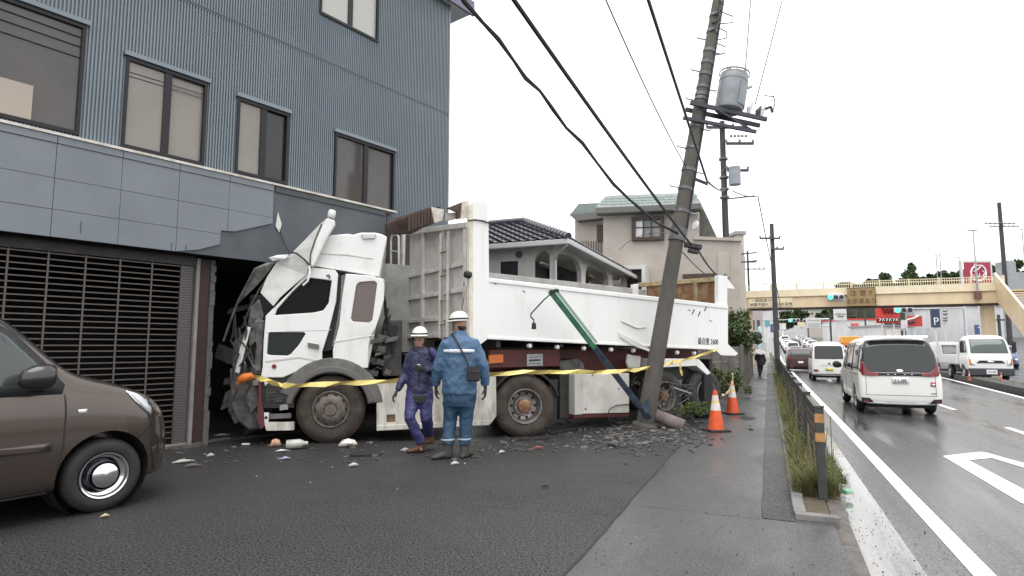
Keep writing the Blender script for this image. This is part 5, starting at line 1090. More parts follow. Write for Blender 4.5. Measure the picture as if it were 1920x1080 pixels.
for u in (-1,-4.2,-5.3):
    for g_ in (1,-1): car_wheel(yt, (u,g_*1.05,.48), .48, .28, g_)
# ---------------------------------------------------------------- far queue of cars, copied from small prototypes
def proto(kind, col, nm):
    L, W, H = (4.2,1.68,1.5) if kind == 'sed' else (3.6,1.5,1.8); o = thing(nm, '', 'car'); st = SED(L,W,H) if kind == 'sed' else KEI(L,W,H)
    bd = loft_body(o, st, mat(nm+'_paint', col, .3, coat=.4), sub=1)
    for u in (.75, L-.8):
        for s_ in (-1,1): MB().lathe([(0,0),(.3,0),(.3,.18),(0,.18)], (u,s_*(W/2+.01),.3), (0,-s_,0), 14).build('tyre', m_black, o)
    front_bits(o, bd, W, .98 if kind == 'sed' else 1.1, H-.12 if kind == 'sed' else 1.6, .6, plate_=False)
    back(o, bd, [(-.6,H*.66),(.6,H*.66),(.5,H-.1),(-.5,H-.1)], m_vglass, 'rear_window', .01)
    for g_ in (1,-1): back(o, bd, [(g_*y, z) for y, z in ((.5,.65),(.72,.65),(.7,.82),(.5,.82))], m_red, 'tail_lamp', .015)
    return o
protos = [proto('sed',(.7,.7,.7),'far_car'), proto('van',(.74,.74,.72),'far_van'), proto('sed',(.06,.065,.08),'dark_far_car'), proto('sed',(.3,.3,.33),'grey_far_car'), proto('van',(.2,.24,.42),'blue_far_van')]
used_ = set(); rq = random.Random(5)
slots = [(2.7,56,0,0),(2.7,64,0,2),(5.6,52,0,3),(5.6,60,0,1)]+[(s, t, 0, rq.choice((0,0,1,3,2))) for t in (74,83,92,101,110,119,128,137) for s in (2.9, 6.2)]+[(s, t, 1, rq.choice((0,1,0,3,4,2))) for t in (60,70,80,90,100,110,120,130,140) for s in (13.2, 16.6) if not (s < 15 and t < 72)]
WORD = ['first','second','third','fourth','fifth','sixth','seventh','eighth','ninth','tenth','eleventh','twelfth']
cnt = {}
for s, t, rev, k in slots:
    src = protos[k]
    if k in used_: o = copy_tree(src)
    else: o = src; used_.add(k)
    p = stz(s, t, RZ); o.location = p; o.rotation_euler = (0, -atan((zt(t+2)-zt(t))/2)*(1 if not rev else -1), RA+(pi if rev else 0))
    lane = 'inner oncoming' if rev and s < 15 else ('outer oncoming' if rev else ('kerb-side outgoing' if s < 4 else 'median-side outgoing'))
    col_ = ['white car','white van','dark car','grey car','blue van'][k]; cnt[lane] = cnt.get(lane, 0)+1
    o['label'] = f'{col_}, {WORD[min(11,cnt[lane]-1)]} of the far queue in the {lane} lane'; o['category'] = 'car'; o['group'] = 'queue of far traffic'
for k, o in enumerate(protos):
    if k not in used_:
        for c_ in list(o.children): bpy.data.objects.remove(c_)
        bpy.data.objects.remove(o)
# ================================================================== PEOPLE
tx = bpy.data.textures.new('cloth_folds', 'CLOUDS'); tx.noise_scale = .085; tx.noise_depth = 3
tx2 = bpy.data.textures.new('cloth_fine', 'CLOUDS'); tx2.noise_scale = .035
def fuse(b, name, m, parent, vox=.016, folds=.0, sm=6):
    o = b.build(name, m, parent); r_ = o.modifiers.new('fuse', 'REMESH'); r_.mode = 'VOXEL'; r_.voxel_size = vox; r_.use_smooth_shade = True
    s_ = o.modifiers.new('smooth', 'SMOOTH'); s_.iterations = sm; s_.factor = .6
    if folds:
        for t_, k in ((tx, 1.), (tx2, .35)):
            d = o.modifiers.new('folds', 'DISPLACE'); d.texture = t_; d.strength = folds*k; d.mid_level = .5; d.texture_coords = 'LOCAL'
    return o
def ring(b, rs, n=16): b.ell([((x, y, z), (rx, 0, 0), (0, ry, 0)) for x, y, z, rx, ry in rs], n)
V3 = Vector
m_skin = mat('skin', (.40,.23,.16), .55, c2=(.33,.18,.125), ns=20); m_hair = mat('black_hair', (.012,.01,.01), .6)
m_helm = mat('white_helmet', (.80,.79,.74), .28, c2=(.7,.68,.62), ns=8, coat=.3); m_strap = mat('black_strap', (.015,.015,.017), .6)
m_glove = mat('dark_glove', (.022,.024,.028), .8, c2=(.05,.05,.05), ns=15); m_boot = mat('muddy_boot', (.035,.033,.032), .7, c2=(.075,.068,.06), ns=8, bump=.3)
def hand(b, w, d, palm_n, curl=.5, s_=1, k=1.):
    """palm and five separate bent fingers from the wrist w along d"""
    d = V3(d).normalized(); pn = V3(palm_n).normalized(); sd = d.cross(pn).normalized()*s_
    w = V3(w); b.ell([(w-d*.03*k, sd*.026*k, pn*.02*k), (w, sd*.03*k, pn*.02*k), (w+d*.05*k, sd*.042*k, pn*.017*k), (w+d*.09*k, sd*.04*k, pn*.014*k)], 10)
    for i, L_ in enumerate((.070,.080,.074,.056)):
        p = w+d*.085*k+sd*(.030-.020*i)*k; pts = [p]; dd = d.copy(); 
        for j in range(3):
            dd = (dd*cos(curl*.5*(j+.5))+pn*sin(curl*.5*(j+.5))).normalized(); p = p+dd*L_*k/3; pts.append(p)
        b.tube(pts, [.0095*k,.009*k,.0085*k,.007*k], 7)
    p = w+d*.02*k+sd*.03*k; b.tube([p, p+(d*.6+sd*.7+pn*.2)*.035*k, p+(d*.9+sd*.75+pn*.35)*.06*k], [.013*k,.0105*k,.009*k], 7)
def head(b, c, f, r=1.):
    """skull, jaw, nose, brow and ears; f = facing direction"""
    f = V3(f).normalized(); s_ = f.cross(V3((0,0,1))).normalized(); c = V3(c)
    b.ell([(c+V3((0,0,z))*r+f*o_*r, s_*rx*r, f*ry*r) for z, o_, rx, ry in ((-.125,.035,.022,.02),(-.115,.028,.040,.04),(-.09,.018,.055,.065),(-.05,.008,.066,.085),(0,.0,.072,.095),(.05,-.004,.073,.096),(.085,-.006,.062,.083),(.108,-.008,.036,.05),(.115,-.008,.012,.018))], 18)
    b.ell([(c+f*.088*r+V3((0,0,.015))*r, s_*.008*r, V3((0,0,.006))), (c+f*.105*r+V3((0,0,-.02))*r, s_*.011*r, V3((0,0,.012))), (c+f*.112*r+V3((0,0,-.034))*r, s_*.014*r, V3((0,0,.008))), (c+f*.09*r+V3((0,0,-.042))*r, s_*.012*r, V3((0,0,.006)))], 8)
    for g in (-1, 1): b.ell([(c+s_*g*.070*r+V3((0,0,z))*r, f*.016*r*k, s_*.012*r) for z, k in ((-.035,.4),(-.015,1),(.012,1.1),(.03,.5))], 8)
    b.tube([c+V3((0,0,-.17))*r-f*.02*r, c+V3((0,0,-.07))*r-f*.015*r], [.058*r,.055*r], 12)
def face(o, c, f, glasses=False):
    f = V3(f).normalized(); s_ = f.cross(V3((0,0,1))).normalized(); c = V3(c)
    for g in (-1, 1):
        MB().ell([(c+f*.086+s_*g*.030+V3((0,0,.0)), s_*.012, V3((0,0,.006))), (c+f*.0915+s_*g*.030, s_*.008, V3((0,0,.004)))], 8).build('eye', m_ink, o)
        MB().bar(c+f*.090+s_*g*.014+V3((0,0,.022)), c+f*.083+s_*g*.048+V3((0,0,.024)), .01, .007).build('brow', m_hair, o)
    MB().bar(c+f*.094+s_*-.022+V3((0,0,-.072)), c+f*.094+s_*.022+V3((0,0,-.072)), .012, .008).build('mouth', mat('lip', (.28,.10,.09), .5) if 'lip' not in bpy.data.materials else bpy.data.materials['lip'], o)
def helmet(o, c, f, k=1.):
    f = V3(f).normalized(); c = V3(c); s_ = f.cross(V3((0,0,1))).normalized()
    b = MB(); b.ell([(c+V3((0,0,z))*k, s_*rx*k, f*ry*k) for z, rx, ry in ((.0,.112,.138),(.03,.112,.138),(.07,.10,.125),(.105,.075,.097),(.125,.042,.058),(.132,.012,.018))], 24)
    hh = b.build('helmet', m_helm, o, smooth=50)
    b = MB(); b.ell([(c+V3((0,0,-.004))+f*.03, s_*.122*k, f*.165*k), (c+V3((0,0,.010))+f*.02, s_*.118*k, f*.155*k)], 24); b.build('helmet_brim', m_helm, hh, smooth=50)
    b = MB(); b.ell([(c+V3((0,0,.016)), s_*.1155*k, f*.1415*k), (c+V3((0,0,.036)), s_*.1145*k, f*.1405*k)], 24, cap=False); b.build('helmet_band', m_strap, hh, smooth=50)
    MB().tube([c+s_*.10*k, c+s_*.085+f*.03+V3((0,0,-.11)), c+f*.06+V3((0,0,-.165)), c-s_*.085+f*.03+V3((0,0,-.11)), c-s_*.10*k], .006, 5).build('chin_strap', m_strap, hh)
def boot(b, an, toe, k=1., shaft=.22):
    an, toe = V3(an), V3(toe); d = (toe-an); d.z = 0; d.normalize(); s_ = V3((-d.y, d.x, 0)); up = V3((0,0,1))
    b.ell([(an+up*(shaft-.08), s_*.062*k, d*.068*k), (an+up*.04, s_*.052*k, d*.06*k), (an-up*.03, s_*.05*k, d*.07*k), (V3((an.x,an.y,.02)), s_*.048*k, d*.085*k)], 12)
    h = V3((an.x, an.y, .0)); b.ell([(h-d*.075*k+up*.035, s_*.025*k, up*.03), (h-d*.04*k+up*.045, s_*.042*k, up*.042), (h+d*.06*k+up*.05, s_*.045*k, up*.045), (h+d*.13*k+up*.042, s_*.05*k, up*.036), (h+d*.19*k+up*.032, s_*.043*k, up*.028), (h+d*.215*k+up*.028, s_*.018*k, up*.014)], 12)
def figure(o, J, jm, tm, bm_, faced, vox=.012, jr=1., k=1.):
    """J: joints; body in skin, jacket, trousers and boots as clothing"""
    b = MB(); head(b, J['head'], faced, k)
    tr_ = J['torso']; ring(b, [(x, y, z, rx*.86, ry*.86) for x, y, z, rx, ry in tr_])
    for s_ in 'LR':
        b.tube([J['sh'+s_], J['el'+s_], J['wr'+s_]], [.052*k,.042*k,.03*k], 10); b.tube([J['hip'+s_], J['kn'+s_], J['an'+s_]], [.085*k,.06*k,.042*k], 10)
        b.ell([(J['an'+s_]-V3((0,0,.0)), (.04,0,0), (0,.05,0)), (V3((J['an'+s_].x,J['an'+s_].y,J['gz'+s_]+.03)), (.04,0,0), (0,.06,0))], 8)
    body = fuse(b, 'body', m_skin, o, vox, 0, 3)
    b = MB(); ring(b, tr_)
    for s_ in 'LR':
        sh, el, wr = J['sh'+s_], J['el'+s_], J['wr'+s_]; cs = V3((tr_[-3][0], tr_[-3][1], sh.z+.0))
        b.tube([cs.lerp(sh, .45), sh, sh.lerp(el,.45), el, el.lerp(wr,.5), wr, wr+(wr-el).normalized()*.03], [.085*jr,.088*jr,.08*jr,.07*jr,.064*jr,.054*jr,.05*jr], 12)
    jk = fuse(b, 'jacket', jm, o, .016, .035)
    b = MB(); ring(b, J['hips'])
    for s_ in 'LR':
        h, kn, an = J['hip'+s_], J['kn'+s_], J['an'+s_]; b.tube([h+V3((0,0,.06)), h.lerp(kn,.3), kn, kn.lerp(an,.5), an+V3((0,0,.02))], [.115*k,.108*k,.088*k,.082*k,.076*k], 12)
    fuse(b, 'trousers', tm, o, .016, .03)
    return body, jk
# --- worker in blue, seen from behind
wp = G(858, 859); wb = thing('person', 'worker in blue rain jacket with white reflective stripe and white helmet, back to the camera', 'person', (wp.x, wp.y, 0))
kx = wp.y/F*1.0
def PB(x, y, dy=0.): return V3(((x-858)*kx, dy, (859-y)*kx*.985))
m_bj = mat('blue_jacket', (.062,.125,.225), .55, c2=(.055,.113,.205), ns=2, bump=.12, bs=25); m_bt = mat('blue_trousers', (.022,.06,.115), .6, c2=(.026,.068,.127), ns=2)
z_ = lambda y: (859-y)*kx*.985
J = dict(head=PB(859,614,.04), torso=[(.015,.0,z_(742),.235,.165),(.015,.0,z_(725),.235,.165),(.02,.0,z_(700),.235,.16),(.02,.0,z_(675),.24,.155),(.02,.0,z_(655),.245,.15),(.02,.01,z_(643),.225,.14),(.015,.02,z_(634),.15,.11),(.01,.03,z_(626),.085,.085)],
    shL=PB(836,648), elL=PB(819,694,.02), wrL=PB(815,722,.10), shR=PB(886,648), elR=PB(905,690,-.02), wrR=PB(908,722,.02), hipL=PB(846,742), knL=PB(843,790,.05), anL=PB(840,838,-.03), hipR=PB(876,742), knR=PB(873,790,.03), anR=PB(870,838,.02), gzL=0, gzR=0,
    hips=[(.02,0,z_(735),.2,.14),(.02,0,z_(750),.205,.145),(.02,0,z_(765),.19,.13)])
body, jk = figure(wb, J, m_bj, m_bt, m_boot, (-.75,.55,-.05), jr=1.1, k=1.04)
b = MB(); ring(b, [(.02,-.0,z_(664),.256,.166),(.02,0,z_(657),.258,.165)]); o = fuse(b, 'reflective_stripe', mat('reflective_tape', (.62,.66,.70), .35), wb, .012, .02)
b = MB(); ring(b, [(.01,.03,z_(632),.115,.105),(.01,.035,z_(622),.09,.09)]); fuse(b, 'collar', m_bj, wb, .012)
helmet(wb, PB(857,604,.04), (-.75,.55,-.05), 1.05)
b = MB(); head_ = J['head']; b.ell([(head_+V3((.045,-.03,-.05)), (.05,.02,0), (0,.06,0)), (head_+V3((.035,-.03,.0)), (.06,.03,0), (0,.075,0))], 12); b.build('hair', m_hair, wb)
for s_, dirn, pn in (('L',(-.02,.2,-1),(.8,.3,0)),('R',(.0,.1,-1),(-.9,.2,0))):
    b = MB(); hand(b, J['wr'+s_]+V3(dirn)*.05, dirn, pn, .6, 1 if s_ == 'L' else -1, 1.12); b.build('glove', m_glove, wb, smooth=50)
for s_, toe in (('L',J['anL']+V3((-.25,-.14,0))),('R',J['anR']+V3((.12,.3,0)))):
    b = MB(); boot(b, J['an'+s_]+V3((0,0,-.02)), toe, 1.1, .2); fuse(b, 'boot', m_boot, wb, .012, .01, 3)
    a_ = J['an'+s_]; MB().lathe([(.088,-.012),(.093,0),(.088,.012)], a_+V3((0,0,.10)), (0,0,1), 18).build('cuff_stripe', mat('cuff_grey', (.35,.4,.45), .5) if s_ == 'L' else bpy.data.materials['cuff_grey'], wb)
q = PB(888,702,-.21); bag = thing('shoulder_bag', 'black shoulder bag slung across the back of the blue-jacketed worker', 'bag', (wp.x+q.x, wp.y+q.y, q.z))
MB().box(-.085,-.035,-.10,.085,.035,.09).build('pouch', m_strap, bag, bevel=.02); MB().box(-.088,-.042,.02,.088,-.036,.092).build('flap', m_glove, bag, bevel=.01)
sp = [V3((.03,.03,-.10)), V3((-.04,.03,.02))]+[PB(x, y, d)-q for x, y, d in ((876,680,-.185),(864,656,-.175),(853,636,-.14),(846,628,-.05),(843,632,.05))]
MB().tube([V3((-.03,.02,-.10))]+sp[1:], .012, 6).build('strap', m_strap, bag, smooth=50)
# --- worker in purple, facing the camera, mid-stride
wp2 = G(782, 848); wa = thing('person', 'worker in purple rainwear and white helmet walking past the cab, facing the camera', 'person', (wp2.x, wp2.y, 0))
ka = wp2.y/F
def PA(x, y, dy=0.): return V3(((x-782)*ka, dy, (848-y)*ka*.985))
za = lambda y: (848-y)*ka*.985
m_pj = mat('purple_jacket', (.034,.036,.092), .5, c2=(.030,.032,.08), ns=2, bump=.12, bs=25); m_pt = mat('purple_trousers', (.042,.041,.14), .5, c2=(.037,.036,.122), ns=2)
J = dict(head=PA(783,641,-.02), torso=[(.03,0,za(740),.185,.135),(.03,0,za(725),.185,.135),(.03,0,za(705),.18,.13),(.03,0,za(685),.19,.13),(.035,0,za(672),.2,.13),(.035,0,za(664),.185,.12),(.02,0,za(658),.12,.10),(.01,-.01,za(652),.07,.075)],
    shL=PA(768,672), elL=PA(757,704,.04), wrL=PA(748,730,-.08), shR=PA(806,670), elR=PA(817,700,.05), wrR=PA(803,694,-.20), hipL=PA(774,742), knL=PA(770,784,-.12), anL=PA(790,832,-.02), hipR=PA(797,742), knR=PA(799,786,-.05), anR=PA(800,822,.28), gzL=0, gzR=.1,
    hips=[(.03,0,za(733),.165,.125),(.03,0,za(745),.17,.13),(.03,0,za(757),.16,.12)])
body, jk = figure(wa, J, m_pj, m_pt, m_boot, (-.12,-1,-.05), jr=.92, k=.93); face(wa, J['head'], (-.12,-1,-.05)); helmet(wa, PA(784,631,-.01), (-.12,-1,-.05), 1.0)
b = MB(); ring(b, [(.01,-.01,za(662),.12,.11),(.01,-.015,za(652),.085,.085)]); fuse(b, 'collar', mat('dark_purple', (.022,.02,.04), .6), wa, .012)
MB().ell([(PA(805,655,-.10), (.035,0,.01), (0,.03,0)), (PA(810,663,-.11), (.05,0,.02), (0,.04,0)), (PA(818,674,-.10), (.03,0,.02), (0,.03,0))], 10).build('folded_hood', m_pt, wa, smooth=50)
MB().box(-.006,-.142,.9,.006,-.13,1.33).build('zip', m_strap, wa).location = (.03,0,0)
MB().box(*(PA(786,688,-.150)-V3((.024,.004,.022))), *(PA(786,688,-.150)+V3((.024,.004,.028)))).build('chest_badge', m_whitep, wa)
b = MB(); ring(b, [(.03,0,za(757),.176,.136),(.03,0,za(741),.186,.14)]); fuse(b, 'waist_band', mat('black_waist', (.03,.027,.03), .8), wa, .012, .01)
for s_, dirn, pn in (('L',(-.45,-.25,-.8),(.7,.2,-.3)),('R',(-1,-.15,.15),(0,.9,.2))):
    b = MB(); hand(b, J['wr'+s_]+V3(dirn).normalized()*.04, dirn, pn, .7, 1 if s_ == 'L' else -1, 1.08); b.build('glove', m_glove, wa, smooth=50)
m_shoe = mat('brown_shoe', (.12,.045,.03), .5, c2=(.07,.03,.02), ns=8)
b = MB(); boot(b, J['anL']+V3((0,0,-.03)), J['anL']+V3((-.28,-.12,0)), 1.0, .16); fuse(b, 'shoe', m_shoe, wa, .012, .006, 3)
b = MB(); boot(b, V3((J['anR'].x,J['anR'].y,.10)), J['anR']+V3((-.2,-.2,0)), 1.0, .16); o = fuse(b, 'shoe', m_shoe, wa, .012, .006, 3); o.location.z = .06
# --- pedestrian with umbrella far down the sidewalk
pp = G(1427, 706); pd = thing('person', 'pedestrian in dark coat walking away along the sidewalk under a pale umbrella', 'person', (pp.x, pp.y, 0))
J = dict(head=V3((-.02,.05,1.25)), torso=[(0,0,.55,.17,.13),(0,0,.7,.18,.14),(0,0,.95,.19,.14),(0,0,1.05,.18,.12),(0,.02,1.10,.12,.1),(0,.03,1.15,.07,.07)], shL=V3((-.16,0,1.04)), elL=V3((-.22,.03,.82)), wrL=V3((-.16,.15,.92)), shR=V3((.16,0,1.04)), elR=V3((.22,0,.8)), wrR=V3((.2,.05,.6)), hipL=V3((-.07,0,.66)), knL=V3((-.07,.06,.36)), anL=V3((-.05,.0,.07)), hipR=V3((.07,0,.66)), knR=V3((.07,.1,.38)), anR=V3((.06,.22,.09)), gzL=0, gzR=0, hips=[(0,0,.6,.15,.11),(0,0,.7,.16,.12)])
mdk = mat('dark_coat', (.02,.02,.024), .8); figure(pd, J, mdk, mdk, m_boot, (0,1,0), .015, .85, .8)
for s_ in 'LR': b = MB(); boot(b, J['an'+s_], J['an'+s_]+V3((0,.3,0)), .8, .12); fuse(b, 'shoe', m_boot, pd, .014)
b = MB(); hand(b, J['wrL'], (0,.3,1), (0,1,0), .9, 1); b.build('hand', m_skin, pd)
um = thing('umbrella', 'pale grey translucent umbrella held over the dark-coated pedestrian', 'umbrella', (pp.x-.1, pp.y+.12, 0))
m_um = mat('umbrella_vinyl', (.42,.38,.37), .3, c2=(.32,.30,.30), ns=6)
b = MB(); n = 16; vs = [(0,0,1.34)]
for j, (r_, z) in enumerate(((.18,1.325),(.33,1.25),(.44,1.14),(.48,1.06))):
    for i in range(n): a = 2*pi*i/n; k = 1 if i % 2 == 0 else .93; vs.append((r_*k*cos(a), r_*k*sin(a), z+(.0 if i % 2 == 0 else .02*j)))
fs = [(0,1+i,1+(i+1)%n) for i in range(n)]+[(1+j*n+i, 1+j*n+(i+1)%n, 1+(j+1)*n+(i+1)%n, 1+(j+1)*n+i) for j in range(3) for i in range(n)]
b.add(vs, fs); b.build('canopy', m_um, um, smooth=60).modifiers.new('t', 'SOLIDIFY').thickness = .004
MB().tube([(0,0,.85),(0,0,1.38)], .01, 6).build('shaft', m_steel, um)
# ================================================================== GUARD FENCE, WEEDS
gf = thing('guard_fence', 'low dark metal mesh fence between sidewalk and road with weeds growing through', 'fence', stz(.43, 6.6, 0), RA)
m_post = mat('dark_green_post', (.03,.036,.034), .5, c2=(.055,.055,.05), ns=8); m_orr = mat('orange_reflector', (.46,.24,.08), .5, c2=(.3,.16,.07), ns=20)
m_net = mat('rusty_mesh', (.035,.032,.028), .7, c2=(.08,.055,.04), ns=6)
for i in range(22):
    t = 2.0*i; MB().box(t-.025,-.04,-.1,t+.025,.04,.88).build('post', m_post, gf, bevel=.006)
    MB().box(t-.03,-.045,.88,t+.03,.045,.90).build('post_cap', m_post, gf)
    if i < 21:
        MB().box(t+.03,-.018,.82,t+1.97,.018,.86).build('top_rail', m_post, gf); MB().box(t+.03,-.015,.16,t+1.97,.015,.19).build('bottom_rail', m_post, gf)
        b = MB()
        for k in range(16): x = t+.1+k*.12; b.box(x-.004,-.004,.19,x+.004,.004,.82)
        for k in range(5): z = .28+k*.11; b.box(t+.03,.007,z-.004,t+1.97,.013,z+.004)
        b.build('mesh_panel', m_net, gf)
for z in (.74,.56): MB().box(-.028,-.043,z,-.0255,.043,z+.085).build('reflector', m_orr, gf)
def blades(name, label, m, n, region, hmin, hmax, seed, wid=.008, lean=.5):
    r_ = random.Random(seed); b = MB(); vs, fs = [], []
    for _ in range(n):
        p = region(r_); h = r_.uniform(hmin, hmax)*(.5+.5*r_.random()); a = r_.random()*2*pi; l = r_.uniform(.1, lean)*h; w = wid*r_.uniform(.6,1.6); dx, dy = cos(a), sin(a); k = len(vs)
        vs += [(p.x-dy*w, p.y+dx*w, p.z), (p.x+dy*w, p.y-dx*w, p.z), (p.x+dx*l*.35+dy*w*.7, p.y+dy*l*.35-dx*w*.7, p.z+h*.6), (p.x+dx*l*.35-dy*w*.7, p.y+dy*l*.35+dx*w*.7, p.z+h*.6), (p.x+dx*l, p.y+dy*l, p.z+h)]
        fs += [(k,k+1,k+2,k+3),(k+3,k+2,k+4)]
    b.add(vs, fs); o = b.build(name, m); return tag(o, label, 'weeds', kind='stuff')
def strip_(s0, s1, t0, t1, clump=3.):
    def f(r_):
        while True:
            s, t = r_.uniform(s0, s1), t0+(t1-t0)*r_.random()**1.7
            if noise.noise((s*3, t*1.4, 3.3)) > -.25+r_.uniform(-.3,.3): return stz(s, t, .0)
    return f
blades('weeds', 'green weeds growing along the guard fence', m_grass, 15000, strip_(.22,.58,6.75,34), .04, .28, 1, .004, 1.4)
blades('weeds', 'dry yellow grass tangled in the guard fence', m_dry, 11000, strip_(.20,.56,6.7,26), .05, .34, 2, .0032, 1.5)
blades('weeds', 'short tufts of weed in the verge gutter', m_leaf, 2500, strip_(.5,.72,7.5,22), .03, .14, 3, .005, 1.2)
def leafy(name, label, c, rad, n, m, seed, size=.05, cat='plant', stems=4, group=None, kind=None):
    """leaves spread unevenly through a crown, with stems"""
    r_ = random.Random(seed); c = V3(c); o = thing(name, label, cat, (c.x, c.y, c.z-rad[2]), 0, group); vs, fs = [], []
    cl = [(V3((max(-.8,min(.8,r_.gauss(0,.45)))*rad[0], max(-.8,min(.8,r_.gauss(0,.45)))*rad[1], rad[2]+max(-.7,min(.7,r_.gauss(0,.45)))*rad[2])), r_.uniform(.25,.5)) for _ in range(max(5, n//130))]
    for _ in range(n):
        q, k_ = r_.choice(cl); d = V3((r_.gauss(0,1), r_.gauss(0,1), r_.gauss(0,1))).normalized()*r_.random()**.5*k_
        p = q+V3((d.x*rad[0], d.y*rad[1], d.z*rad[2])); s_ = size*r_.uniform(.5,1.4); a = V3((r_.gauss(0,1), r_.gauss(0,1), r_.gauss(0,.6))).normalized(); b_ = a.cross(V3((r_.gauss(0,1), r_.gauss(0,1), r_.gauss(0,1)))).normalized(); k = len(vs)
        vs += [p-a*s_, p+b_*s_*.5, p+a*s_, p-b_*s_*.5]; fs += [(k,k+1,k+2,k+3)]
    MB().add(vs, fs).build('crown', m, o)
    b = MB()
    for i in range(stems):
        q = cl[i % len(cl)][0]; b.tube([(r_.gauss(0,.08)*rad[0], r_.gauss(0,.08)*rad[1], 0), (q.x*.5, q.y*.5, q.z*.5), tuple(q)], [.03*rad[2], .02*rad[2], .008*rad[2]], 6)
    b.build('trunk' if cat == 'tree' else 'stem', m_bark, o); return o
leafy('weed_clump', 'green weed clump between the trailer rear wheels and the cones', at(1300,770,11.6), (.35,.3,.16), 1600, m_grass, 5, .02)
leafy('weed_clump', 'leafy plant at the foot of the block wall behind the cones', at(1352,712,15.5), (.45,.4,.42), 2200, m_leaf, 6, .035)
leafy('weed_clump', 'taller bright green plant beside the second cone', at(1376,722,17.5), (.4,.4,.4), 1800, m_grass, 7, .035)
b = MB(); r_ = random.Random(77)          # climbing dead stems through the mesh
for i in range(120):
    t = 6.7+r_.random()**1.4*14; s0 = r_.uniform(.3,.55); h = r_.uniform(.25,.85); p = stz(s0, t, .0); q = stz(s0+r_.uniform(-.12,.12), t+r_.uniform(-.25,.25), h); m_ = (p+q)/2+Vector((r_.uniform(-.06,.06), r_.uniform(-.06,.06), 0)); b.tube([p, m_, q], .004, 4)
tag(b.build('dead_stems', m_dry), 'thin dead stems climbing through the guard fence mesh', 'weeds', kind='stuff')
vs, fs = [], []
for i in range(5200):
    t = 6.8+r_.random()**1.5*20; s0 = r_.gauss(.42,.09); p = stz(s0, t, abs(r_.gauss(.12,.14))); a = Vector((r_.gauss(0,1), r_.gauss(0,1), r_.gauss(0,.6))).normalized(); c_ = a.cross(Vector((r_.gauss(0,1), r_.gauss(0,1), r_.gauss(0,1)))).normalized(); z_s = r_.uniform(.008,.022); k = len(vs)
    if noise.noise((t*.9, 1.7, 0)) < -.15: continue
    vs += [p-a*z_s, p+c_*z_s*.5, p+a*z_s, p-c_*z_s*.5]; fs.append((k,k+1,k+2,k+3))
tag(MB().add(vs, fs).build('leafy_weeds', m_grass), 'small-leaved green weeds at the foot of the guard fence', 'weeds', kind='stuff')
litter_ = MB().box(-.05,-.04,0,.05,.04,.05).build('green_cup', mat('green_wrapper', (.08,.45,.22), .4, c2=(.5,.6,.5), ns=20), loc=stz(.72,7.5,RZ+.05), rz=.4, bevel=.015); tag(litter_, 'small green wrapper in the gutter by the first fence post', 'wrapper')
# ================================================================== HOUSES BEHIND THE TRAILER
FH = Fr(at(1040, 450, 17)[:2], RA); h1 = fthing('tiled_house', 'single-storey white house with dark tiled hip roof and arched porch behind the trailer', 'house', FH)
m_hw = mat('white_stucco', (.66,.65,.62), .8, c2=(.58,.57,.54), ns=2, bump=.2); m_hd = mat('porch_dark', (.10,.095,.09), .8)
m_tile = mat('dark_kawara', (.055,.056,.072), .28, c2=(.10,.10,.115), ns=4); m_gut = mat('white_gutter', (.55,.55,.54), .5)
ze = 4.42
plate('front_wall', FH, [(900,460),(1041,452),(1041,640),(900,640)], 0, .15, m_hw, h1, holes=[[(938,491),(971,489),(971,517),(938,518)],[(1000,560),(1000,487),(1004,478),(1011,471),(1018,469),(1026,472),(1031,479),(1033,490),(1033,560)]], axis='u')
plate('side_wall', FH, [(1040,452),(1149,485),(1149,640),(1040,640)], 0, .15, m_hw, h1, holes=[[(1044,560),(1044,474),(1070,480),(1081,487),(1087,496),(1090,508),(1090,560)],[(1098,560),(1098,510),(1101,501),(1108,495),(1118,496),(1128,501),(1136,510),(1141,523),(1141,560)]])
plate('window', FH, [(938,491),(971,489),(971,517),(938,518)], .08, .02, m_vglass, h1, axis='u')
for x in (937,954,970): plate('mullion', FH, [(x,490),(x+2,490),(x+2,518),(x,518)], .03, .05, m_ink, h1, axis='u')
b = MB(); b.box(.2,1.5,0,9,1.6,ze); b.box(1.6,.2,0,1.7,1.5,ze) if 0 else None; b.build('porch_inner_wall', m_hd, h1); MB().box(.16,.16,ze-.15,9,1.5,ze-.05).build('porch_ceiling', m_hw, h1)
plate('porch_glass', FH, [(1046,500),(1088,508),(1088,560),(1046,560)], 1.1, .03, m_vglass, h1)
plate('curtain', FH, [(1108,518),(1136,525),(1136,560),(1108,560)], 1.0, .03, mat('pink_curtain', (.42,.30,.27), .8, c2=(.35,.33,.3), ns=8), h1)
for (x, y) in ((1023,499),(1112,519)):
    b = MB(); p0 = FH.pv(x-8, y, -.02); 
    for k in range(5): b.lathe([(0,0),(.05,.0),(.07,.06),(0,.14)], (p0.x+k*.12, p0.y, p0.z), (0,0,1), 8)
    b.build('planter', m_dry if x > 1100 else m_ink, h1)
MB().lathe([(0,0),(.1,.02),(.1,.06),(0,.08)], FH.pu(972,477,-.1), (1,0,0), 12).build('wall_lamp', m_hd, h1)
for a, c_ in (((-.6,-.6),(-.6,8)),): MB().box(-.62,-.6,ze-.16,-.5,8,ze).build('gutter', m_gut, h1, bevel=.03)
MB().box(-.6,-.62,ze-.16,9,-.5,ze).build('gutter', m_gut, h1, bevel=.03); MB().box(-.5,-.5,ze-.05,9,8,ze-.02).build('soffit', m_gut, h1)
MB().tube([(-.55,-.55,ze-.16),(-.2,-.15,ze-.35),(-.03,-.02,ze-.5),(-.03,-.02,.2)], .04, 8).build('downpipe', m_gut, h1)
ka_ = 2.15; za_ = 5.45; sl_ = (za_-ze)/ka_
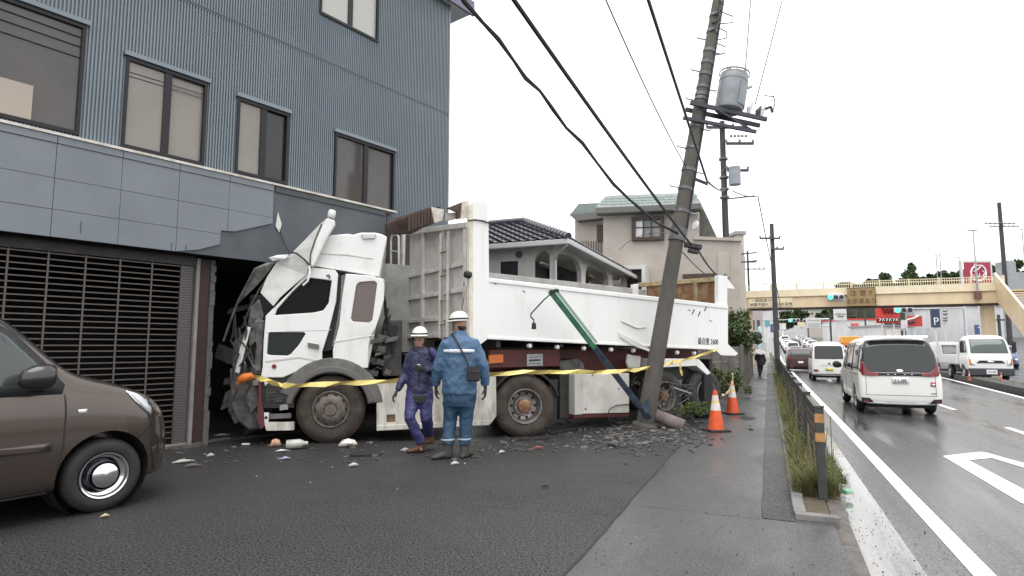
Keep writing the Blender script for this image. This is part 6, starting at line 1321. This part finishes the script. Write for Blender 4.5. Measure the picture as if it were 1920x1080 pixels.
b = MB(); b.add([(-.6,-.6,ze),(-.6,8,ze),(-.6+ka_,8,za_),(-.6+ka_,-.6+ka_,za_),(9,-.6,ze),(9,-.6+ka_,za_)], [(0,1,2,3),(0,3,5,4)]); roof1 = b.build('roof', m_tile, h1)
tb = MB(); n = 6
for j in range(2):
    for i in range(n+1): x = -.14+.28*i/n; tb.v.append((x, -.02+j*.30, .035+.03*sin(i/n*2*pi)-(.0 if j == 0 else .02)))
tb.f += [(i, i+1, n+1+i+1, n+1+i) for i in range(n)]; k = len(tb.v); tb.v += [(x, y, z-.03) for x, y, z in tb.v]; tb.f += [(i+1, i, k+i, k+i+1) for i in range(n)]
t0_ = None; ang = atan(sl_)
for r_ in range(9):
    uu = -.6+ka_*r_/9; zz = ze+sl_*(uu+.6); v0 = -.6+(uu+.6)+.1
    for q in range(22):
        v = v0+.15+.28*q
        if v > 5.2: break
        if t0_ is None: t0_ = tb.build('tile', m_tile, roof1, smooth=50); o = t0_
        else: o = dup(t0_, roof1, (0,0,0))
        o.location = (uu, v, zz+.01); o.rotation_euler = (ang-.10, 0, -pi/2)
b = MB()          # the side slope seen edge-on
for r_ in range(9):
    vv = -.6+ka_*r_/9; zz = ze+sl_*(vv+.6)
    for q in range(30):
        u = -.6+(vv+.6)+.2+.28*q
        if u > 8.8: break
        b.tube([(u, vv, zz+.03), (u, vv+.25, zz+.03+.25*sl_)], .05, 5)
o = b.build('side_tiles', m_tile, roof1); o['kind'] = 'stuff'
b = MB()
for i in range(16):
    k = i/16; p = V3((-.6+ka_*k, -.6+ka_*k, ze+(za_-ze)*k+.05)); d = V3((ka_, ka_, za_-ze)).normalized(); b.tube([p, p+d*.2], [.11,.095], 8)
b.build('hip_ridge', m_tile, roof1, smooth=50)
MB().tube([(-.6+ka_,-.6+ka_,za_+.06),(-.6+ka_,8,za_+.06)], .11, 8).build('ridge', m_tile, roof1, smooth=50)
MB().tube([at(1068,350,19)-FH.w(0,0,0)+V3((0,0,0)), at(1068,440,19)-FH.w(0,0,0)], .02, 6)
# beige two-storey house
F2 = Fr(at(1250, 450, 25)[:2], RA); h2 = fthing('beige_house', 'beige two-storey house with green slate mansard roof behind the leaning pole', 'house', F2)
m_bg = mat('beige_stucco', (.47,.425,.375), .85, c2=(.41,.37,.33), ns=1.5, bump=.15); m_slate = mat('green_slate', (.14,.18,.172), .5, c2=(.26,.30,.29), ns=7, stretch=(1,1,3)); m_brf = mat('brown_frame', (.06,.04,.032), .5)
plate('wall', F2, [(1131,398),(1308,390),(1308,446),(1388,448),(1388,660),(1131,660)], 0, 6, m_bg, h2, axis='u'); plate('wing_wall', F2, [(1078,412),(1134,405),(1134,640),(1078,640)], 2.2, 4, m_bg, h2, axis='u')
plate('eave_board', F2, [(1116,389),(1314,380),(1314,392),(1116,401)], -.55, .6, mat('eave_grey', (.13,.13,.12), .6), h2, axis='u', bevel=.03)
plate('wing_eave', F2, [(1067,402),(1134,396),(1134,408),(1080,414)], 1.6, .6, bpy.data.materials['eave_grey'], h2, axis='u')
def slates(pl, pr, tl, tr_, rows, name, par, u0, u1):
    for i in range(rows):
        a, c_ = i/rows, (i+1)/rows+.03; ua, ub = u0+(u1-u0)*a, u0+(u1-u0)*c_; L2 = lambda p, q, k: (p[0]+(q[0]-p[0])*k, p[1]+(q[1]-p[1])*k)
        A, B_, C_, D_ = L2(pl,tl,a), L2(pr,tr_,a), L2(pr,tr_,c_), L2(pl,tl,c_); nS = 22 if name == 'slate' else 10
        for j in range(nS):
            k0, k1 = (j+.5*(i % 2))/nS, (j+.97+.5*(i % 2))/nS; k1 = min(k1, 1)
            if k0 >= 1: continue
            P = [F2.pu(*L2(A,B_,k0), ua-.03), F2.pu(*L2(A,B_,k1), ua-.03), F2.pu(*L2(D_,C_,k1), ub), F2.pu(*L2(D_,C_,k0), ub)]
            MB().prism([P], (.02,0,.02)).build('slate', m_slate, par)
rf2 = plate('roof', F2, [(1120,388),(1134,369),(1292,362),(1306,366),(1312,383)], .1, 5.5, m_slate, h2, axis='u')
slates((1117,389),(1313,381),(1134,368),(1304,362), 4, 'slate', rf2, -.5, .0)
plate('wing_roof', F2, [(1068,403),(1085,382),(1134,380),(1134,400)], 1.7, 4, m_slate, h2, axis='u')
plate('gable_side', F2, [(1296,370),(1310,372),(1345,446),(1300,446)], .8, .15, mat('dark_slate', (.085,.09,.08), .7, c2=(.13,.14,.12), ns=6), h2, axis='u'); plate('parapet', F2, [(1300,443),(1390,446),(1390,452),(1300,449)], -.1, .3, m_bg, h2, axis='u')
wo = plate('window', F2, [(1184,407),(1244,404),(1244,449),(1184,451)], -.18, .22, m_brf, h2, axis='u', holes=[[(1191,413),(1238,410),(1238,443),(1191,445)]]); plate('pane', F2, [(1190,412),(1240,409),(1240,444),(1190,446)], -.06, .03, mat('lace_pane', (.32,.33,.32), .1, c2=(.18,.2,.2), ns=3), wo, axis='u')
for x in (1205,1220): plate('muntin', F2, [(x,411),(x+2,411),(x+2,444),(x,444)], -.1, .05, m_brf, wo, axis='u')
plate('muntin', F2, [(1191,426),(1238,424),(1238,426),(1191,428)], -.1, .04, m_brf, wo, axis='u'); plate('curtain', F2, [(1192,414),(1207,413),(1204,444),(1192,445)], -.075, .01, m_whitep, wo, axis='u')
plate('small_window', F2, [(1119,422),(1130,421),(1130,452),(1119,453)], 2.1, .05, m_brf, h2, axis='u')
b = MB()
for k in range(9): q = F2.pu(1090+k*4.6,452,1.9); b.box(q.x-.02,q.y-.02,q.z-.9,q.x+.02,q.y+.02,q.z)
b.build('balcony_rail', m_brf, h2)
plate('porch', F2, [(1164,498),(1210,496),(1210,560),(1164,560)], -.9, .9, m_hw, h2, axis='u', holes=[[(1172,505),(1203,504),(1203,560),(1172,560)]]); plate('entrance', F2, [(1170,525),(1198,524),(1198,560),(1170,560)], -.5, .05, m_brf, h2, axis='u')
plate('low_window', F2, [(1280,514),(1342,512),(1342,540),(1280,540)], -.06, .1, m_brf, h2, axis='u'); plate('vent_hood', F2, [(1346,476),(1368,475),(1368,520),(1346,521)], -.06, .1, m_bg, h2, axis='u')
MB().tube([F2.pu(1068,352,1), F2.pu(1069,440,1)], .015, 6).build('antenna', m_steel, h2)
# rooftop antenna pole beyond the office building
a0 = at(851,258,30); an = thing('antenna_mast', 'thin faint antenna mast just right of the office building edge', 'mast', (a0.x,a0.y,0)); MB().tube([(0,0,0),(0,0,a0.z)], .02, 6).build('mast', m_steel, an); MB().bar((-.3,0,a0.z),(.2,0,a0.z+.02),.02,.02).build('arm', m_steel, an)
# boundary wall of concrete panels
c0 = G(1393, 737); FW = Fr(c0[:2], RA); bw = fthing('block_wall', 'grey-brown concrete panel wall along the sidewalk behind the cones', 'wall', FW)
m_bw = mat('weathered_panel', (.20,.18,.16), .85, c2=(.115,.105,.093), ns=3, bump=.3, stretch=(1,1,.4))
p0_ = None
for k in range(16):       # along the sidewalk, receding
    h = 1.5; 
    for r_ in range(3):
        if p0_ is None: o = p0_ = MB().box(0,0,0,.885,.10,.485).build('panel', m_bw, bw, bevel=.01)
        else: o = dup(p0_, bw, (0,0,0))
        o.location = (.02+k*.9, .0, r_*.495)
    MB().box(k*.9-.04,-.03,0,k*.9+.015,.02,1.53).build('pillar', m_bw, bw)
for k in range(7):        # facing the camera
    for r_ in range(3):
        o = dup(p0_, bw, (0, 0, 0)); o.location = (-.12, .03+k*.56, r_*.495); o.rotation_euler.z = pi/2; o.scale.x = .61
    MB().box(-.26,k*.56-.03,0,-.19,k*.56+.03,1.55).build('pillar', m_bw, bw)
leafy('hedge_bush', 'bushy green shrub overhanging the concrete panel wall', at(1380,622,21.5), (.36,1.2,.8), 6000, m_leaf, 8, .06, stems=5)
leafy('hedge_bush', 'darker shrub further along behind the concrete panel wall', at(1394,640,24), (.26,1.2,.45), 3000, m_leafd, 9, .07, stems=5)
# ================================================================== FOOTBRIDGE
BL = at(1398, 580, 50); FBr = Fr(BL[:2], R(-22.97)); fb = fthing('footbridge', 'cream pedestrian footbridge crossing the road, with stairs at right', 'footbridge', FBr)
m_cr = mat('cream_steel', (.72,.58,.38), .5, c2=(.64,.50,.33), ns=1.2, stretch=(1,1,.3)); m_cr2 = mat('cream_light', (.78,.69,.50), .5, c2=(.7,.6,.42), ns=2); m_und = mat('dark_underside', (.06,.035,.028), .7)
BLn = 17.5
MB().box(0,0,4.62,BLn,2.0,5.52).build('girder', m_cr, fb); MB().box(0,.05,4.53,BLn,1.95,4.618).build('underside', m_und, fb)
MB().box(-.02,-.05,5.52,BLn,-.001,6.10).build('parapet', m_cr2, fb); MB().box(-.03,-.10,5.49,BLn,-.052,5.53).build('ledge', mat('ledge_brown', (.35,.24,.14), .6), fb); MB().box(-.03,2.0,5.52,BLn,2.06,6.1).build('parapet', m_cr2, fb)
MB().box(-.05,-.06,4.6,.0,2.05,6.1).build('end_plate', m_cr2, fb)
rl = MB(); rl.box(0,-.05,6.52,BLn,-.0,6.57); rl.box(0,2.01,6.52,BLn,2.05,6.57); rl.build('handrail', m_cr2, fb)
for k in range(10):
    u = .05+k*BLn/9.05; MB().box(u-.05,-.06,6.1,u+.05,.0,6.62).build('rail_post', m_cr2, fb)
b = MB()
for k in range(116): u = .15*k+.1; b.box(u-.02,-.04,6.1,u+.02,-.02,6.52); 
o = b.build('pickets', m_cr2, fb); o['kind'] = 'stuff'
sgn = MB().box(.25,-.08,4.72,3.55,-.055,5.42).build('name_plate', m_cr2, fb)
fm = lambda u, z, v=-.085: face_mtx((u, v, z), (1,0,0), (0,0,1))
text('一般国道254号', .30, m_ink, fb, fm(1.45,5.25), ext=.004); text('朝霞市膝折二丁目歩道橋', .29, m_ink, fb, fm(1.95,4.9), ext=.004)
q0, q1 = FBr.pv(1588,541,-.3), FBr.pv(1642,573,-.3)
ws = thing('warning_sign', 'brown board with dark Japanese warning lettering fixed to the footbridge', 'sign', FBr.w(q0.x, -.3, 0), FBr.a)
W_ = q1.x-q0.x; MB().box(0,-.03,q1.z,W_,.03,q0.z).build('board', mat('ochre_board', (.33,.22,.09), .5, c2=(.26,.18,.09), ns=3), ws, bevel=.01)
b = MB(); b.box(-.04,-.04,q0.z,W_+.04,.04,q0.z+.05); b.box(W_-.001,-.04,q1.z,W_+.04,.04,q0.z); b.build('rim', m_brf, ws)
m_sgt = mat('sign_brown_ink', (.07,.03,.01), .5); hh_ = q0.z-q1.z
text('注 意 !!', hh_*.36, m_sgt, ws, face_mtx((W_/2,-.036,q1.z+hh_*.70),(1,0,0),(0,0,1)), ext=.004); text('右折車あり', hh_*.34, m_sgt, ws, face_mtx((W_/2,-.036,q1.z+hh_*.24),(1,0,0),(0,0,1)), sx=.86, ext=.004)
m_green_l = mat('green_signal', (.05,.85,.42), .3, emit=1.2); m_len = mat('dark_lens', (.015,.015,.02), .3); m_sig = mat('signal_housing', (.55,.55,.58), .5)
def signal(label, fr, p, W_, H_, u_off=0., fin=True):
    o = thing('traffic_signal', label, 'traffic light', fr.w(p.x, p.y, 0), fr.a, 'horizontal traffic signals'); r_ = W_/7
    MB().box(0,-.15,p.z-H_/2,W_,.15,p.z+H_/2).build('housing', m_sig, o, bevel=.08)
    for i in range(3):
        c_ = (W_*(.18+.32*i), -.16, p.z); MB().lathe([(0,-.02),(r_*.8,-.015),(r_,.01)], c_, (0,1,0), 16).build('lens', m_green_l if i == 0 else m_len, o)
        MB().lathe([(r_*1.03,-.18),(r_*1.12,-.18),(r_*1.12,.02),(r_*1.03,.02)], c_, (0,1,0), 16, a0=0, a1=pi).build('visor', m_sig, o)
    return o
sg = signal('green horizontal traffic light mounted on the footbridge beside the brown warning board', FBr, FBr.pv(1551,558,-.5), FBr.pv(1583,558,-.5).x-FBr.pv(1551,558,-.5).x, .6)
FQ = Fr(at(1676,582,62)[:2], R(-22.97)); signal('green horizontal traffic light seen just below the bridge beside the red sign', FQ, FQ.pv(1676,582,0), 1.7, .55)
FQ2 = Fr(at(1478,601,85)[:2], R(-22.97)); signal('farthest green traffic light above the queue of cars', FQ2, FQ2.pv(1478,601,0), 1.5, .5)
for fq, x0, y0 in ((FQ,1676,582),(FQ2,1478,601)):
    p = fq.pv(x0,y0,.3); o = thing('signal_mast', 'steel mast carrying the traffic light ' + ('below the bridge' if fq is FQ else 'above the far queue'), 'mast', fq.w(0,0,0), fq.a); MB().tube([(6 if fq is FQ else -4,.3,-1),(6 if fq is FQ else -4,.3,p.z+.1),(.5,.3,p.z+.1)], .08, 8).build('mast_arm', m_steel, o)
# piers and stairs
MB().box(BLn-1.2,.6,-.2,BLn-.5,1.5,4.53).build('pier', m_cr, fb, bevel=.05); MB().box(-.2,.6,-.2,.5,1.5,4.53).build('pier', m_cr, fb, bevel=.05)
sx0, sl, n = BLn-.55, 9.5, 28
for k in range(n):     # treads coming towards the camera
    v = -.1-sl*k/n; z = 5.5-5.6*k/n; MB().box(sx0+.1,v-sl/n-.02,z-.06,sx0+1.9,v,z).build('tread', m_cr, fb)
for u, mm in ((sx0, m_cr2), (sx0+1.95, m_cr2)):
    b = MB(); b.prism([[(u,.0,4.75),(u,.0,6.75),(u,-sl,1.15),(u,-sl,-.75)]], (.07,0,0)); b.build('stringer', m_cr, fb); b = MB(); b.bar((u+.03,.0,6.78),(u+.03,-sl,1.18),.14,.09); b.build('stair_rail', mm, fb)
MB().box(sx0-.0,.0,5.45,sx0+2.6,2.2,5.55).build('landing', m_cr, fb); MB().box(sx0+2.6,-.1,5.5,sx0+2.66,2.2,6.6).build('landing_panel', m_cr2, fb)
lp = FBr.pv(1833,545,-.25); lo_ = thing('street_lamp', 'slim street lamp rising from the footbridge in front of the red sign', 'street lamp', FBr.w(lp.x,-.25,0), FBr.a)
zt_l = FBr.pv(1833,432,-.25).z; MB().tube([(0,0,4.9),(0,0,zt_l)], [.07,.04], 8).build('pole', m_steel, lo_); MB().box(-.35,-.08,zt_l-.02,.25,.08,zt_l+.08).build('lamp_head', m_steel, lo_, bevel=.02); MB().box(-.2,-.12,4.9,.2,.12,5.5).build('bracket', mat('maroon_bracket', (.16,.07,.06), .6), lo_)
# ================================================================== FAR RIGHT: SHOPS, SIGNS, TREES
m_shw = mat('shop_white', (.66,.66,.66), .7, c2=(.56,.56,.56), ns=.6); m_shg = mat('shop_grey', (.33,.34,.35), .7, c2=(.26,.27,.28), ns=.6); m_shb = mat('shop_beige', (.52,.48,.42), .7); m_sred = mat('sign_red', (.58,.05,.04), .45, c2=(.48,.04,.035), ns=2); m_crim = mat('sign_crimson', (.36,.02,.055), .45)
m_win = mat('far_window', (.05,.06,.07), .15)
def bld(name, label, x0, x1, ytop, Y, m, depth=8, ybot=700, wins=(), roofm=None, cat='building'):
    a, c_ = at(x0,640,Y), at(x1,640,Y); zt_ = at((x0+x1)/2, ytop, Y).z; o = thing(name, label, cat, (a.x, Y, 0)); W_ = c_.x-a.x
    MB().box(0,0,-1,W_,depth,zt_).build('wall', m, o); MB().box(-.15,-.15,zt_,W_+.15,depth+.15,zt_+.25).build('roof', roofm or m_shg, o)
    for wx0, wx1, wy0, wy1 in wins:
        p, q = at(wx0,wy0,Y), at(wx1,wy1,Y); w_ = MB().box(p.x-a.x,-.06,q.z,q.x-a.x,-.005,p.z).build('window', m_win, o); MB().box(p.x-a.x-.06,-.09,q.z-.12,q.x-a.x+.06,-.062,q.z).build('sill', m_shw, w_)
    return o, a
bld('shop_building', 'large white warehouse store under the right end of the footbridge', 1802, 1885, 574, 72, m_shw, wins=[(1808,1822,640,672),(1826,1846,640,672),(1850,1870,640,672)])
bld('shop_building', 'grey building with dark vertical louvres left of the white store', 1778, 1803, 572, 76, m_shg, wins=[(1781,1784,578,606),(1787,1790,578,606),(1793,1796,578,606),(1798,1801,578,606)])
bld('shop_building', 'pale low shop with carport behind the minivan roof', 1655, 1780, 612, 84, m_shw, wins=[(1664,1680,620,636),(1686,1706,620,636),(1712,1728,620,636),(1750,1776,614,650)])
bld('shop_building', 'white shop with curved red canopy end beyond the orange truck', 1590, 1660, 600, 100, m_shw, wins=[(1600,1615,615,630),(1622,1640,615,630)], roofm=m_sred)
bld('shop_building', 'tan apartment block far behind the bridge centre', 1518, 1545, 582, 150, m_shb, wins=[(1521,1525,586,590),(1529,1533,586,590),(1537,1541,586,590)])
bld('shop_building', 'long white building far behind the left half of the bridge', 1455, 1515, 580, 150, m_shw, wins=[(1460,1475,584,587),(1480,1495,584,587),(1500,1515,584,587)])
bld('shop_building', 'narrow beige building at the left end of the footbridge', 1388, 1402, 440, 44, m_shb, depth=6, wins=[(1391,1395,500,520),(1391,1395,540,560)])
bld('shop_building', 'pinkish shop front past the pedestrian on the left side', 1405, 1432, 560, 75, mat('pink_wall', (.42,.36,.35), .8), wins=[(1409,1415,600,620),(1419,1425,600,620)])
o, a = bld('shop_building', 'dark grey block with a parking-lot roof behind the flatbed truck', 1752, 1802, 650, 60, m_shg, depth=4)
def board(name, label, x0, x1, y0, y1, Y, m, post=None, th=.15, cat='sign'):
    p, q = at(x0,y0,Y), at(x1,y1,Y); o = thing(name, label, cat, (p.x, Y, 0)); W_ = q.x-p.x
    MB().box(0,0,q.z,W_,th,p.z).build('board', m, o, bevel=.01)
    if post: 
        for k in post: MB().tube([(W_*k,th*.5+.1,-1),(W_*k,th*.5+.1,q.z)], .09*Y/60, 8).build('post', m_shw, o)
    return o, p, q, W_
def stroke(o, p, Y, pts, w, m, name='emblem_stroke'):
    P = [at(x, y, Y)-V3((p.x, Y, 0))-V3((0,.05,0)) for x, y in pts]; MB().tube(P, w*Y/F, 6).build(name, m, o, smooth=50)
o, p, q, W_ = board('logo_sign', 'square crimson sign with white round emblem above the bridge stairs', 1808, 1859, 492, 531, 66, m_crim, post=(.5,))
th_ = [(1834+14*cos(a*pi/12), 512+15*sin(a*pi/12)) for a in range(-5, 18)]; stroke(o, p, 66, th_, 1.6, m_whitep, 'ring')
for pts in ([(1826,495),(1827,503),(1831,506)],[(1825,509),(1832,506),(1838,500)],[(1830,498),(1836,498)],[(1822,515),(1826,518),(1824,522),(1829,520)],[(1831,514),(1834,521),(1836,513),(1838,520)],[(1841,508),(1846,512),(1842,518),(1847,517)]): stroke(o, p, 66, pts, 1.1, m_whitep)
for x in (1806,1861): b = MB(); pp_ = at(x,530,66)-V3((p.x,66,0)); b.box(pp_.x-.08,0,-1,pp_.x+.08,.2,at(x,489,66).z); b.build('frame_post', m_shw, o)
MB().box(0,-.02,p.z,W_,.18,p.z+.25).build('frame_top', m_shw, o)
o, p, q, W_ = board('shop_sign', 'red shop sign with black lettered band hanging below the bridge centre', 1642, 1688, 574, 606, 78, m_sred, post=(.25,.75))
stroke(o, p, 78, [(1645,599.5),(1685,599.5)], 3.2, m_ink, 'band')
for k in range(6): x = 1648+k*6.4; b_ = [(x,602),(x+2,597),(x+4,602)] if k % 2 else [(x,597),(x+4,598),(x+1,602)]; P = [at(a_, c_, 77.6)-V3((p.x,78,0)) for a_, c_ in b_]; MB().tube(P, .05, 5).build('letter', m_whitep, o)
for k in range(4): P = [at(a_, c_, 77.8)-V3((p.x,78,0)) for a_, c_ in ((1655+k*7,577),(1660+k*7,583),(1662+k*7,588))]; MB().tube(P, .12, 5).build('slash', mat('slash_dark', (.12,.02,.02), .5) if k == 0 else bpy.data.materials['slash_dark'], o)
o, p, q, W_ = board('parking_sign', 'dark blue parking sign with white letter P right of the small red roof', 1745, 1764, 578, 614, 70, mat('navy_sign', (.03,.05,.10), .5), post=(.5,)); text('P', 1.3, m_whitep, o, face_mtx((W_/2,-.02,(p.z+q.z)/2-.45),(1,0,0),(0,0,1)), ext=.01)
o, p, q, W_ = board('parking_sign', 'pale patterned sign panel beside the blue parking sign', 1766, 1778, 578, 606, 70, m_shw, post=(.5,))
for y in (583,589,596,601): stroke(o, p, 70, [(1768,y),(1772,y+1),(1776,y-1)], .9, m_ink, 'lettering')
o, p, q, W_ = board('shop_sign', 'blue and white shop sign on the white store wall', 1828, 1866, 609, 627, 70, mat('shop_blue', (.07,.10,.24), .5)); stroke(o, p, 70, [(1833,614),(1845,616),(1860,613)], 1.2, m_whitep, 'lettering')
o, p, q, W_ = board('pole_sign', 'white square sign on a single white pole right of the road gantry', 1563, 1588, 578, 601, 80, m_shw, post=(.5,)); stroke(o, p, 80, [(1566,588.5),(1585,588.5)], .5, m_ink, 'divider'); stroke(o, p, 80, [(1570,593),(1575,592),(1578,594),(1582,592)], .7, m_ink, 'lettering')
o, p, q, W_ = board('direction_sign', 'white direction sign on a gantry across the far road', 1511, 1540, 596, 615, 90, m_shw)
for y in (600,607,611): stroke(o, p, 90, [(1514,y),(1536,y)], .35, m_shg, 'lettering')
P = [at(x, y, 90.4)-V3((p.x,90,0)) for x, y in ((1511,599),(1556,598),(1556,645))]; MB().tube(P, .16, 8).build('gantry', m_shw, o); P = [at(x, y, 90.4)-V3((p.x,90,0)) for x, y in ((1540,611),(1556,611))]; MB().tube(P, .12, 8).build('gantry_brace', m_shw, o)
o, p, q, W_ = board('direction_sign', 'small cream sign left of the far white direction sign', 1496, 1510, 604, 613, 92, m_cr2, post=(.5,))
o, p, q, W_ = board('parking_sign', 'blue roadside sign with small white plate on the kerb pole', 1446, 1456, 608, 623, 37, mat('sign_blue', (.03,.08,.26), .5), post=(.9,)); stroke(o, p, 37, [(1449,611),(1449,620),(1453,620)], .7, m_whitep, 'mark'); pp_ = at(1443,626,37)-V3((p.x,37,0)); MB().box(pp_.x,-.02,pp_.z-.25,pp_.x+.42,.05,pp_.z).build('sub_plate', m_plate, o)
o, p, q, W_ = board('banner', 'cyan and white vertical shop banner past the pedestrian', 1421, 1431, 612, 655, 44, mat('cyan_banner', (.30,.52,.58), .6, c2=(.65,.68,.68), ns=3), post=(.1,), th=.05)
mm_ = at(1420,631,36); o = thing('traffic_mirror', 'round dark-backed traffic mirror beside the cyan banner', 'mirror', (mm_.x,36,0)); MB().lathe([(0,-.05),(.25,-.04),(.30,0),(.28,.05),(0,.06)], (0,0,mm_.z), (0,1,0), 18).build('disc', m_ink, o, smooth=50); MB().tube([(0,.1,0),(0,.1,mm_.z)], .04, 8).build('post', m_shg, o)
o, p, q, W_ = board('red_roof_sign', 'small white and red slanted roof sign between the red sign and the parking sign', 1702, 1730, 592, 612, 74, m_sred, post=(.5,)); stroke(o, p, 74, [(1700,600),(1712,597),(1722,592)], 1.8, m_shw, 'slanted_edge'); stroke(o, p, 74, [(1703,606),(1714,603)], 2.4, m_ink, 'opening')
# trees and mast poles on the rise behind the bridge
tl = [(1584,538,9,5,'low round tree crown just right of the brown board'),(1660,527,10,12,'thin-topped pine left of the tallest tree'),(1702,522,14,20,'tallest dark tree behind the bridge railing'),(1736,528,9,9,'small tree right of the tallest dark tree'),(1770,525,11,12,'double-crowned tree behind the railing middle'),(1797,524,10,12,'dark tree left of the crimson sign'),(1880,515,20,18,'wide dark tree right of the crimson sign'),(1912,520,14,20,'dark tree at the right picture edge behind the stairs'),(1640,532,12,6,'low bushy tree right of the brown board')]
for i, (x, y, rx, ry, lab) in enumerate(tl):
    Y = 150; c_ = at(x, y, Y); k = Y/F; o = leafy('tree', lab, c_, (rx*k*1.5, rx*k*1.2, ry*k*1.5), 2200, m_leafd, 40+i, .5, 'tree', 4, 'trees behind the footbridge'); MB().tube([(0,0,-c_.z+ry*k*1.1),(0,0,ry*k)], [.35,.15], 8).build('lower_trunk', m_bark, o)
for i, (x, w_) in enumerate(((1600,16),(1640,20),(1680,18),(1725,22),(1775,22))):
    c_ = at(x, 537, 145); k = 145/F; leafy('shrub_row', ['leftmost','second','third','fourth','rightmost'][i]+' clump of the low treeline seen through the bridge railing', c_, (w_*k*1.5, 2, 5*k), 1600, m_leafd, 80+i, .4, 'tree', 3, 'low treeline behind the railing')
rise = MB(); N_ = 24; vs = []
for i in range(N_+1): 
    x = 1560+i*30; p = at(x, 545-8*sin(i*.5)-(4 if i > 10 else 0), 165); vs += [(p.x, 165, p.z), (p.x+10, 230, p.z+2), (p.x, 160, -1)]
rise.add(vs, [(3*i,3*i+3,3*i+4,3*i+1) for i in range(N_)]+[(3*i,3*i+2,3*i+5,3*i+3) for i in range(N_)]); struct(rise.build('hill', mat('wooded_slope', (.05,.055,.04), .95, c2=(.03,.035,.025), ns=.4)))
sp_ = MB(); vs = []
for i in range(16): x = 1440+i*13; p = at(x, 588-4*sin(i*1.3)-(0 if i < 8 else 3), 190); vs += [(p.x, 190, p.z), (p.x, 188, -1), (p.x+20, 320, p.z)]
sp_.add(vs, [(3*i,3*i+1,3*i+4,3*i+3) for i in range(15)]+[(3*i,3*i+3,3*i+5,3*i+2) for i in range(15)]); struct(sp_.build('wooded_hill', bpy.data.materials['wooded_slope']))
for i, (x, y, rx, ry) in enumerate(((1475,600,14,14),(1500,596,12,12),(1548,596,14,16),(1575,604,14,20),(1600,606,12,18))):
    c_ = at(x, y, 135); k = 135/F; leafy('tree', ['far dark tree above the queue, leftmost under the bridge','far dark tree behind the cream sign','far dark tree behind the gantry','far dark tree behind the white pole sign','far dark tree left of the curved red canopy'][i], c_, (rx*k*1.6, rx*k, ry*k*1.3), 1500, m_leafd, 60+i, .6, 'tree', 3, 'far trees under the bridge')
for x, y0, lab in ((1755,478,'leftmost of the two close thin masts on the rise'),(1762,478,'taller of the two close thin masts on the rise'),(1798,482,'single thin mast left of the crimson sign'),(1878,455,'thin mast between lamp and tall utility pole'),(1916,430,'thin mast at the right picture edge')):
    p = at(x, y0, 120); o = thing('mast', lab, 'mast', (p.x,120,0), 0, 'thin masts on the rise'); MB().tube([(0,0,0),(0,0,p.z)], .09, 6).build('shaft', m_shg, o); MB().box(-.2,-.1,p.z-.05,.2,.1,p.z+.1).build('head', m_shg, o)
p = at(1895,490,130); o = thing('roof_tank', 'grey boxy tank on a roof right of the crimson sign', 'tank', (p.x-1.5,130,0)); MB().box(0,0,p.z-2.5,2.6,2.5,p.z).build('tank', m_shg, o, bevel=.1); MB().box(-2,-1,-1,5,5,p.z-2.5).build('building_top', m_shg, o)
# oncoming-side median posts and cones
for k, (x, y, lab) in enumerate(((1878,706,'small red and white marker post left of the silver car on the median'),(1818,704,'orange marker post by the flatbed front wheel on the median'))):
    p = G(x, y+8, RZ+.22); o = thing('marker_post', lab, 'post', (p.x,p.y,RZ+.2), 0, 'median marker posts'); o.scale = (.6,.6,.6); MB().lathe([(0,0),(.12,0),(.12,.04),(.045,.05),(.04,.6),(0,.62)], (0,0,0), (0,0,1), 12).build('post', m_orange, o, smooth=40); MB().lathe([(.0445,.3),(.0435,.42)], (0,0,0), (0,0,1), 12).build('band', m_refl, o)
blades('median_grass', 'thin grass along the median', m_dry, 500, lambda r_: stz(med(30)+.7+r_.uniform(-.3,.4), r_.uniform(26,50), RZ+.2), .03, .14, 9, .01)

# more roadside clutter under the bridge
for k, (x, y0, Y, lab) in enumerate(((1620,560,95,'dark pole left of the red shop sign'),(1604,560,105,'second dark pole left of the red shop sign'),(1556,585,88,'grey lamp post beside the gantry'),(1740,570,80,'thin pole left of the blue parking sign'),(1872,590,60,'thin dark pole in front of the white store'))):
    p = at(x, y0, Y); o = thing('roadside_pole', lab, 'pole', (p.x,Y,0), 0, 'poles along the far road'); MB().tube([(0,0,0),(0,0,p.z)], .13, 8).build('shaft', m_poled, o); MB().box(-.5,-.1,p.z-.6,.5,.1,p.z-.45).build('arm', m_poled, o)
for k, (x0, x1, y0, y1, Y, c_, lab) in enumerate(((1596,1612,606,640,96,(.5,.1,.08),'red and white banner sign beside the curved canopy'),(1690,1702,600,616,80,(.6,.6,.62),'small white shop board right of the red sign'),(1434,1444,600,612,70,(.1,.3,.35),'teal sign over the left sidewalk'),(1462,1474,606,618,110,(.5,.5,.5),'grey board over the far queue'),(1664,1690,618,634,76,(.55,.53,.5),'pale low billboard above the minivan roof'),(1700,1744,616,632,76,(.42,.47,.5),'glass shop front behind the minivan roof'))):
    board('roadside_board', lab, x0, x1, y0, y1, Y, mat('board_%s' % lab.split()[0]+lab.split()[-1], c_, .5, c2=tuple(min(1,q*1.6) for q in c_), ns=1.2), post=(.5,), cat='sign')[0]['group'] = 'roadside boards'
